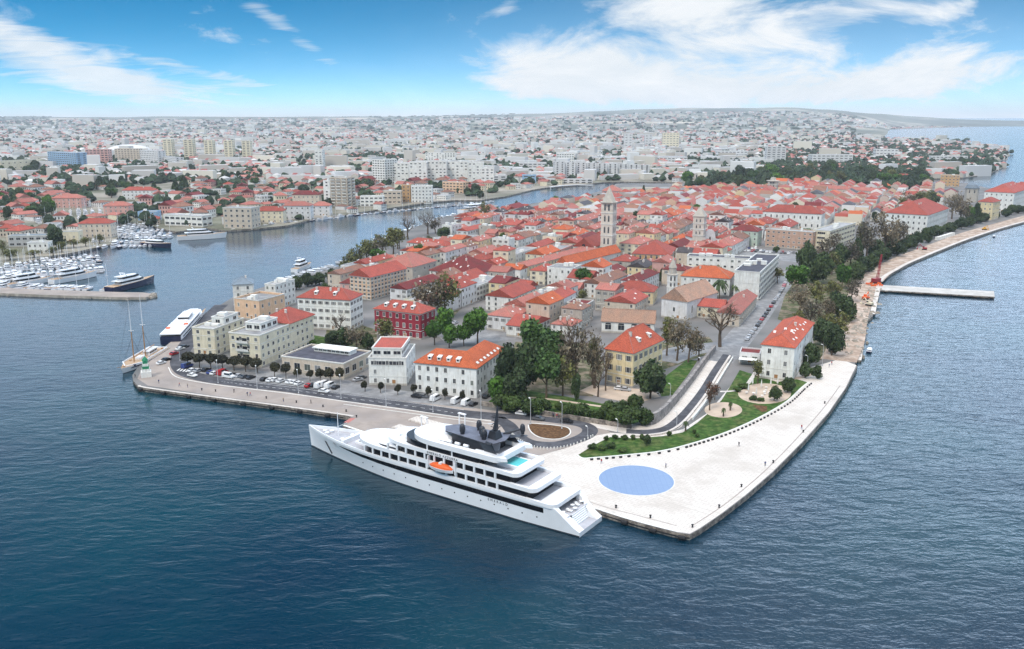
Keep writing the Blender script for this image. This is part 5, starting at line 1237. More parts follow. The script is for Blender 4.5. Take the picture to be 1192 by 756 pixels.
# --- towers of the churches
def tower(name, label, base, s, z_top, stages, spire, mk, wm='white', bell=(1.1, 2.6), seed=0, oct_=False, spire_m=None, lantern=None):
    x, y = P(*base); r = empty(name, (x, y, GZ), radians(-26), label, 'bell tower'); FOOT.append((x, y, radians(-26), s, s)); mark(mk, x, y)
    n = 8 if oct_ else 4; R_ = s / 2 / cos(pi / n); ring_ = [(R_ * cos(2 * pi * (k + .5) / n), R_ * sin(2 * pi * (k + .5) / n)) for k in range(n)]
    mb = MB(); mb.prism(ring_, -1, z_top); mb.build('shaft', M['w_' + wm], r)
    for z in stages: mb = MB(); mb.prism([(a * 1.08, b * 1.08) for a, b in ring_], z, z + .5, bottom=True); mb.build('string_course', M['trim'], r)
    zz = list(stages) + [z_top]
    for z0_, z1_ in zip(zz, zz[1:]):
        for k in (0, 1):
            a = [-pi / 2, 0][k] if not oct_ else [-pi / 2, -pi / 4][k]; m = 1 if oct_ else 2
            for i in range(m):
                o = (i - (m - 1) / 2) * s * .34; nx, ny = cos(a), sin(a); link('belfry_opening', window_mesh(min(bell[0], s * .25), min(bell[1], (z1_ - z0_) * .55), 'arch'), r, (nx * s / 2 - ny * o, ny * s / 2 + nx * o, z0_ + (z1_ - z0_) * .25), a + pi / 2)
    mb = MB(); mb.lathe([(R_ * p, z_top + q) for p, q in spire], 8 if (oct_ or len(spire) > 3) else n); sp_ = mb.build('spire', spire_m or M['w_stone'], r, rot=pi / n if not oct_ else pi / 8)
    mb = MB(); zt_ = z_top + spire[-1][1]; mb.box(-.08, .08, -.08, .08, zt_, zt_ + 2.2); mb.box(-.5, .5, -.08, .08, zt_ + 1.3, zt_ + 1.5); mb.build('cross', M['metal'], sp_)
    return r


X0 = P(707.5, 301); ht = zat(X0, 236) - GZ; hs = zat(X0, 217.5) - GZ - ht
tower('cathedral_bell_tower', 'tall pale stone bell tower with a pyramid spire above the red roofs', (707.5, 301), 9.0, ht, [ht * .22, ht * .42, ht * .62, ht * .82], [(1.1, 0), (1.1, .6), (.55, .7), (.52, 1.6), (.02, hs)] if False else [(1.1, 0), (1.1, .7), (.86, .75), (.02, hs)], 'the tall bell tower', 'tower', (1.3, 4.0))
X0 = P(813, 292); ht = zat(X0, 252) - GZ; tower('bell_tower', 'slim white bell tower with a grey pointed roof beside a curved white church front', (813, 292), 8.6, ht, [ht * .45, ht * .63, ht * .8], [(1.12, 0), (1.12, .5), (.02, 8.2)], 'the slim white bell tower', 'tower', (1.0, 2.0), spire_m=M['w_stone'])
X0 = P(781.5, 352); ht = zat(X0, 320) - GZ; tower('bell_turret', 'white octagonal bell turret with a stone cupola over the tan-roofed church', (781.5, 352), 5.4, ht, [ht * .55, ht * .74], [(1.15, 0), (1.15, .5), (.75, .7), (.72, 4.0), (.85, 4.2), (.7, 5.2), (.45, 6.8), (.15, 8.8), (.03, 11.5)], 'the white cupola turret', 'white', (1.0, 2.6), oct_=True)
X0 = P(899, 226); ht = zat(X0, 211) - GZ; tower('water_tower', 'pale square old tower in front of the wooded park', (899, 226), 12, ht, [ht * .5, ht * .75], [(1.1, 0), (1.1, .8), (.5, 1.2), (.35, 5)], 'the pale park tower', 'stone', (1.5, 3))
X0 = P(657, 296); ht = zat(X0, 283) - GZ
r = B('church', 'small white church with a curved baroque front by the slim bell tower', (836, 291), 278, (814.5, 279), 24, 'palewhite', 'red', 'gable', 'church', ax='y', floors=1, chim=0, step=8, win=(1.2, 3), style='arch', sides=[1], mk='the curved church front')
w, d, h = dims(r); mb = MB(); pts = [(-w / 2, 0), (w / 2, 0), (w / 2, h * .95), (w * .3, h * 1.05), (w * .27, h * 1.35)] + [(w * .27 * cos(k * pi / 8), h * 1.35 + w * .27 * sin(k * pi / 8)) for k in range(1, 8)] + [(-w * .27, h * 1.35), (-w * .3, h * 1.05), (-w / 2, h * .95)]
n = len(pts); mb.face([(x, -d / 2 - .9, z) for x, z in pts]); mb.face([(x, -d / 2 - .1, z) for x, z in pts][::-1])
for k in range(n): a, b = pts[k], pts[(k + 1) % n]; mb.face([(a[0], -d / 2 - .9, a[1]), (a[0], -d / 2 - .1, a[1]), (b[0], -d / 2 - .1, b[1]), (b[0], -d / 2 - .9, b[1])])
mb.build('church_front', M['w_palewhite'], r); link('door', window_mesh(2.0, 3.6, 'arch'), r, (0, -d / 2 - .92, .2)); link('window', window_mesh(1.6, 1.6, 'arch'), r, (0, -d / 2 - .92, h * .95))

# --- the far bank: blocks one can tell apart
def FB(label, base, tv, l, b, wm='white', **kw):
    kw.setdefault('floors', 6); kw.setdefault('step', 5.0); kw.setdefault('win', (3.2, 1.5)); kw.setdefault('style', 'strip'); kw.setdefault('chim', 1); kw.setdefault('cornice', False)
    return B('apartment_block', label, base, tv, l, b, wm, 'flat', 'flat', 'apartment block', **kw)
FB('beige nine-storey apartment block on the far harbour bank', (404.8, 242), 207.6, (384, 207.0), (418.7, 206.8), 'beige', floors=9, step=7, win=(5.5, 1.7), style='loggia', mk='the nine-storey harbour block')
FB('plain white slab joined to the back of the nine-storey block', (385, 240), 211, (376, 210.5), 14, 'white', floors=8, skip=.5, step=6)
FB('slim white tower block with a dark stripe', (376, 200), 174.5, (366, 174.5), (384.5, 174), 'white', floors=12, mk='the slim striped tower block', step=6, skip=.3)
FB('white tower block with aerials beside the white terraces', (448.5, 215), 186.5, (433, 186), (457, 185.5), 'white', floors=10, mk='the aerial-topped tower block', step=5)
for i, (u0, u1) in enumerate(((189, 202), (213, 226.5), (237, 249.5), (260, 272.5), (281, 293))):
    FB('pale tower block, %s of five in line' % ['first from the dome', 'second from the dome', 'third and middle one', 'fourth from the dome', 'farthest from the dome'][i], (u1 - 1, 187 - i * .4), 162.5 + i * .5, (u0, 162.5 + i * .5), 22, 'cream', floors=11, step=9, win=(6, 1.6), mk='the line of tower blocks' if i == 2 else None)
FB('light blue slab block of flats', (90, 197.5), 178.5, (55, 177), (99, 178), 'blue', floors=8, step=8, win=(5, 1.6), mk='the blue slab block'); FB('red-framed slab block of flats next to the blue slab', (127, 193), 174.5, (99, 174.5), 20, 'pink', floors=7, step=7, win=(5.2, 2.2), mk='the red-framed slab')
FB('beige slab block of flats behind the red-framed one', (163, 190), 173.5, (133, 173.5), 20, 'beige', floors=7, step=7, win=(4, 1.6)); FB('white stepped block of flats below the dome', (185, 193), 176, (163, 175), 18, 'palewhite', floors=7, step=7); FB('lower white stepped end block below the dome', (205, 194.5), 184, (185, 182), 18, 'palewhite', floors=5, step=7)
FB('long low cream hall with a pale roof', (54, 196), 185.5, (0, 188), 20, 'cream', floors=2, step=12, chim=0)
for i in range(9):                                                  # the long comb of white slabs at the harbour head
    u0 = 646 + i * 12.3; FB('white ribbed slab block, %s of the long comb-like row' % ordinal(i).replace('nearest', 'first'), (u0 + 11.4, 208.5 - i * .55), 188.5 + i * .5, (u0, 188.6 + i * .5), 14, 'palewhite', floors=8, step=7, win=(2.4, 1.8), mk='the comb-like white row' if i == 4 else None)
FB('white block at the head of the comb-like row', (668, 197), 179, (648, 179), 18, 'white', floors=7)
for i, (u0, u1, vb, vt) in enumerate(((457, 476, 214, 190.5), (476, 497, 215, 189), (497, 520, 214, 188), (520, 545, 213, 188.5), (545, 563, 213.5, 189.5), (560, 575, 219, 196.5), (495, 530, 190, 178.5))):
    FB('white terraced flats, %s of the stepped cluster' % ['harbour-side first', 'second', 'third', 'fourth', 'fifth', 'lowest and outermost', 'rearmost'][i], (u1, vb), vt, (u0, vt), 24, 'white', floors=7, step=6, win=(3, 1.5), skip=.3, mk='the stepped white cluster' if i == 3 else None)
FB('salmon pink four-storey block behind the harbour trees', (539, 226), 213, (515, 212), 14, 'peach', floors=4); FB('yellow-ochre waterfront house beside a white one', (478, 236), 216, (467.5, 216), 14, 'ochre', floors=5, step=4, win=(1.6, 1.6)); FB('white waterfront house with even rows of windows', (503, 236.5), 217, (478.5, 217), 15, 'white', floors=5, step=4, win=(1.5, 1.6), style='plain', mk='the white waterfront house')
FB('beige waterfront block with brown-edged windows', (467, 238), 223, (446, 223), 16, 'beige', floors=3, step=5); FB('low white waterfront block with dark bands', (446, 241), 229, (419, 229), 14, 'white', floors=3)
B('warehouse', 'square beige warehouse with a pale parapet on the far quay', (293.6, 266.5), 243, (259, 242.5), 20, 'beige', 'flat', 'flat', 'warehouse', floors=4, step=5.5, win=(2, 2), chim=1, mk='the beige warehouse')
r = B('yacht_club', 'white two-storey yacht club with wide dark openings', (236, 265), 252.5, (191, 250.5), 15, 'white', 'flat', 'flat', 'club house', floors=2, step=6, win=(4.6, 1.9), style='strip', chim=1, mk='the white yacht club')
B('quay_house', 'pale house with a bright red roof on the marina pier', (130, 277), 260.5, (92, 264), 14, 'beige', 'red', 'hip', 'house', floors=3, step=4, chim=1, rot=4, mk='the red-roofed marina house'); B('quay_house', 'low cream shed joined to the marina pier house', (92, 282), 270, (73, 268), 10, 'cream', 'flat', 'flat', 'shed', floors=1, step=6, chim=0, rot=4)
B('white_house', 'white cubic modern house by the marina trees', (57, 296), 283, (30, 284), 10, 'white', 'flat', 'flat', 'house', floors=2, step=3.5, chim=1, rot=8, mk='the white cubic marina house'); B('white_house', 'grey-blue glazed house behind the white cubic one', (65, 287), 274.5, (20, 273), 12, 'grey', 'blue', 'flat', 'house', floors=2, step=5, chim=1, rot=8, style='strip', win=(3, 1.6))
for i, (u0, u1, vb, vt, wm, rm) in enumerate(((258, 296, 262, 252, 'palewhite', 'rose'), (296, 330, 260, 246, 'cream', 'red'), (330, 362, 256, 240, 'palewhite', 'rose'), (362, 384, 252, 240, 'palewhite', 'rose'), (340, 372, 243, 227, 'beige', 'dark'), (160, 182, 258, 247, 'blue', 'flat'), (142, 180, 233, 222, 'palewhite', 'red'), (120, 150, 252, 240, 'pink', 'rose'), (60, 95, 243, 231, 'pink', 'rose'))):
    B('harbour_house', '%s house with a %s roof on the far bank, %s counted along the shore' % ({'palewhite': 'white', 'cream': 'cream', 'beige': 'beige', 'blue': 'pale blue', 'pink': 'pink'}[wm], {'rose': 'faded red', 'red': 'red', 'dark': 'dark', 'flat': 'flat'}[rm], ordinal(i).replace('nearest', 'first')), (u1, vb), vt, (u0, vt), 14, wm, rm, 'flat' if rm == 'flat' else 'hip', 'house', floors=3, step=5, chim=1, win=(1.4, 1.5), cornice=False)
for i, (u0, u1, vb, vt, d_) in enumerate(((946, 992, 192, 180.5, 30), (893, 914, 192, 171, 16), (727, 736, 174, 156, 20), (751, 759, 172, 157, 20), (772, 790, 174, 155, 20), (835, 870, 185, 176, 20), (1020, 1045, 184, 174, 20), (1085, 1126, 190, 182, 14), (690, 735, 188, 183.5, 60), (735, 800, 189, 183.2, 60), (604, 636, 199, 190, 30), (640, 690, 214, 209, 14), (608, 624, 214, 204, 14), (573, 590, 216, 205, 18))):
    FB(['long white modern office with dark window bands', 'pair of pale towers behind the wooded park', 'slim grey tower far out on the plain', 'second slim grey tower far out on the plain', 'broad pale cream tower far out on the plain', 'white slab in front of the grey plain', 'white slab above the wooded park', 'long white hotel wing by the bay', 'long white flat sports hall', 'longer white flat hall beside the sports hall', 'low pale stadium-like hall at the harbour head', 'low white pavilion by the harbour footbridge', 'dark blue glazed block at the harbour head', 'white end house at the harbour bend'][i], (u1, vb), vt, (u0, vt), d_, 'blue' if i == 12 else ('cream' if i == 4 else 'palewhite'), floors=max(2, int((vb - vt) / 2.6)), step=9, win=(6, 1.6), mk=('the long white office' if i == 0 else None))
x, y = P(150, 178); mb = MB(); mb.lathe([(62, 0), (62, 7), (60, 10), (52, 15), (38, 20), (20, 23.2), (.5, 24)], 32); tag(mb.build('sports_dome', M['w_palewhite'], None, (x, y, GZ), sm=True), 'wide low pale dome of a sports hall', 'sports hall'); mark('the sports dome', x, y)
c = G([(641, 218.5), (655, 217), (672, 216), (690, 216.5)], 3); mb = MB(); o = offset(c, 3) + offset(c, -3)[::-1]; mb.prism(o, 3.4, 4.2, bottom=True); [mb.tube([(*p, -2), (*p, 3.4)], .9, 6) for p in c]; tag(mb.build('footbridge', M['w_palewhite']), 'low white footbridge across the head of the harbour', 'bridge')


# --- the rest of the old town, lot by lot along its old street grid
def rect_hit(x, y, r, w, d, m=1.0):
    for (fx, fy, fr, fw, fd) in FOOT:
        dx, dy = x - fx, y - fy; R1, R2 = hypot(w, d) / 2, hypot(fw, fd) / 2
        if dx * dx + dy * dy > (R1 + R2 + m) ** 2: continue
        ok = False
        for ang in (r, r + pi / 2, fr, fr + pi / 2):
            ax, ay = cos(ang), sin(ang); pr = lambda W_, D_, rr: abs(W_ / 2 * (ax * cos(rr) + ay * sin(rr))) + abs(D_ / 2 * (-ax * sin(rr) + ay * cos(rr)))
            if abs(dx * ax + dy * ay) > pr(w, d, r) + pr(fw, fd, fr) + m * .5: ok = True; break
        if not ok: return True
    return False


TOWN = G([(520, 368), (545, 362), (566, 352), (572, 392), (600, 396), (640, 392), (700, 386), (760, 372), (770, 350), (840, 352), (858, 330), (850, 300), (905, 290), (950, 262), (1000, 262), (1040, 256), (1085, 243), (1110, 228), (1090, 222), (1030, 222), (950, 216), (880, 221), (800, 224), (735, 228), (690, 236), (640, 244), (590, 251), (548, 256), (520, 280), (490, 300), (470, 310), (440, 318), (415, 322), (400, 332), (420, 345), (470, 352)])
GAPS = [G(p) for p in ([(848, 290), (882, 289), (950, 292), (968, 300), (950, 312), (880, 304), (850, 300)], [(640, 346), (665, 330), (690, 322), (700, 334), (680, 350)], [(575, 300), (640, 284), (662, 282), (590, 308)], [(700, 312), (735, 318), (770, 330), (765, 340), (730, 326)], [(515, 282), (565, 276), (575, 284), (540, 296)])]
GAPS[1] = G([(661, 340), (678, 326), (690, 328), (676, 342)])
MASSES = []
for a, b, wdt in [((858, 400), (912, 318), 16)]:
    p, q = P(*a), P(*b); FOOT.append(((p[0] + q[0]) / 2, (p[1] + q[1]) / 2, atan2(q[1] - p[1], q[0] - p[0]), hypot(q[0] - p[0], q[1] - p[1]), wdt))
ga = radians(64); ea, eb = (cos(ga), sin(ga)), (cos(ga - pi / 2), sin(ga - pi / 2))
lots = []; fr = random.Random(21)
tt = -520.0; rowi = 0
while tt < 560:
    wd = fr.choice((fr.uniform(9.5, 13.5), fr.uniform(9.5, 13.5), fr.uniform(14, 18))); s = 240.0
    while s < 1700:
        ln = fr.choice((fr.uniform(10, 20), fr.uniform(10, 20), fr.uniform(22, 38))); cs = s + ln / 2; x, y = ea[0] * cs + eb[0] * (tt + wd / 2), ea[1] * cs + eb[1] * (tt + wd / 2)
        jitter = fr.gauss(0, .03)
        if inside((x, y), TOWN) and not any(inside((x, y), g) for g in GAPS): lots.append((x, y, radians(-26) + jitter, wd - .3, ln - .3))
        s += ln + (fr.choice((0, 0, 0, 3.5)) if fr.random() < .85 else 7)
    rowi += 1; tt += wd + (0 if rowi % 2 else 4.2)
lots = [l for l in lots if not rect_hit(*l, m=.8)]
lots.sort(key=lambda l: hypot(l[0], l[1]))
WALLS = [('white', 'white', 5), ('palewhite', 'off-white', 4), ('cream', 'cream', 4), ('beige', 'beige', 3), ('stone', 'grey stone', 2.4), ('yellow', 'yellow', 1.4), ('pink', 'pink', .8), ('peach', 'peach', .7)]
ROOFS = [('red', 'red', 5), ('rose', 'faded red', 5.6), ('dark', 'dark red', 1.3), ('orange', 'orange', 1.2), ('brown', 'brown', 1.9), ('slate', 'dark grey', .6), ('flat', 'flat grey', 1.7)]
NIND = 255
CITY_MB = MB(); CITY_T = []
PAL = dict(white=(.70, .70, .67), palewhite=(.62, .62, .61), cream=(.64, .58, .46), beige=(.54, .47, .40), stone=(.42, .39, .35), yellow=(.58, .47, .29), pink=(.52, .33, .29), peach=(.58, .42, .3), red=(.30, .07, .05), rose=(.34, .125, .10), dark=(.18, .036, .036), orange=(.44, .12, .05), brown=(.25, .13, .09), slate=(.08, .08, .09), flat=(.36, .36, .36), ochre=(.5, .33, .18))


def stuff_house(mb, tints, x, y, z, r, w, d, h, wt, rt, kind='gable', rise=None):
    """one house of a far mass: walls and roof straight into the shared mesh"""
    c, s = cos(r), sin(r); T = lambda a, b, zz: (x + a * c - b * s, y + a * s + b * c, zz); hw, hd = w / 2, d / 2
    for a, b in (((-hw, -hd), (hw, -hd)), ((hw, -hd), (hw, hd)), ((hw, hd), (-hw, hd)), ((-hw, hd), (-hw, -hd))):
        mb.face([T(*a, z - 2), T(*b, z - 2), T(*b, z + h), T(*a, z + h)]); tints.append(wt)
    if kind == 'flat': mb.face([T(-hw, -hd, z + h), T(hw, -hd, z + h), T(hw, hd, z + h), T(-hw, hd, z + h)]); tints.append(rt); return
    rise = rise or min(w, d) * .27; i = min(hw, hd) * .9 if kind == 'hip' else 0
    if w >= d:
        a, b = T(-hw + i, 0, z + h + rise), T(hw - i, 0, z + h + rise)
        fs = [[T(-hw, -hd, z + h), T(hw, -hd, z + h), b, a], [T(hw, hd, z + h), T(-hw, hd, z + h), a, b], [T(-hw, hd, z + h), T(-hw, -hd, z + h), a], [T(hw, -hd, z + h), T(hw, hd, z + h), b]]
    else:
        a, b = T(0, -hd + i, z + h + rise), T(0, hd - i, z + h + rise)
        fs = [[T(hw, -hd, z + h), T(hw, hd, z + h), b, a], [T(-hw, hd, z + h), T(-hw, -hd, z + h), a, b], [T(-hw, -hd, z + h), T(hw, -hd, z + h), a], [T(hw, hd, z + h), T(-hw, hd, z + h), b]]
    for k, f in enumerate(fs): mb.face(f); tints.append(rt if (k < 2 or kind == 'hip') else wt)


def jit(c, r, k=.12): f = 1 + r.uniform(-k, k); return tuple(min(.95, max(0, q * f)) for q in c)


def build_stuff(name, mb, tints, m, label):
    me = bpy.data.meshes.new(name); me.from_pydata(mb.v, [], mb.f); me.materials.append(m)
    at = me.attributes.new('tint', 'FLOAT_COLOR', 'FACE'); at.data.foreach_set('color', np.array([(*c, 1) for c in tints], dtype=np.float32).ravel()); me.update()
    o = link(name, me); o['kind'] = 'stuff'; o['label'] = label; return o


COURTS = []
for i, (x, y, r, w, d) in enumerate(lots):
    if fr.random() < .06: COURTS.append((x, y, min(w, d))); continue
    wk = fr.choices(WALLS, [a[2] for a in WALLS])[0]; rk = fr.choices(ROOFS, [a[2] for a in ROOFS])[0]; h = fr.choice((5.5, 7, 8.5, 9.5, 11, 12.5)) * fr.uniform(.9, 1.1)
    if w * d > 330: h = min(h, 9.0)
    FOOT.append((x, y, r, w, d))
    if i >= NIND:
        stuff_house(CITY_MB, CITY_T, x, y, GZ, r, w + .4, d + .4, h, jit(PAL[wk[0]], fr), jit(PAL[rk[0]], fr), 'flat' if rk[0] == 'flat' else fr.choice(('gable', 'gable', 'hip'))); continue
    kind = 'flat' if rk[0] == 'flat' else fr.choice(('gable', 'gable', 'gable', 'hip'))
    root = empty('town_house', (x, y, GZ), r, None, 'town house', 'houses of the old town')
    D = hypot(x, y); RND.seed(1000 + i)
    add_mass(root, 0, 0, w, d, h, wk[0], rk[0], kind, ax=fr.choice(('y', 'y', 'x')) if kind == 'gable' and w * d < 330 else None, ov=.35, rise=min(w, d) * fr.uniform(.2, .27), chim=fr.choice((1, 1, 2, 2, 3)) if kind != 'flat' else 2, rot=r, pos=(x, y), floors=2 if h < 8 else 3, style=fr.choice(('plain', 'shutter')), step=4.2 if D > 560 else 3.6, win=(1.1, 1.6), cornice=False, skip=.25, skylights=[(1, fr.choice((0, 1, 2)))] if kind != 'flat' else 0)
    later(root, f'{wk[1]} house under a {rk[1]} {"roof" if kind == "flat" else kind + " roof" if kind == "gable" else "hipped roof"}', x, y)
M['tint'] = attr_mat('painted_walls_and_roofs')
build_stuff('town_roofs', CITY_MB, CITY_T, M['tint'], 'close-packed red roofs of the far half of the old town')

# ------------------------------------------------------------------ trees
def leaf_mat(name, col, var=.6, rough=.7):
    m = bpy.data.materials.new(name); m.use_nodes = True; q = NT(m.node_tree)
    b = q.n('BsdfPrincipled'); o = q.n('OutputMaterial'); q.t.links.new(b.outputs[0], o.inputs[0])
    at = q.n('Attribute', attribute_name='leaf').outputs['Fac']; oi = q.n('ObjectInfo').outputs['Random']
    c = q.mix(at, tuple(k * (1 - var) for k in col), tuple(k * (1 + var) for k in col))
    c = q.mix(1.0, c, q.mix(oi, (.72, .75, .8), (1.25, 1.2, 1.1)), 'MULTIPLY')
    q.put(b.inputs['Base Color'], c); b.inputs['Roughness'].default_value = rough; b.inputs['Specular IOR Level'].default_value = .25
    return m


LEAF = {k: leaf_mat(k + '_leaves', c) for k, c in dict(round=(.055, .125, .016), pine=(.045, .088, .024), olive=(.125, .13, .042), evergreen=(.042, .066, .024), brown=(.15, .125, .085), bush=(.045, .075, .018), clipped=(.034, .034, .018), palm=(.06, .09, .03), red=(.09, .05, .035)).items()}
CROWNS = {}
def crown(kind, seed):
    """leaf clumps spread over lobes; unit radius about (0,0,0), flat leaf-sized faces with gaps between"""
    if (kind, seed) in CROWNS: return CROWNS[kind, seed]
    r = np.random.default_rng(hash_(kind) + seed * 17); V = []; F = []; A_ = []
    sparse = kind in ('brown', 'olive', 'red')
    nl, ext, lr = dict(round=(11, (.62, .62, .42), (.30, .46)), pine=(12, (.66, .66, .36), (.26, .42)), olive=(13, (.62, .62, .62), (.22, .38)), evergreen=(12, (.6, .6, .55), (.28, .45)), brown=(16, (.62, .62, .72), (.18, .32)), bush=(9, (.66, .66, .40), (.28, .44)), clipped=(9, (.7, .7, .26), (.30, .40)), red=(10, (.5, .5, .7), (.22, .36)))[kind]
    for L in range(nl):
        d = r.normal(size=3); d /= np.linalg.norm(d); c = d * np.array(ext) * r.uniform(.45, 1.0) if L else np.zeros(3); rad = r.uniform(*lr) if L else .5
        if not sparse:                                                # leafy core
            i0 = len(V); nu_, nv_ = 8, 5
            for j in range(nv_ + 1):
                for k in range(nu_):
                    th, ph = pi * j / nv_, 2 * pi * k / nu_; V.append(c + rad * r.uniform(.68, .9) * np.array([sin(th) * cos(ph), sin(th) * sin(ph), cos(th)]))
            for j in range(nv_):
                for k in range(nu_): F.append((i0 + j * nu_ + k, i0 + (j + 1) * nu_ + k, i0 + (j + 1) * nu_ + (k + 1) % nu_, i0 + j * nu_ + (k + 1) % nu_)); A_.append(r.uniform(0, .45))
        lt = r.normal(0, .16); n = int((130 if not sparse else 70) * (rad / .35) ** 2); s0 = .060 if not sparse else (.038 if kind == 'brown' else .045)
        for _ in range(n):
            d = r.normal(size=3); d /= np.linalg.norm(d); p = c + d * rad * (r.uniform(.8, 1.12) if not sparse else r.uniform(.2, 1.15))
            nrm = d + r.normal(size=3) * .7; nrm /= np.linalg.norm(nrm); a = np.cross(nrm, r.normal(size=3)); a /= np.linalg.norm(a); b = np.cross(nrm, a); s = s0 * r.uniform(.6, 1.5)
            i0 = len(V); V += [p - a * s - b * s * .7, p + a * s - b * s * .7, p + a * s * .6 + b * s, p - a * s * .6 + b * s]; F.append((i0, i0 + 1, i0 + 2, i0 + 3)); A_.append(min(1, max(0, r.normal(.55, .2) + lt)))
    me = bpy.data.meshes.new(kind + '_crown'); me.from_pydata([tuple(v) for v in V], [], F); me.materials.append(LEAF[kind]); at = me.attributes.new('leaf', 'FLOAT', 'FACE'); at.data.foreach_set('value', np.array(A_, dtype=np.float32)); me.update()
    CROWNS[kind, seed] = me; return me


def hash_(s): return sum(ord(c) * (i + 3) for i, c in enumerate(s))


TRUNKS = {}
def trunk(kind, seed):
    """unit height trunk with limbs reaching into the crown; branchy kinds end in twigs"""
    if (kind, seed) in TRUNKS: return TRUNKS[kind, seed]
    r = random.Random(hash_(kind) + seed); mb = MB(); top = .45
    mb.tube([(0, 0, -.02), (r.gauss(0, .01), r.gauss(0, .01), top * .5), (r.gauss(0, .02), r.gauss(0, .02), top)], [.034, .026, .02], 6)
    def limb(p, d, l, rad, lev):
        q = tuple(a + b * l for a, b in zip(p, d)); m_ = tuple((a + b) / 2 + r.gauss(0, l * .06) for a, b in zip(p, q)); mb.tube([p, m_, q], [rad, rad * .75, rad * .45], 4 if lev else 5, cap=False)
        if lev < dict(bare=3, brown=2, olive=2, red=2).get(kind, 0):
            for _ in range(3 if lev < 2 else 4):
                e = [d[0] + r.gauss(0, .55), d[1] + r.gauss(0, .55), d[2] + r.gauss(.12, .38)]; n = math.sqrt(sum(k * k for k in e)); limb(tuple(a + (b - a) * r.uniform(.55, 1) for a, b in zip(p, q)), [k / n for k in e], l * r.uniform(.55, .75), rad * .55, lev + 1)
    for k in range(5 if kind != 'bare' else 7):
        a = k * 1.256 + r.random(); e = (cos(a) * .75, sin(a) * .75, r.uniform(.5, 1.3)); n = math.sqrt(sum(k * k for k in e)); limb((0, 0, top * r.uniform(.55, 1.0)), tuple(k / n for k in e), r.uniform(.2, .3), .016, 0)
    TRUNKS[kind, seed] = mb.mesh(kind + '_trunk', M['bark']); return TRUNKS[kind, seed]


TREE_PH = dict(round='bright green broad-crowned tree', pine='dark green spreading tree', olive='loose olive-green spring tree', evergreen='dense dark evergreen tree', brown='brown budding tree with bare twigs', bush='rounded green bush', clipped='dark clipped street tree', red='slender reddish-brown tree', bare='large leafless tree with dark branches', palm='palm with drooping fronds', cypress='narrow dark cypress', topiary='small dark tree clipped to a ball')
tr = random.Random(5)
def cone_crown():
    r = np.random.default_rng(4); V = []; F = []; A_ = []
    for _ in range(900):
        z = r.uniform(0, 1) ** 1.2; R_ = .16 * (1 - z) ** .6 * min(1, z * 6 + .3); a = r.uniform(0, 6.28); p = np.array([R_ * cos(a), R_ * sin(a), z]); t1 = np.array([-sin(a), cos(a), r.normal(0, .4)]) * .035; t2 = np.array([r.normal(0, .3), r.normal(0, .3), 1]) * .05
        i0 = len(V); V += [p - t1 - t2, p + t1 - t2, p + t1 * .6 + t2, p - t1 * .6 + t2]; F.append((i0, i0 + 1, i0 + 2, i0 + 3)); A_.append(r.uniform(0, 1))
    mb = MB(); mb.lathe([(.10, .03), (.13, .2), (.11, .5), (.05, .85), (.01, .97)], 8); n = len(V); V += [np.array(v) for v in mb.v]; F += [tuple(k + n for k in f) for f in mb.f]; A_ += [.2] * len(mb.f)
    me = bpy.data.meshes.new('cypress_crown'); me.from_pydata([tuple(v) for v in V], [], F); me.materials.append(LEAF['evergreen']); at = me.attributes.new('leaf', 'FLOAT', 'FACE'); at.data.foreach_set('value', np.array(A_, dtype=np.float32)); return me
def palm_crown():
    mb = MB(); r = random.Random(3); A_ = []
    for k in range(26):
        a = k * 2.4; dn = r.uniform(-.5, .9); pts = []
        for j in range(6):
            s = j / 5; pts.append((cos(a) * s * .5, sin(a) * s * .5, 1 + dn * s * .25 - .42 * s * s))
        for (p, q), j in zip(zip(pts, pts[1:]), range(5)):
            w0, w1 = .07 * sin(pi * (j / 5) * .9 + .2), .07 * sin(pi * ((j + 1) / 5) * .9 + .2)
            for s in (1, -1): mb.face([p, q, (q[0] - sin(a) * w1 * s, q[1] + cos(a) * w1 * s, q[2] - w1 * .6), (p[0] - sin(a) * w0 * s, p[1] + cos(a) * w0 * s, p[2] - w0 * .6)]); A_.append(r.random())
    me = mb.mesh('palm_crown', LEAF['palm']); at = me.attributes.new('leaf', 'FLOAT', 'FACE'); at.data.foreach_set('value', np.array(A_, dtype=np.float32)); return me
CONE, PALM = cone_crown(), palm_crown()
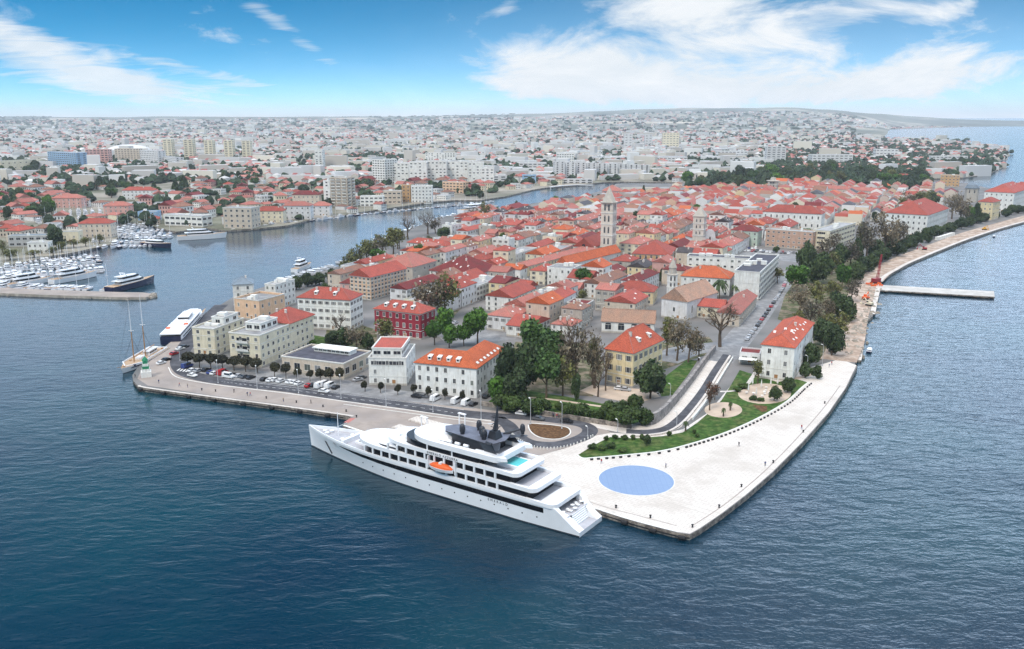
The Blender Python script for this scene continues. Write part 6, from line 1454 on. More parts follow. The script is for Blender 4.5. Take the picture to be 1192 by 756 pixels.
def tree(kind, x, y, h, w, group, z0=GZ, ph=None):
    root = empty('palm_tree' if kind == 'palm' else 'bush' if kind == 'bush' else 'tree', (x, y, z0), tr.uniform(0, 6.28), None, 'bush' if kind == 'bush' else 'tree', group)
    k = tr.randrange(3)
    if kind == 'cypress': link('crown', CONE, root, (0, 0, 0), None, (h * 1.0 * w / h * 2.6, h * w / h * 2.6, h)); link('trunk', trunk('pine', 0), root, None, None, (h * .5, h * .5, h * .3))
    elif kind == 'palm': mb = MB(); mb.tube([(0, 0, 0), (.1, 0, h * .5), (0, 0, h * .82)], [.32, .24, .2], 7); mb.build('trunk', M['bark'], root); link('crown', PALM, root, (0, 0, -h * .2), None, (w, w, h))
    elif kind == 'bare': link('trunk', trunk('bare', k), root, None, None, (w * 1.15, w * 1.15, h * 1.12))
    elif kind == 'bush': link('crown', crown('bush', k), root, (0, 0, h * .45), None, (w / 2, w / 2, h * .62)); link('trunk', trunk('pine', k), root, None, None, (h, h, h * .6))
    elif kind == 'topiary': link('crown', crown('clipped', k), root, (0, 0, h * .62), None, (w / 2, w / 2, h * .55)); link('trunk', trunk('pine', k), root, None, None, (h, h, h * .9))
    else:
        cz = dict(clipped=.62, pine=.62, round=.58, evergreen=.52, olive=.55).get(kind, .57); link('crown', crown(kind, k), root, (0, 0, h * cz), None, (w / 2, w / 2, h * (1.02 - cz) * 1.12)); link('trunk', trunk(kind, k), root, None, None, (max(w * .9, h * .7),) * 2 + (h * 1.0,))
    later(root, ph or TREE_PH[kind], x, y); return root


def T(kind, u, v, hp, wp, group='trees of the town', ph=None, z0=GZ):
    x, y = P(u, v, z0); tp = zat((x, y), v - hp); m = hypot(x, y, z0 - CAMH) / FPX * wp; return tree(kind, x, y, max(tp - z0, 1), m, group, z0, ph)


for k, u, v, h, w in [('evergreen', 345, 338, 18, 18), ('evergreen', 358, 334, 18, 20), ('evergreen', 372, 332, 16, 20), ('evergreen', 386, 328, 16, 18), ('brown', 398, 334, 20, 18), ('olive', 400, 318, 18, 20), ('evergreen', 380, 342, 14, 16), ('olive', 465, 290, 26, 24), ('evergreen', 448, 318, 14, 14), ('brown', 470, 345, 18, 18), ('olive', 500, 285, 12, 14)]: T(k, u, v, h, w)
for x, y, s in COURTS[:26]: tree(tr.choice(('round', 'olive', 'evergreen', 'pine', 'brown')), x, y, tr.uniform(8, 13), min(s, 12) * .85, 'courtyard trees of the old town')
G1, G2, G3 = 'clipped trees along the waterfront', 'trees of the waterfront park', 'trees along the promenade'
for i in range(7): T('clipped', 219 + i * 13.4, 427.5 + i * 1.1, 20, 21, G1)
for u, v, h, w in [(320, 440, 20, 18), (333, 441, 20, 16), (346, 443, 17, 12), (361, 444, 15, 11), (373, 446, 20, 15), (385, 447, 21, 16), (396, 447, 22, 15)]: T('clipped', u, v, h, w, G1)
for u, v in [(425, 456), (443, 457.5), (463, 460), (481, 459.5), (498, 463), (518, 465.5), (538, 468)]: T('topiary', u, v, 13.5, 10, 'ball-clipped trees before the white buildings')
for k, u, v, h, w in [('brown', 415, 409, 36, 38), ('evergreen', 402, 406, 24, 24), ('evergreen', 428, 408, 22, 22), ('olive', 450, 405, 38, 36), ('bare', 396, 395, 30, 26), ('evergreen', 388, 402, 16, 20), ('round', 519, 392, 37, 32), ('round', 506, 402, 31, 27), ('round', 523, 405, 29, 27), ('round', 540, 403, 27, 27), ('round', 556, 401, 46, 38), ('brown', 502, 373, 62, 58), ('olive', 518, 371, 58, 52), ('brown', 489, 368, 44, 36), ('pine', 490, 309, 27, 20), ('olive', 458, 296, 34, 36), ('olive', 446, 300, 32, 34), ('brown', 436, 303, 30, 32), ('olive', 427, 306, 30, 32), ('olive', 417, 311, 28, 30), ('olive', 408, 316, 24, 28), ('round', 440, 308, 20, 24), ('olive', 463, 290, 26, 30), ('round', 452, 312, 14, 14), ('bare', 475, 279, 26, 30), ('bare', 498, 273, 26, 30), ('brown', 507, 272, 22, 22), ('evergreen', 517, 278, 13, 20), ('olive', 564, 257, 24, 20), ('brown', 551, 259, 20, 22), ('evergreen', 578, 252, 12, 14), ('evergreen', 590, 248, 9, 16), ('evergreen', 601, 247, 14, 8), ('evergreen', 634, 241, 9, 9), ('round', 647, 241, 14, 13), ('round', 658, 240, 11, 10), ('evergreen', 668, 240, 10, 10), ('evergreen', 686, 237, 11, 16), ('evergreen', 697, 235, 10, 14), ('pine', 585, 288, 19, 14), ('round', 678, 341, 31, 30), ('olive', 757, 332, 24, 20), ('evergreen', 770, 331, 20, 10), ('red', 748, 366, 12, 12), ('olive', 645, 378, 16, 14), ('cypress', 749, 229, 13, 6), ('round', 938, 276, 11, 16), ('brown', 843, 291, 12, 18), ('bush', 903, 294, 8, 10), ('round', 365, 404, 9, 12)]: T(k, u, v, h, w)
for k, u, v, h, w in [('pine', 625, 428, 60, 56), ('evergreen', 590, 458, 62, 42), ('evergreen', 612, 462, 62, 46), ('pine', 636, 463, 60, 44), ('olive', 655, 461, 50, 40), ('evergreen', 602, 474, 44, 36), ('pine', 640, 440, 60, 46), ('round', 577, 470, 34, 30), ('bare', 669, 452, 84, 62), ('brown', 668, 456, 82, 50), ('brown', 692, 452, 70, 34), ('bare', 705, 455, 50, 26), ('bare', 696, 462, 32, 34), ('evergreen', 671, 466, 30, 14), ('evergreen', 757, 464, 48, 46), ('olive', 776, 414, 50, 28), ('brown', 788, 420, 60, 38), ('brown', 801, 422, 54, 32), ('brown', 813, 420, 40, 30), ('bare', 838, 404, 56, 58), ('olive', 690, 448, 60, 24)]: T(k, u, v, h, w, G2)
for u, v, h, w in [(583, 476, 22, 28), (598, 480, 24, 34), (618, 483, 24, 36), (633, 480, 20, 28), (662, 485, 20, 28), (679, 487, 18, 30), (698, 490, 16, 22), (711, 492, 26, 34), (730, 496, 30, 40), (749, 494, 24, 30), (738, 480, 22, 24), (722, 482, 18, 22), (652, 478, 12, 20)]: T('bush', u, v, h, w, 'bushes of the waterfront park')
for u, v, h, w in [(706, 513, 7, 8), (716, 511.5, 7, 9), (727, 512, 7, 10), (737, 512, 6, 8), (748, 512, 7, 9), (690, 523, 8, 14), (700, 524, 7, 14), (712, 522, 8, 16), (725, 526, 5, 16), (779, 508, 8, 8), (808, 505, 5, 6), (812, 509, 5, 8), (866, 452, 7, 16), (858, 456, 6, 12), (876, 466, 6, 12), (885, 467, 5, 12)]: T('bush', u, v, h, w, 'low bushes on the lawn')
for k, u, v, h, w in [('evergreen', 753, 519, 14, 12), ('red', 826, 478, 36, 20), ('red', 832, 466, 22, 16), ('evergreen', 901, 467, 19, 18), ('evergreen', 917, 457, 20, 20), ('olive', 882, 447, 30, 22), ('bush', 895, 434, 18, 18), ('palm', 798, 502, 14, 9), ('palm', 842, 485, 12, 6), ('palm', 850, 478, 12, 6), ('palm', 837, 349, 28, 22), ('palm', 857, 347, 20, 14), ('bush', 905, 424, 8, 12)]: T(k, u, v, h, w, 'trees of the lawn')
for k, u, v, h, w in [('round', 928, 340, 34, 36), ('brown', 930, 368, 42, 40), ('brown', 943, 384, 40, 38), ('olive', 930, 384, 26, 26), ('olive', 905, 330, 22, 22), ('round', 980, 337, 32, 24), ('evergreen', 968, 414, 36, 32), ('evergreen', 957, 402, 34, 30), ('olive', 979, 394, 34, 32), ('evergreen', 986, 374, 32, 28), ('brown', 991, 352, 32, 30), ('evergreen', 974, 370, 34, 32), ('brown', 961, 376, 34, 32), ('olive', 950, 358, 34, 34), ('olive', 963, 390, 30, 28), ('evergreen', 994, 330, 28, 26), ('olive', 968, 352, 30, 28), ('evergreen', 952, 330, 40, 34), ('olive', 968, 320, 32, 30), ('evergreen', 938, 318, 40, 26), ('brown', 958, 312, 40, 30), ('brown', 990, 312, 36, 30), ('evergreen', 977, 312, 30, 26), ('evergreen', 942, 428, 28, 24), ('evergreen', 937, 440, 20, 18), ('evergreen', 951, 441, 15, 15), ('brown', 1028, 299, 60, 44), ('brown', 1008, 304, 54, 40), ('brown', 1046, 292, 44, 30), ('olive', 1002, 300, 44, 26), ('evergreen', 1020, 302, 22, 24), ('evergreen', 1038, 294, 20, 22), ('evergreen', 998, 308, 34, 16), ('brown', 1116, 263, 42, 28), ('brown', 1108, 255, 36, 28), ('evergreen', 1137, 260, 26, 12), ('round', 1126, 262, 24, 12), ('olive', 1072, 244, 24, 34), ('brown', 1056, 243, 22, 26), ('olive', 1050, 250, 22, 18), ('evergreen', 1084, 241, 20, 18), ('brown', 970, 296, 28, 26)]: T(k, u, v, h, w, G3)
row_ = smooth(G([(1000, 322), (1018, 308), (1045, 295.5), (1075, 283), (1100, 272), (1130, 262.5), (1160, 254), (1192, 248)]), 4)
for x, y in row_: tree('evergreen', x + tr.gauss(0, 2), y + tr.gauss(0, 2), tr.uniform(9, 13), tr.uniform(12, 16), G3)


def grove(poly, n, kinds, hrange, group, ph=None, z0=GZ):
    pts = G(poly, z0); xs = [p[0] for p in pts]; ys = [p[1] for p in pts]; k = 0; done = []
    for _ in range(n * 60):
        if k >= n: break
        x, y = tr.uniform(min(xs), max(xs)), tr.uniform(min(ys), max(ys))
        if inside((x, y), pts) and all(hypot(x - a, y - b) > hrange[0] * .55 for a, b in done) and not rect_hit(x, y, 0, 4, 4, 0):
            h = tr.uniform(*hrange); tree(tr.choice(kinds), x, y, h, h * tr.uniform(.9, 1.25), group); done.append((x, y)); k += 1


grove([(785, 222), (840, 223), (905, 221), (960, 217), (1030, 219), (1062, 226), (1085, 232), (1090, 214), (1060, 205), (1000, 203), (930, 204), (850, 209), (800, 213)], 48, ['evergreen', 'evergreen', 'pine', 'olive', 'round', 'evergreen', 'pine'], (17, 27), 'trees of the wooded park')
grove([(1098, 222), (1145, 212), (1165, 196), (1150, 185), (1118, 190), (1108, 205)], 9, ['evergreen', 'pine'], (15, 24), 'trees on the far headland')
grove([(0, 262), (60, 255), (62, 244), (30, 232), (0, 236)], 16, ['evergreen', 'pine', 'round'], (11, 17), 'trees on the far bank')
grove([(100, 240), (215, 226), (215, 210), (120, 212), (96, 226)], 20, ['evergreen', 'evergreen', 'cypress', 'cypress', 'pine'], (12, 19), 'trees on the far bank')
grove([(0, 206), (52, 203), (52, 196), (0, 197)], 6, ['evergreen', 'pine'], (14, 20), 'trees on the far bank')
grove([(215, 224), (300, 222), (300, 208), (215, 208)], 10, ['evergreen', 'cypress', 'pine'], (12, 18), 'trees on the far bank')
for u, v, h, w in [(12, 303, 14, 30), (40, 300, 10, 26), (62, 298, 12, 18), (72, 294, 14, 18), (86, 289, 12, 18), (100, 287, 12, 18), (116, 284, 12, 16), (68, 290, 24, 22), (4, 296, 18, 14), (428, 219, 12, 22), (415, 220, 12, 20), (560, 231, 10, 10), (545, 228, 11, 12), (553, 228, 14, 14), (425, 236, 14, 9)]: T('olive' if u < 120 and h < 20 else 'evergreen', u, v, h, w, 'trees on the far bank')

# ------------------------------------------------------------------ the far town and its greenery, as masses beyond counting
fr = random.Random(99); LP = land; hb = []; FAR_MB = MB(); FAR_T = []
BANK = G([(-30, 330), (140, 285), (200, 273), (262, 270), (335, 265), (400, 253), (470, 243), (560, 236), (640, 221), (720, 216), (790, 222), (1085, 236), (1125, 214), (1160, 200)])
WET = G([(120, 266), (140, 256), (205, 268), (262, 266), (400, 250), (500, 235), (640, 216), (718, 211), (724, 240), (500, 300), (0, 400), (-300, 340), (0, 309), (95, 290), (132, 282)])
PARKS = [G(p) for p in ([(785, 222), (905, 221), (1062, 226), (1090, 214), (1000, 203), (850, 209)], [(100, 240), (215, 226), (215, 210), (96, 226)], [(0, 206), (52, 203), (52, 196), (0, 197)], [(30, 263), (132, 257), (132, 244), (60, 244)])]
def far_ok(x, y, w):
    return inside((x, y), LP) and not inside((x, y), WET) and not any(inside((x, y), g) for g in PARKS) and not inside((x, y), TOWN) and not inside((x, y), pen)
cand = []
def scatter(d0, d1, cell, keep):
    y = d0
    while y < d1:
        st = cell * fr.uniform(.8, 1.2); x = -.66 * y
        while x < .62 * y:
            if fr.random() < keep: cand.append((x + fr.uniform(-.4, .4) * cell, y + fr.uniform(-.4, .4) * cell))
            x += cell * fr.uniform(.75, 1.25)
        y += st
scatter(760, 1900, 24, .80); scatter(1900, 3300, 30, .76); scatter(3300, 5600, 44, .64); scatter(5600, 9500, 80, .55)
cand.sort(key=lambda p: hypot(*p)); ind = 0; VAR = []
for i in range(8):
    me = None; mb = MB(); tn = []
    wk, rk = [('white', 'rose'), ('palewhite', 'brown'), ('cream', 'rose'), ('beige', 'red'), ('white', 'flat'), ('palewhite', 'flat'), ('pink', 'dark'), ('cream', 'rose')][i]
    mb = roof_mb(12, 14, 6.5, 'hip' if i % 2 else 'gable', 2.6, .4) if rk != 'flat' else MB(); nr = len(mb.f); mb.m = [1] * nr
    mb.box(-6, 6, -7, 7, -1.5, 6.5, 0, top=1)
    for fl in (1.2, 4.1):
        for s in (-4, -1.3, 1.3, 4): mb.box(s - .55, s + .55, -7.04, -6.9, fl, fl + 1.5, 2, bottom=False); mb.box(5.9, 6.04, s * 1.2 - .55, s * 1.2 + .55, fl, fl + 1.5, 2, bottom=False)
    VAR.append((mb.mesh('far_house', [M['w_' + wk], M['r_' + rk], M['glass']]), '%s house with %s roof' % ({'white': 'white', 'palewhite': 'pale', 'cream': 'cream', 'beige': 'beige', 'pink': 'pink'}[wk], {'rose': 'faded red', 'red': 'red', 'flat': 'flat', 'dark': 'dark red', 'brown': 'brown'}[rk])))
WH, RD = [(.68, .68, .66), (.62, .62, .62), (.64, .60, .52), (.52, .48, .43), (.56, .54, .52)], [(.36, .15, .13), (.38, .18, .155), (.30, .09, .08), (.40, .17, .14)]
trees_far = []
for x, y in cand:
    d = hypot(x, y)
    if not far_ok(x, y, 10): continue
    if fr.random() < ((.30 if proj(x, y)[0] < 900 else .5) if d < 3500 else .2): trees_far.append((x, y)); continue
    u, v = proj(x, y)
    if ind < 250 and d > 0 and -10 < u < 1200:
        if rect_hit(x, y, 0, 13, 15, 1.5): continue
        me, ph = VAR[fr.choices(range(8), (4, 4, 3, 2, 3, 2, 1, 2))[0]]; s = fr.uniform(.75, 1.25); o = link('far_house', me, None, (x, y, GZ - .04), radians(fr.choice((-30, 60, 20, -10)) + fr.uniform(-8, 8)), (s, s * fr.uniform(.8, 1.3), s * fr.choice((.8, 1, 1.3))))
        tag(o, None, 'house', 'houses of the far town'); later(o, ph, x, y); ind += 1; continue
    if d < 3000 and rect_hit(x, y, 0, 14, 14, 2): continue
    z = land_z(x, y); blk = fr.random() < ((.38 if u > 380 else .24) if d < 3600 else .2); k = 1 + max(0, d - 3000) / 9000
    if u > 900 and d < 3600: blk = fr.random() < .05
    if blk: stuff_house(FAR_MB, FAR_T, x, y, z, fr.uniform(-.7, .7), fr.choice((fr.uniform(14, 30), fr.uniform(30, 62))) * k, fr.uniform(11, 17) * k, fr.choice((9, 10, 12, 15, 18)) if fr.random() < .95 else fr.uniform(18, 30), jit(fr.choice(WH), fr), jit((.5, .5, .5), fr, .3), 'flat')
    else: stuff_house(FAR_MB, FAR_T, x, y, z, fr.uniform(0, 3), fr.uniform(9, 16) * k, fr.uniform(9, 14) * k, fr.uniform(5, 9), jit(fr.choice(WH), fr), jit(fr.choice(RD), fr) if fr.random() < .8 else jit((.5, .49, .48), fr, .3), fr.choice(('hip', 'gable')))
build_stuff('far_town', FAR_MB, FAR_T, M['tint'], 'thousands of white and red-roofed houses fading across the far plain')
mb = MB(); tn = []
def clump(x, y, z, R_, h):
    c = jit((.030, .050, .024), fr, .5); n = 6; rings = []
    for j, (q, zz) in enumerate(((.55, .1), (1.0, .4), (.8, .75), (.3, 1.0))):
        rings.append([(x + R_ * q * fr.uniform(.7, 1.3) * cos(k * 1.047 + j), y + R_ * q * fr.uniform(.7, 1.3) * sin(k * 1.047 + j), z + h * zz * fr.uniform(.85, 1.1)) for k in range(n)])
    for a, b in zip(rings, rings[1:]):
        for k in range(n): mb.face([a[k], a[(k + 1) % n], b[(k + 1) % n], b[k]]); tn.append(jit(c, fr, .3))
    mb.face(rings[-1]); tn.append(c)
for x, y in trees_far:
    d = hypot(x, y); k = 1 + max(0, d - 2500) / 5000
    for _ in range(fr.choice((1, 2, 3, 4))): clump(x + fr.gauss(0, 8 * k), y + fr.gauss(0, 8 * k), land_z(x, y) - .3, fr.uniform(4, 8) * k, fr.uniform(6, 12) * k ** .5)
for (u0, u1, v0, v1, n) in [(0, 60, 142, 150, 160), (430, 600, 143, 149, 160), (330, 450, 172, 180, 120), (395, 470, 180, 187, 120), (330, 480, 168, 180, 160), (560, 640, 190, 200, 60), (0, 220, 184, 200, 160), (800, 1000, 176, 186, 160), (60, 300, 204, 214, 120), (300, 420, 190, 204, 90), (500, 700, 155, 162, 80), (780, 1000, 148, 170, 260), (800, 1060, 188, 206, 600), (1070, 1150, 172, 200, 160), (0, 130, 158, 172, 60), (290, 400, 180, 186, 40), (960, 1130, 163, 178, 160), (0, 300, 198, 204, 90)]:
    for _ in range(n):
        x, y = P(fr.uniform(u0, u1), fr.uniform(v0, v1)); d = hypot(x, y)
        if far_ok(x, y, 1) or d > 4000: clump(x, y, land_z(x, y) - .3, fr.uniform(5, 10) * (1 + max(0, d - 2500) / 4000), fr.uniform(8, 14))
pw = PARKS[0]; k = 0
while k < 420:
    x, y = fr.uniform(min(p[0] for p in pw), max(p[0] for p in pw)), fr.uniform(min(p[1] for p in pw), max(p[1] for p in pw))
    if inside((x, y), pw) and not rect_hit(x, y, 0, 6, 6, 0): k += 1; clump(x, y, GZ - .3, fr.uniform(4, 8), fr.uniform(9, 18))
build_stuff('far_woods', mb, tn, M['tint'], 'dark groves and gardens scattered over the far plain')

# ------------------------------------------------------------------ cars
CARC = dict(white=(.75, .75, .75), silver=(.42, .43, .45), black=(.015, .015, .018), grey=(.10, .105, .115), red=(.40, .02, .025), blue=(.03, .05, .20))
CM = {k: mat('car_paint_' + k, c, .3, 0, 1, 0, .5, .05, .0) for k, c in CARC.items()}
WHEEL = MB(); WHEEL.tube([(0, -.1, 0), (0, .1, 0)], .32, 10); WHEEL = WHEEL.mesh('wheel', M['black'])
def car_meshes(van, m):
    L, W_, H_ = (5.4, 2.0, 2.3) if van else (4.3, 1.8, 1.45); b = MB()
    if van: pr = [(-2.7, .35), (2.6, .35), (2.7, .8), (2.5, 1.15), (1.7, 1.35), (1.2, 2.25), (-2.6, 2.3), (-2.7, 1.2)]; gl = [(1.78, 1.33), (1.28, 2.12), (-1.4, 2.12), (-1.4, 1.4)]
    else: pr = [(-2.1, .3), (2.05, .3), (2.15, .6), (2.0, .8), (1.05, .95), (.35, 1.42), (-1.1, 1.45), (-1.9, 1.0), (-2.15, .85)]; gl = [(1.0, .97), (.4, 1.36), (-1.05, 1.38), (-1.75, 1.0)]
    w = W_ / 2; n = len(pr); zz = lambda z: w * (1 if z < 1.0 else 1 - (z - 1.0) * .16)
    b.face([(x, -zz(z), z) for x, z in pr]); b.face([(x, zz(z), z) for x, z in pr][::-1])
    for k in range(n): p, q = pr[k], pr[(k + 1) % n]; b.face([(p[0], -zz(p[1]), p[1]), (p[0], zz(p[1]), p[1]), (q[0], zz(q[1]), q[1]), (q[0], -zz(q[1]), q[1])])
    body = b.mesh('body', m); g = MB()
    for s in (1, -1): f = [(x, (zz(z) + .012) * s, z) for x, z in gl]; g.face(f if s < 0 else f[::-1])
    a, c = (pr[4], pr[5]); sh = .02
    def screen(p, q, nx):
        p2 = (p[0] + (q[0] - p[0]) * .12 + nx * sh, p[1] + (q[1] - p[1]) * .12 + sh); q2 = (p[0] + (q[0] - p[0]) * .9 + nx * sh, p[1] + (q[1] - p[1]) * .9 + sh); g.face([(p2[0], -zz(p2[1]) * .88, p2[1]), (p2[0], zz(p2[1]) * .88, p2[1]), (q2[0], zz(q2[1]) * .88, q2[1]), (q2[0], -zz(q2[1]) * .88, q2[1])])
    screen(a, c, 1)
    if not van: screen(pr[7], pr[6], -1)
    return body, g.mesh('windows', M['glass']), L, W_
CARS = {}
def car(x, y, rz, colr, van=False, group='cars parked in the town', z0=GZ + .03):
    if (colr, van) not in CARS: CARS[colr, van] = car_meshes(van, CM[colr])
    bd_, gl, L, W_ = CARS[colr, van]; r = empty('van' if van else 'car', (x, y, z0), rz, None, 'van' if van else 'car', group); link('body', bd_, r); link('windows', gl, r)
    for sx in (-.31, .31):
        for sy in (-.44, .44): link('wheel', WHEEL, r, (L * sx, W_ * sy, .32))
    later(r, f'{colr} {"van" if van else "car"}', x, y)
def cars(group, ang, *rows):
    for u, v, c, *k in rows: car(*P(u, v), radians((k[1] if len(k) > 1 else ang) + fr.uniform(-4, 4)), c, bool(k and k[0]), group)
cars('cars on the quay road', 60, (188, 424, 'white'), (194, 420, 'black'), (203, 413, 'red'), (210, 407.5, 'white'), (215, 405, 'black'), (224, 438.5, 'white', 0, -25), (377, 457, 'white', 0, -22), (607, 483, 'white', 0, -20), (627, 489, 'grey', 0, -20), (660, 492, 'black', 0, -22))
cars('cars parked behind the quay', 64, (218, 428, 'blue', 1), (224, 432.5, 'white'), (231, 433, 'silver'), (246, 435, 'blue'), (250, 436, 'white'), (259, 436, 'red', 1), (266, 440, 'white', 1, -22), (278, 439, 'silver'), (285, 440, 'grey'), (292, 441, 'black'), (308, 443, 'black'), (315, 444, 'white'), (320, 443.5, 'white'), (327, 445, 'white'), (338, 446, 'white'), (343, 446.5, 'white'), (348, 448, 'white'), (360, 450.5, 'red'), (365, 450, 'black'), (372, 451, 'white', 1), (377, 449.5, 'white', 1), (384, 451, 'white', 1), (391, 452.5, 'black'), (417, 443.5, 'silver', 0, 40), (421, 441, 'grey', 0, 40), (485, 463, 'black', 0, -22), (493, 463, 'grey', 0, -22), (507, 466, 'white', 1), (531, 469, 'white', 1), (543, 471, 'white', 1), (551, 472, 'black'), (566, 463, 'black'), (721, 454, 'white', 0, -20), (728, 455, 'silver', 0, -20), (530, 377, 'silver'), (534, 382, 'white'), (590, 374, 'black'), (600, 378, 'grey'), (240, 432, 'black'), (272, 438, 'black'))
pk = smooth(G([(870, 396), (882, 380), (892, 366), (903, 350), (910, 339), (914, 331)]), 4)
for i, (x, y) in enumerate(pk): car(x, y, radians(62), fr.choice(('black', 'grey', 'black', 'silver', 'white', 'red')), False, 'cars parked along the sloping street')
lot = G([(850, 289.5), (880, 289), (892, 293.5), (945, 294), (962, 300), (940, 306), (900, 301), (880, 297), (852, 296.5)]); k = 0
for i in range(-40, 60):
    for jx, off in ((0, 0), (1, 6), (2, 15), (3, 21), (4, 30), (5, 36), (6, 45), (7, 51)):
        x, y = lot[0][0] + eb[0] * i * 2.8 + ea[0] * off - 10 * ea[0], lot[0][1] + eb[1] * i * 2.8 + ea[1] * off - 10 * ea[1]
        if inside((x, y), lot) and fr.random() < .78 and k < 95: car(x, y, ga + pi * fr.randrange(2), fr.choice(('white', 'silver', 'black', 'grey', 'white', 'red', 'blue')), fr.random() < .06, 'cars in the long car park'); k += 1
for i in range(14):
    u, v = 455 + fr.uniform(0, 26), 338 + fr.uniform(0, 11); car(*P(u, v), ga + fr.choice((0, pi / 2)), fr.choice(('white', 'silver', 'grey')), False, 'cars by the orange-yellow house')

# ------------------------------------------------------------------ street furniture
def lamp_meshes(h):
    p = MB(); p.tube([(0, 0, 0), (0, 0, h)], [.13, .08], 6); p.lathe([(.28, 0), (.26, .25), (.13, .4)], 8); a = MB(); a.tube([(0, 0, h - .1), (.5, 0, h + .15), (1.1, 0, h + .2)], .06, 5); b = MB(); b.box(.7, 1.7, -.22, .22, h + .1, h + .28)
    return p.mesh('pole', M['metal']), a.mesh('arm', M['metal']), b.mesh('lamp_head', M['trim'])
LM = {}
def lamp(u, v, vt, rz=1.9):
    x, y = P(u, v); h = round(max(zat((x, y), vt) - GZ, 3), 0)
    if h not in LM: LM[h] = lamp_meshes(h)
    r = empty('street_lamp', (x, y, GZ + .01), rz, None, 'street lamp', 'street lamps'); [link(n, m, r) for n, m in zip(('pole', 'arm', 'lamp_head'), LM[h])]; later(r, 'grey street lamp on a tall pole', x, y)
for q in [(254, 446, 421), (299.5, 453, 427.5), (347.5, 458, 432.5), (397, 464.5, 438), (449.5, 473, 444), (504, 480, 455), (560, 488, 457), (617.5, 494, 466), (654, 499, 470), (209.5, 420, 407), (719, 503, 491), (684, 508, 500), (787.5, 497, 481), (939, 434, 416), (957, 426, 402), (972, 393, 371), (978, 380, 362), (815, 431, 417), (780, 466, 447), (990, 366, 348)]: lamp(*q)


def person_mesh(k, top, legs):
    """one continuous walking figure"""
    r = random.Random(k); st_ = r.uniform(.08, .26)
    J = [(0, 0, .95), (0, 0, 1.2), (0, 0, 1.45), (0, 0, 1.55), (.02, 0, 1.70), (.10, 0, .93), (.10, st_, .5), (.10, st_ * .7, .06), (.10, st_ + .12, .03), (-.10, 0, .93), (-.10, -st_ * .4, .5), (-.10, -st_ * 1.4, .06), (-.10, -st_ * 1.4 + .16, .03), (.2, 0, 1.42), (.27, -.08, 1.15), (.25, .06, .9), (-.2, 0, 1.42), (-.27, .08, 1.15), (-.25, .18, .92)]
    E_ = [(0, 1), (1, 2), (2, 3), (3, 4), (0, 5), (5, 6), (6, 7), (7, 8), (0, 9), (9, 10), (10, 11), (11, 12), (2, 13), (13, 14), (14, 15), (2, 16), (16, 17), (17, 18)]
    R_ = [.15, .14, .15, .06, .105, .10, .07, .05, .04, .10, .07, .05, .04, .07, .05, .04, .07, .05, .04]
    me = bpy.data.meshes.new('person_skeleton'); me.from_pydata(J, E_, []); o = bpy.data.objects.new('person_skeleton', me); COL.objects.link(o)
    md = o.modifiers.new('skin', 'SKIN'); sv = me.skin_vertices[0].data
    for i, rr in enumerate(R_): sv[i].radius = (rr, rr)
    sv[0].use_root = True; o.modifiers.new('sub', 'SUBSURF').levels = 1
    dg = bpy.context.evaluated_depsgraph_get(); dg.update(); out = bpy.data.meshes.new_from_object(o.evaluated_get(dg)); bpy.data.objects.remove(o)
    out.materials.clear(); [out.materials.append(m) for m in (legs, top, M['skin'], M['bark'])]
    for p in out.polygons: z = p.center[2]; p.material_index = (3 if z > 1.72 or (z > 1.62 and p.center[1] < 0) else 2) if z > 1.52 else 0 if z < .93 and abs(p.center[0]) < .2 else (2 if abs(p.center[0]) > .22 and z < 1.0 else 1)
    return out
cl = {n: mat('cloth_' + n, c, .9, .1, 3, 0, .1, .1) for n, c in dict(black=(.02, .02, .025), blue=(.03, .05, .15), red=(.35, .03, .04), beige=(.4, .33, .25)).items()}
PM = [(person_mesh(i, cl[a], cl[b]), a, b) for i, (a, b) in enumerate((('black', 'black'), ('blue', 'black'), ('red', 'blue'), ('beige', 'blue')))]
for i, (u, v) in enumerate([(157.5, 440), (185, 446.5), (209, 450), (218.6, 451.5), (272.6, 457.5), (288, 461), (291.5, 461.2), (330, 468), (362, 470), (890.5, 543), (933, 500), (842, 481), (851, 475.5), (644, 486), (648, 487), (651, 486.5), (654, 488), (965, 428), (968, 425), (952, 437), (860, 520), (775, 545), (700, 540)]):
    me, a, b = PM[i % 4]; x, y = P(u, v); o = link('person', me, None, (x, y, GZ + .02), tr.uniform(0, 6.28)); tag(o, None, 'person', 'people on the quays'); later(o, f'walking person in a {a} top and {b} trousers', x, y)

bo = MB(); bo.lathe([(.30, 0), (.22, .1), (.20, .55), (.34, .65), (.34, .8), (.1, .88)], 9); BO = bo.mesh('bollard', M['black'])
for (u, v) in [(717, 591.5), (806, 614), (837, 591), (863, 567), (757, 603), (251, 456), (235, 454.5), (310, 464), (345, 469), (376, 474), (403, 479.5), (415, 486), (900, 539), (935, 503.5), (960, 470)]: o = link('mooring_bollard', BO, None, (*P(u, v), GZ + .02)); tag(o, None, 'bollard', 'mooring bollards'); later(o, 'black iron mooring bollard', *P(u, v))
sm = MB(); sm.box(-.45, .45, -.22, .22, 0, .42); sm.box(-.5, .5, -.26, .26, .42, .5); SB = sm.mesh('low_bollard', M['black'])
ed = offset(smooth(G(LAWN[1:11]), 8), -1.6)
L = 0; last = None; n = 0
for a, b in zip(ed, ed[1:]):
    s = hypot(b[0] - a[0], b[1] - a[1]); L += s
    if L > 1.9 and n < 110: L = 0; o = link('low_bollard', SB, None, (*b, GZ + .014), atan2(b[1] - a[1], b[0] - a[0])); tag(o, 'low dark block in the long row edging the lawn', 'bollard', 'low dark blocks edging the lawn'); n += 1
wb = MB(); wb.lathe([(.2, 0), (.2, .7), (.05, .8)], 8); WB = wb.mesh('pale_bollard', M['trim'])
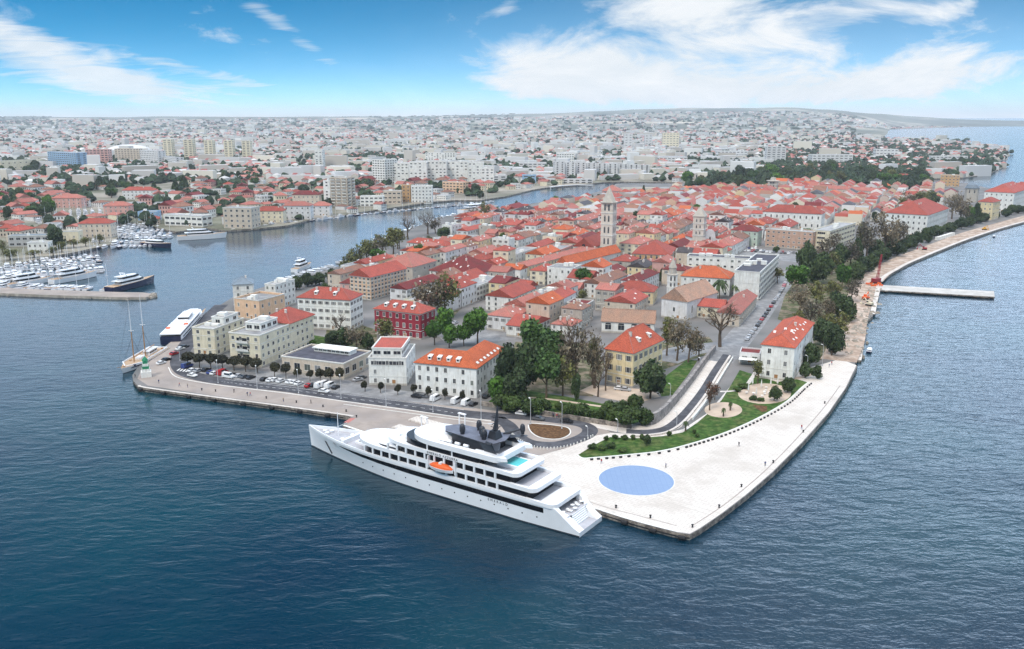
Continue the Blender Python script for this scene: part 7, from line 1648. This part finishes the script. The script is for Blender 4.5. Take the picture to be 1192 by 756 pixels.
c = smooth(G([(596, 506), (606, 514), (622, 521.5), (645, 523), (668, 518.5), (690, 508.5)]), 6)
for x, y in c: tag(link('pale_bollard', WB, None, (x, y, GZ + .014)), 'short pale bollard in the row round the turning loop', 'bollard', 'pale bollards round the turning loop')
fe = MB(); fe.tube([(-.9, 0, 0), (.9, 0, 0)], .55, 9); FE = fe.mesh('fender', M['black'])
for line, stp in ((INNER[1:7], 11.5), ([(700, 595), (745, 609), (790, 620.5), (803, 622.5)], 7.5)):
    c = smooth(G(line), 12); acc = 0
    for a, b in zip(c, c[1:]):
        acc += hypot(b[0] - a[0], b[1] - a[1])
        if acc > stp: acc = 0; an = atan2(b[1] - a[1], b[0] - a[0]); o = link('fender', FE, None, (b[0] + sin(an) * .6, b[1] - cos(an) * .6, .75), an); tag(o, None, 'fender', 'fenders hung on the quay wall'); later(o, 'black rubber fender on the quay wall', *b)
    mb = MB(); o1, o2 = offset(c, -.02), offset(c, -.22)
    for i in range(len(c) - 1): mb.face([(*o2[i], .55), (*o2[i + 1], .55), (*o2[i + 1], .8), (*o2[i], .8)]); mb.face([(*o2[i], .8), (*o2[i + 1], .8), (*o1[i + 1], .8), (*o1[i], .8)])
    tag(mb.build('rubbing_strip', M['black']), kind='structure')
r = empty('harbour_light', (*P(170.5, 438.5), GZ), .4, 'green and white banded harbour light on the quay corner', 'harbour light'); mark('the green harbour light', r.location[0], r.location[1])
mb = MB(); mb.box(-2, 2, -2, 2, 0, 2.4); mb.build('base', M['w_white'], r)
for i in range(4): mb = MB(); mb.prism([(-1.5 + i * .18, -1.5 + i * .18), (1.5 - i * .18, -1.5 + i * .18), (1.5 - i * .18, 1.5 - i * .18), (-1.5 + i * .18, 1.5 - i * .18)], 2.4 + i * 1.1, 3.5 + i * 1.1); mb.build('band', M['green'] if i % 2 else M['w_white'], r)
mb = MB(); mb.lathe([(1.3, 6.8), (.9, 7.6), (.1, 8.6)], 4); mb.build('roof', M['green'], r)
# closed parasols and tables on the garden terrace
for u, v in [(871, 457), (876, 449), (886, 452.5), (897, 450), (905, 449), (880, 462)]:
    x, y = P(u, v); r = empty('closed_parasol', (x, y, GZ + .04), 0, None, 'parasol', 'closed parasols on the garden terrace'); mb = MB(); mb.tube([(0, 0, 0), (0, 0, 3.6)], .05, 6); mb.build('pole', M['metal'], r); mb = MB(); mb.lathe([(.28, .9), (.34, 1.2), (.22, 2.4), (.08, 3.7)], 8); mb.build('canopy', M['w_white'], r); later(r, 'closed white parasol', x, y)
for i in range(14):
    u, v = 868 + tr.uniform(0, 46), 452 + tr.uniform(0, 11); x, y = P(u, v); r = empty('cafe_table', (x, y, GZ + .04), 0, None, 'table', 'cafe tables on the garden terrace'); mb = MB(); mb.lathe([(.55, .7), (.55, .75), (.05, .76)], 10); mb.build('table_top', M['trim'], r); mb = MB(); mb.lathe([(.3, 0), (.05, .06), (.05, .7)], 6); mb.build('pedestal', M['metal'], r); later(r, 'small round cafe table', x, y)
# building site on the promenade
r = empty('crane', (*P(1020, 330), GZ), .6, 'dark red lattice crane standing at the foot of the jetty', 'crane'); mark('the red crane', r.location[0], r.location[1])
mb = MB(); mb.box(-4, 4, -1.9, -1.0, 0, 1.0); mb.box(-4, 4, 1.0, 1.9, 0, 1.0); mb.build('track', M['black'], r); mb = MB(); mb.box(-3.5, 2.5, -1.6, 1.6, 1.1, 3.4); mb.build('cab', M['redpaint'], r)
mb = MB()
for s in (-.6, .6):
    mb.tube([(1.5, s, 2.6), (3.2, s * .5, 18.5)], .16, 5); mb.tube([(0.1, s, 2.6), (2.7, s * .5, 18.5)], .18, 5)
    for i in range(7): z = 3 + i * 2.1; mb.tube([(1.5 + (z - 2.6) * .108, s * (1 - i * .05), z), (.1 + (z - .6) * .148, s * (1 - i * .05), z + 2)], .08, 4)
mb.build('boom', M['redpaint'], r)
def excavator(u, v, rz, lab, m):
    r = empty('excavator', (*P(u, v), GZ), rz, lab, 'excavator'); mb = MB(); mb.box(-1.8, 1.8, -1.4, -.8, 0, .8); mb.box(-1.8, 1.8, .8, 1.4, 0, .8); mb.build('track', M['black'], r); mb = MB(); mb.box(-1.9, 1.2, -1.2, 1.2, .9, 2.0); mb.box(.1, 1.3, .1, 1.15, 2.0, 3.0); mb.build('body', m, r); mb = MB(); mb.box(.2, 1.33, .3, 1.18, 2.1, 2.8); mb.build('window', M['glass'], r); mb = MB(); mb.tube([(1.1, 0, 1.6), (3.4, 0, 4.2), (5.0, 0, 2.4), (5.2, 0, .7)], [.3, .25, .2, .15], 6); mb.box(4.8, 5.7, -.5, .5, .1, .9); mb.build('arm', m, r)
EX = mat('machine_yellow', (.6, .32, .04), .5, .15, 1)
excavator(1012, 356, 2.2, 'pale yellow excavator on the torn-up promenade below the jetty', M['w_cream']); excavator(1007, 349, .8, 'orange excavator beside the pale one on the promenade', M['orange']); excavator(1076, 291, 2.6, 'small red excavator on the far part of the promenade', M['redpaint']); excavator(1146, 268, .5, 'yellow excavator farthest along the torn-up promenade', EX)
for i in range(9): x, y = P(1010 + i * 1.9, 332 + tr.uniform(-1.5, 1.5)); mb = MB(); mb.box(-1.2, 1.2, -.3, .3, .25, 1.1); mb.box(-1.1, -.8, -.5, .5, 0, .25); mb.box(.8, 1.1, -.5, .5, 0, .25); tag(mb.build('site_barrier', M['orange'], None, (x, y, GZ + .02), tr.uniform(-.6, .6)), 'orange plastic site barrier in the row round the red crane', 'barrier', 'orange barriers round the crane')
rp = random.Random(8); mb = MB()
for _ in range(110):
    k = rp.random(); u = 985 + 30 * k; v = 412 - 75 * k; x, y = P(u + rp.gauss(4, 5), v + rp.gauss(0, 4)); s = rp.uniform(.4, 1.6); mb.prism([(x + s * cos(q) * rp.uniform(.7, 1.3), y + s * sin(q) * rp.uniform(.7, 1.3)) for q in (0, 1.1, 2.2, 3.2, 4.3, 5.3)], GZ - .2, GZ + rp.uniform(.2, .9), grow=-.5)
tag(mb.build('rubble', M['rock']), 'heaps of broken stone on the torn-up promenade', kind='stuff')
for i in range(7):
    x, y = P(1092 + i * 2.6, 279.5 - i * .8); mb = MB(); mb.box(-3, 3, -1.25, 1.25, 0, 2.6); mb.box(-3.05, 3.05, -1.3, 1.3, 2.55, 2.7); o = mb.build('site_cabin', M['w_white'], None, (x, y, GZ + .02), radians(35)); tag(o, None, 'site cabin', 'white site cabins on the promenade'); later(o, 'white site cabin', x, y)

# ------------------------------------------------------------------ the air
hz = MB(); hz.box(-14500, 12500, -60, 16500, -5, 236); m = bpy.data.materials.new('air'); m.use_nodes = True; m.cycles.volume_sampling = 'DISTANCE'; q = NT(m.node_tree)
vol = q.n('VolumePrincipled'); o_ = q.n('OutputMaterial'); q.t.links.new(vol.outputs[0], o_.inputs['Volume'])
vol.inputs['Color'].default_value = (.84, .90, 1.0, 1); vol.inputs['Density'].default_value = HAZE; vol.inputs['Anisotropy'].default_value = .1
if HAZE: tag(hz.build('haze', m), kind='stuff')
finish_labels()
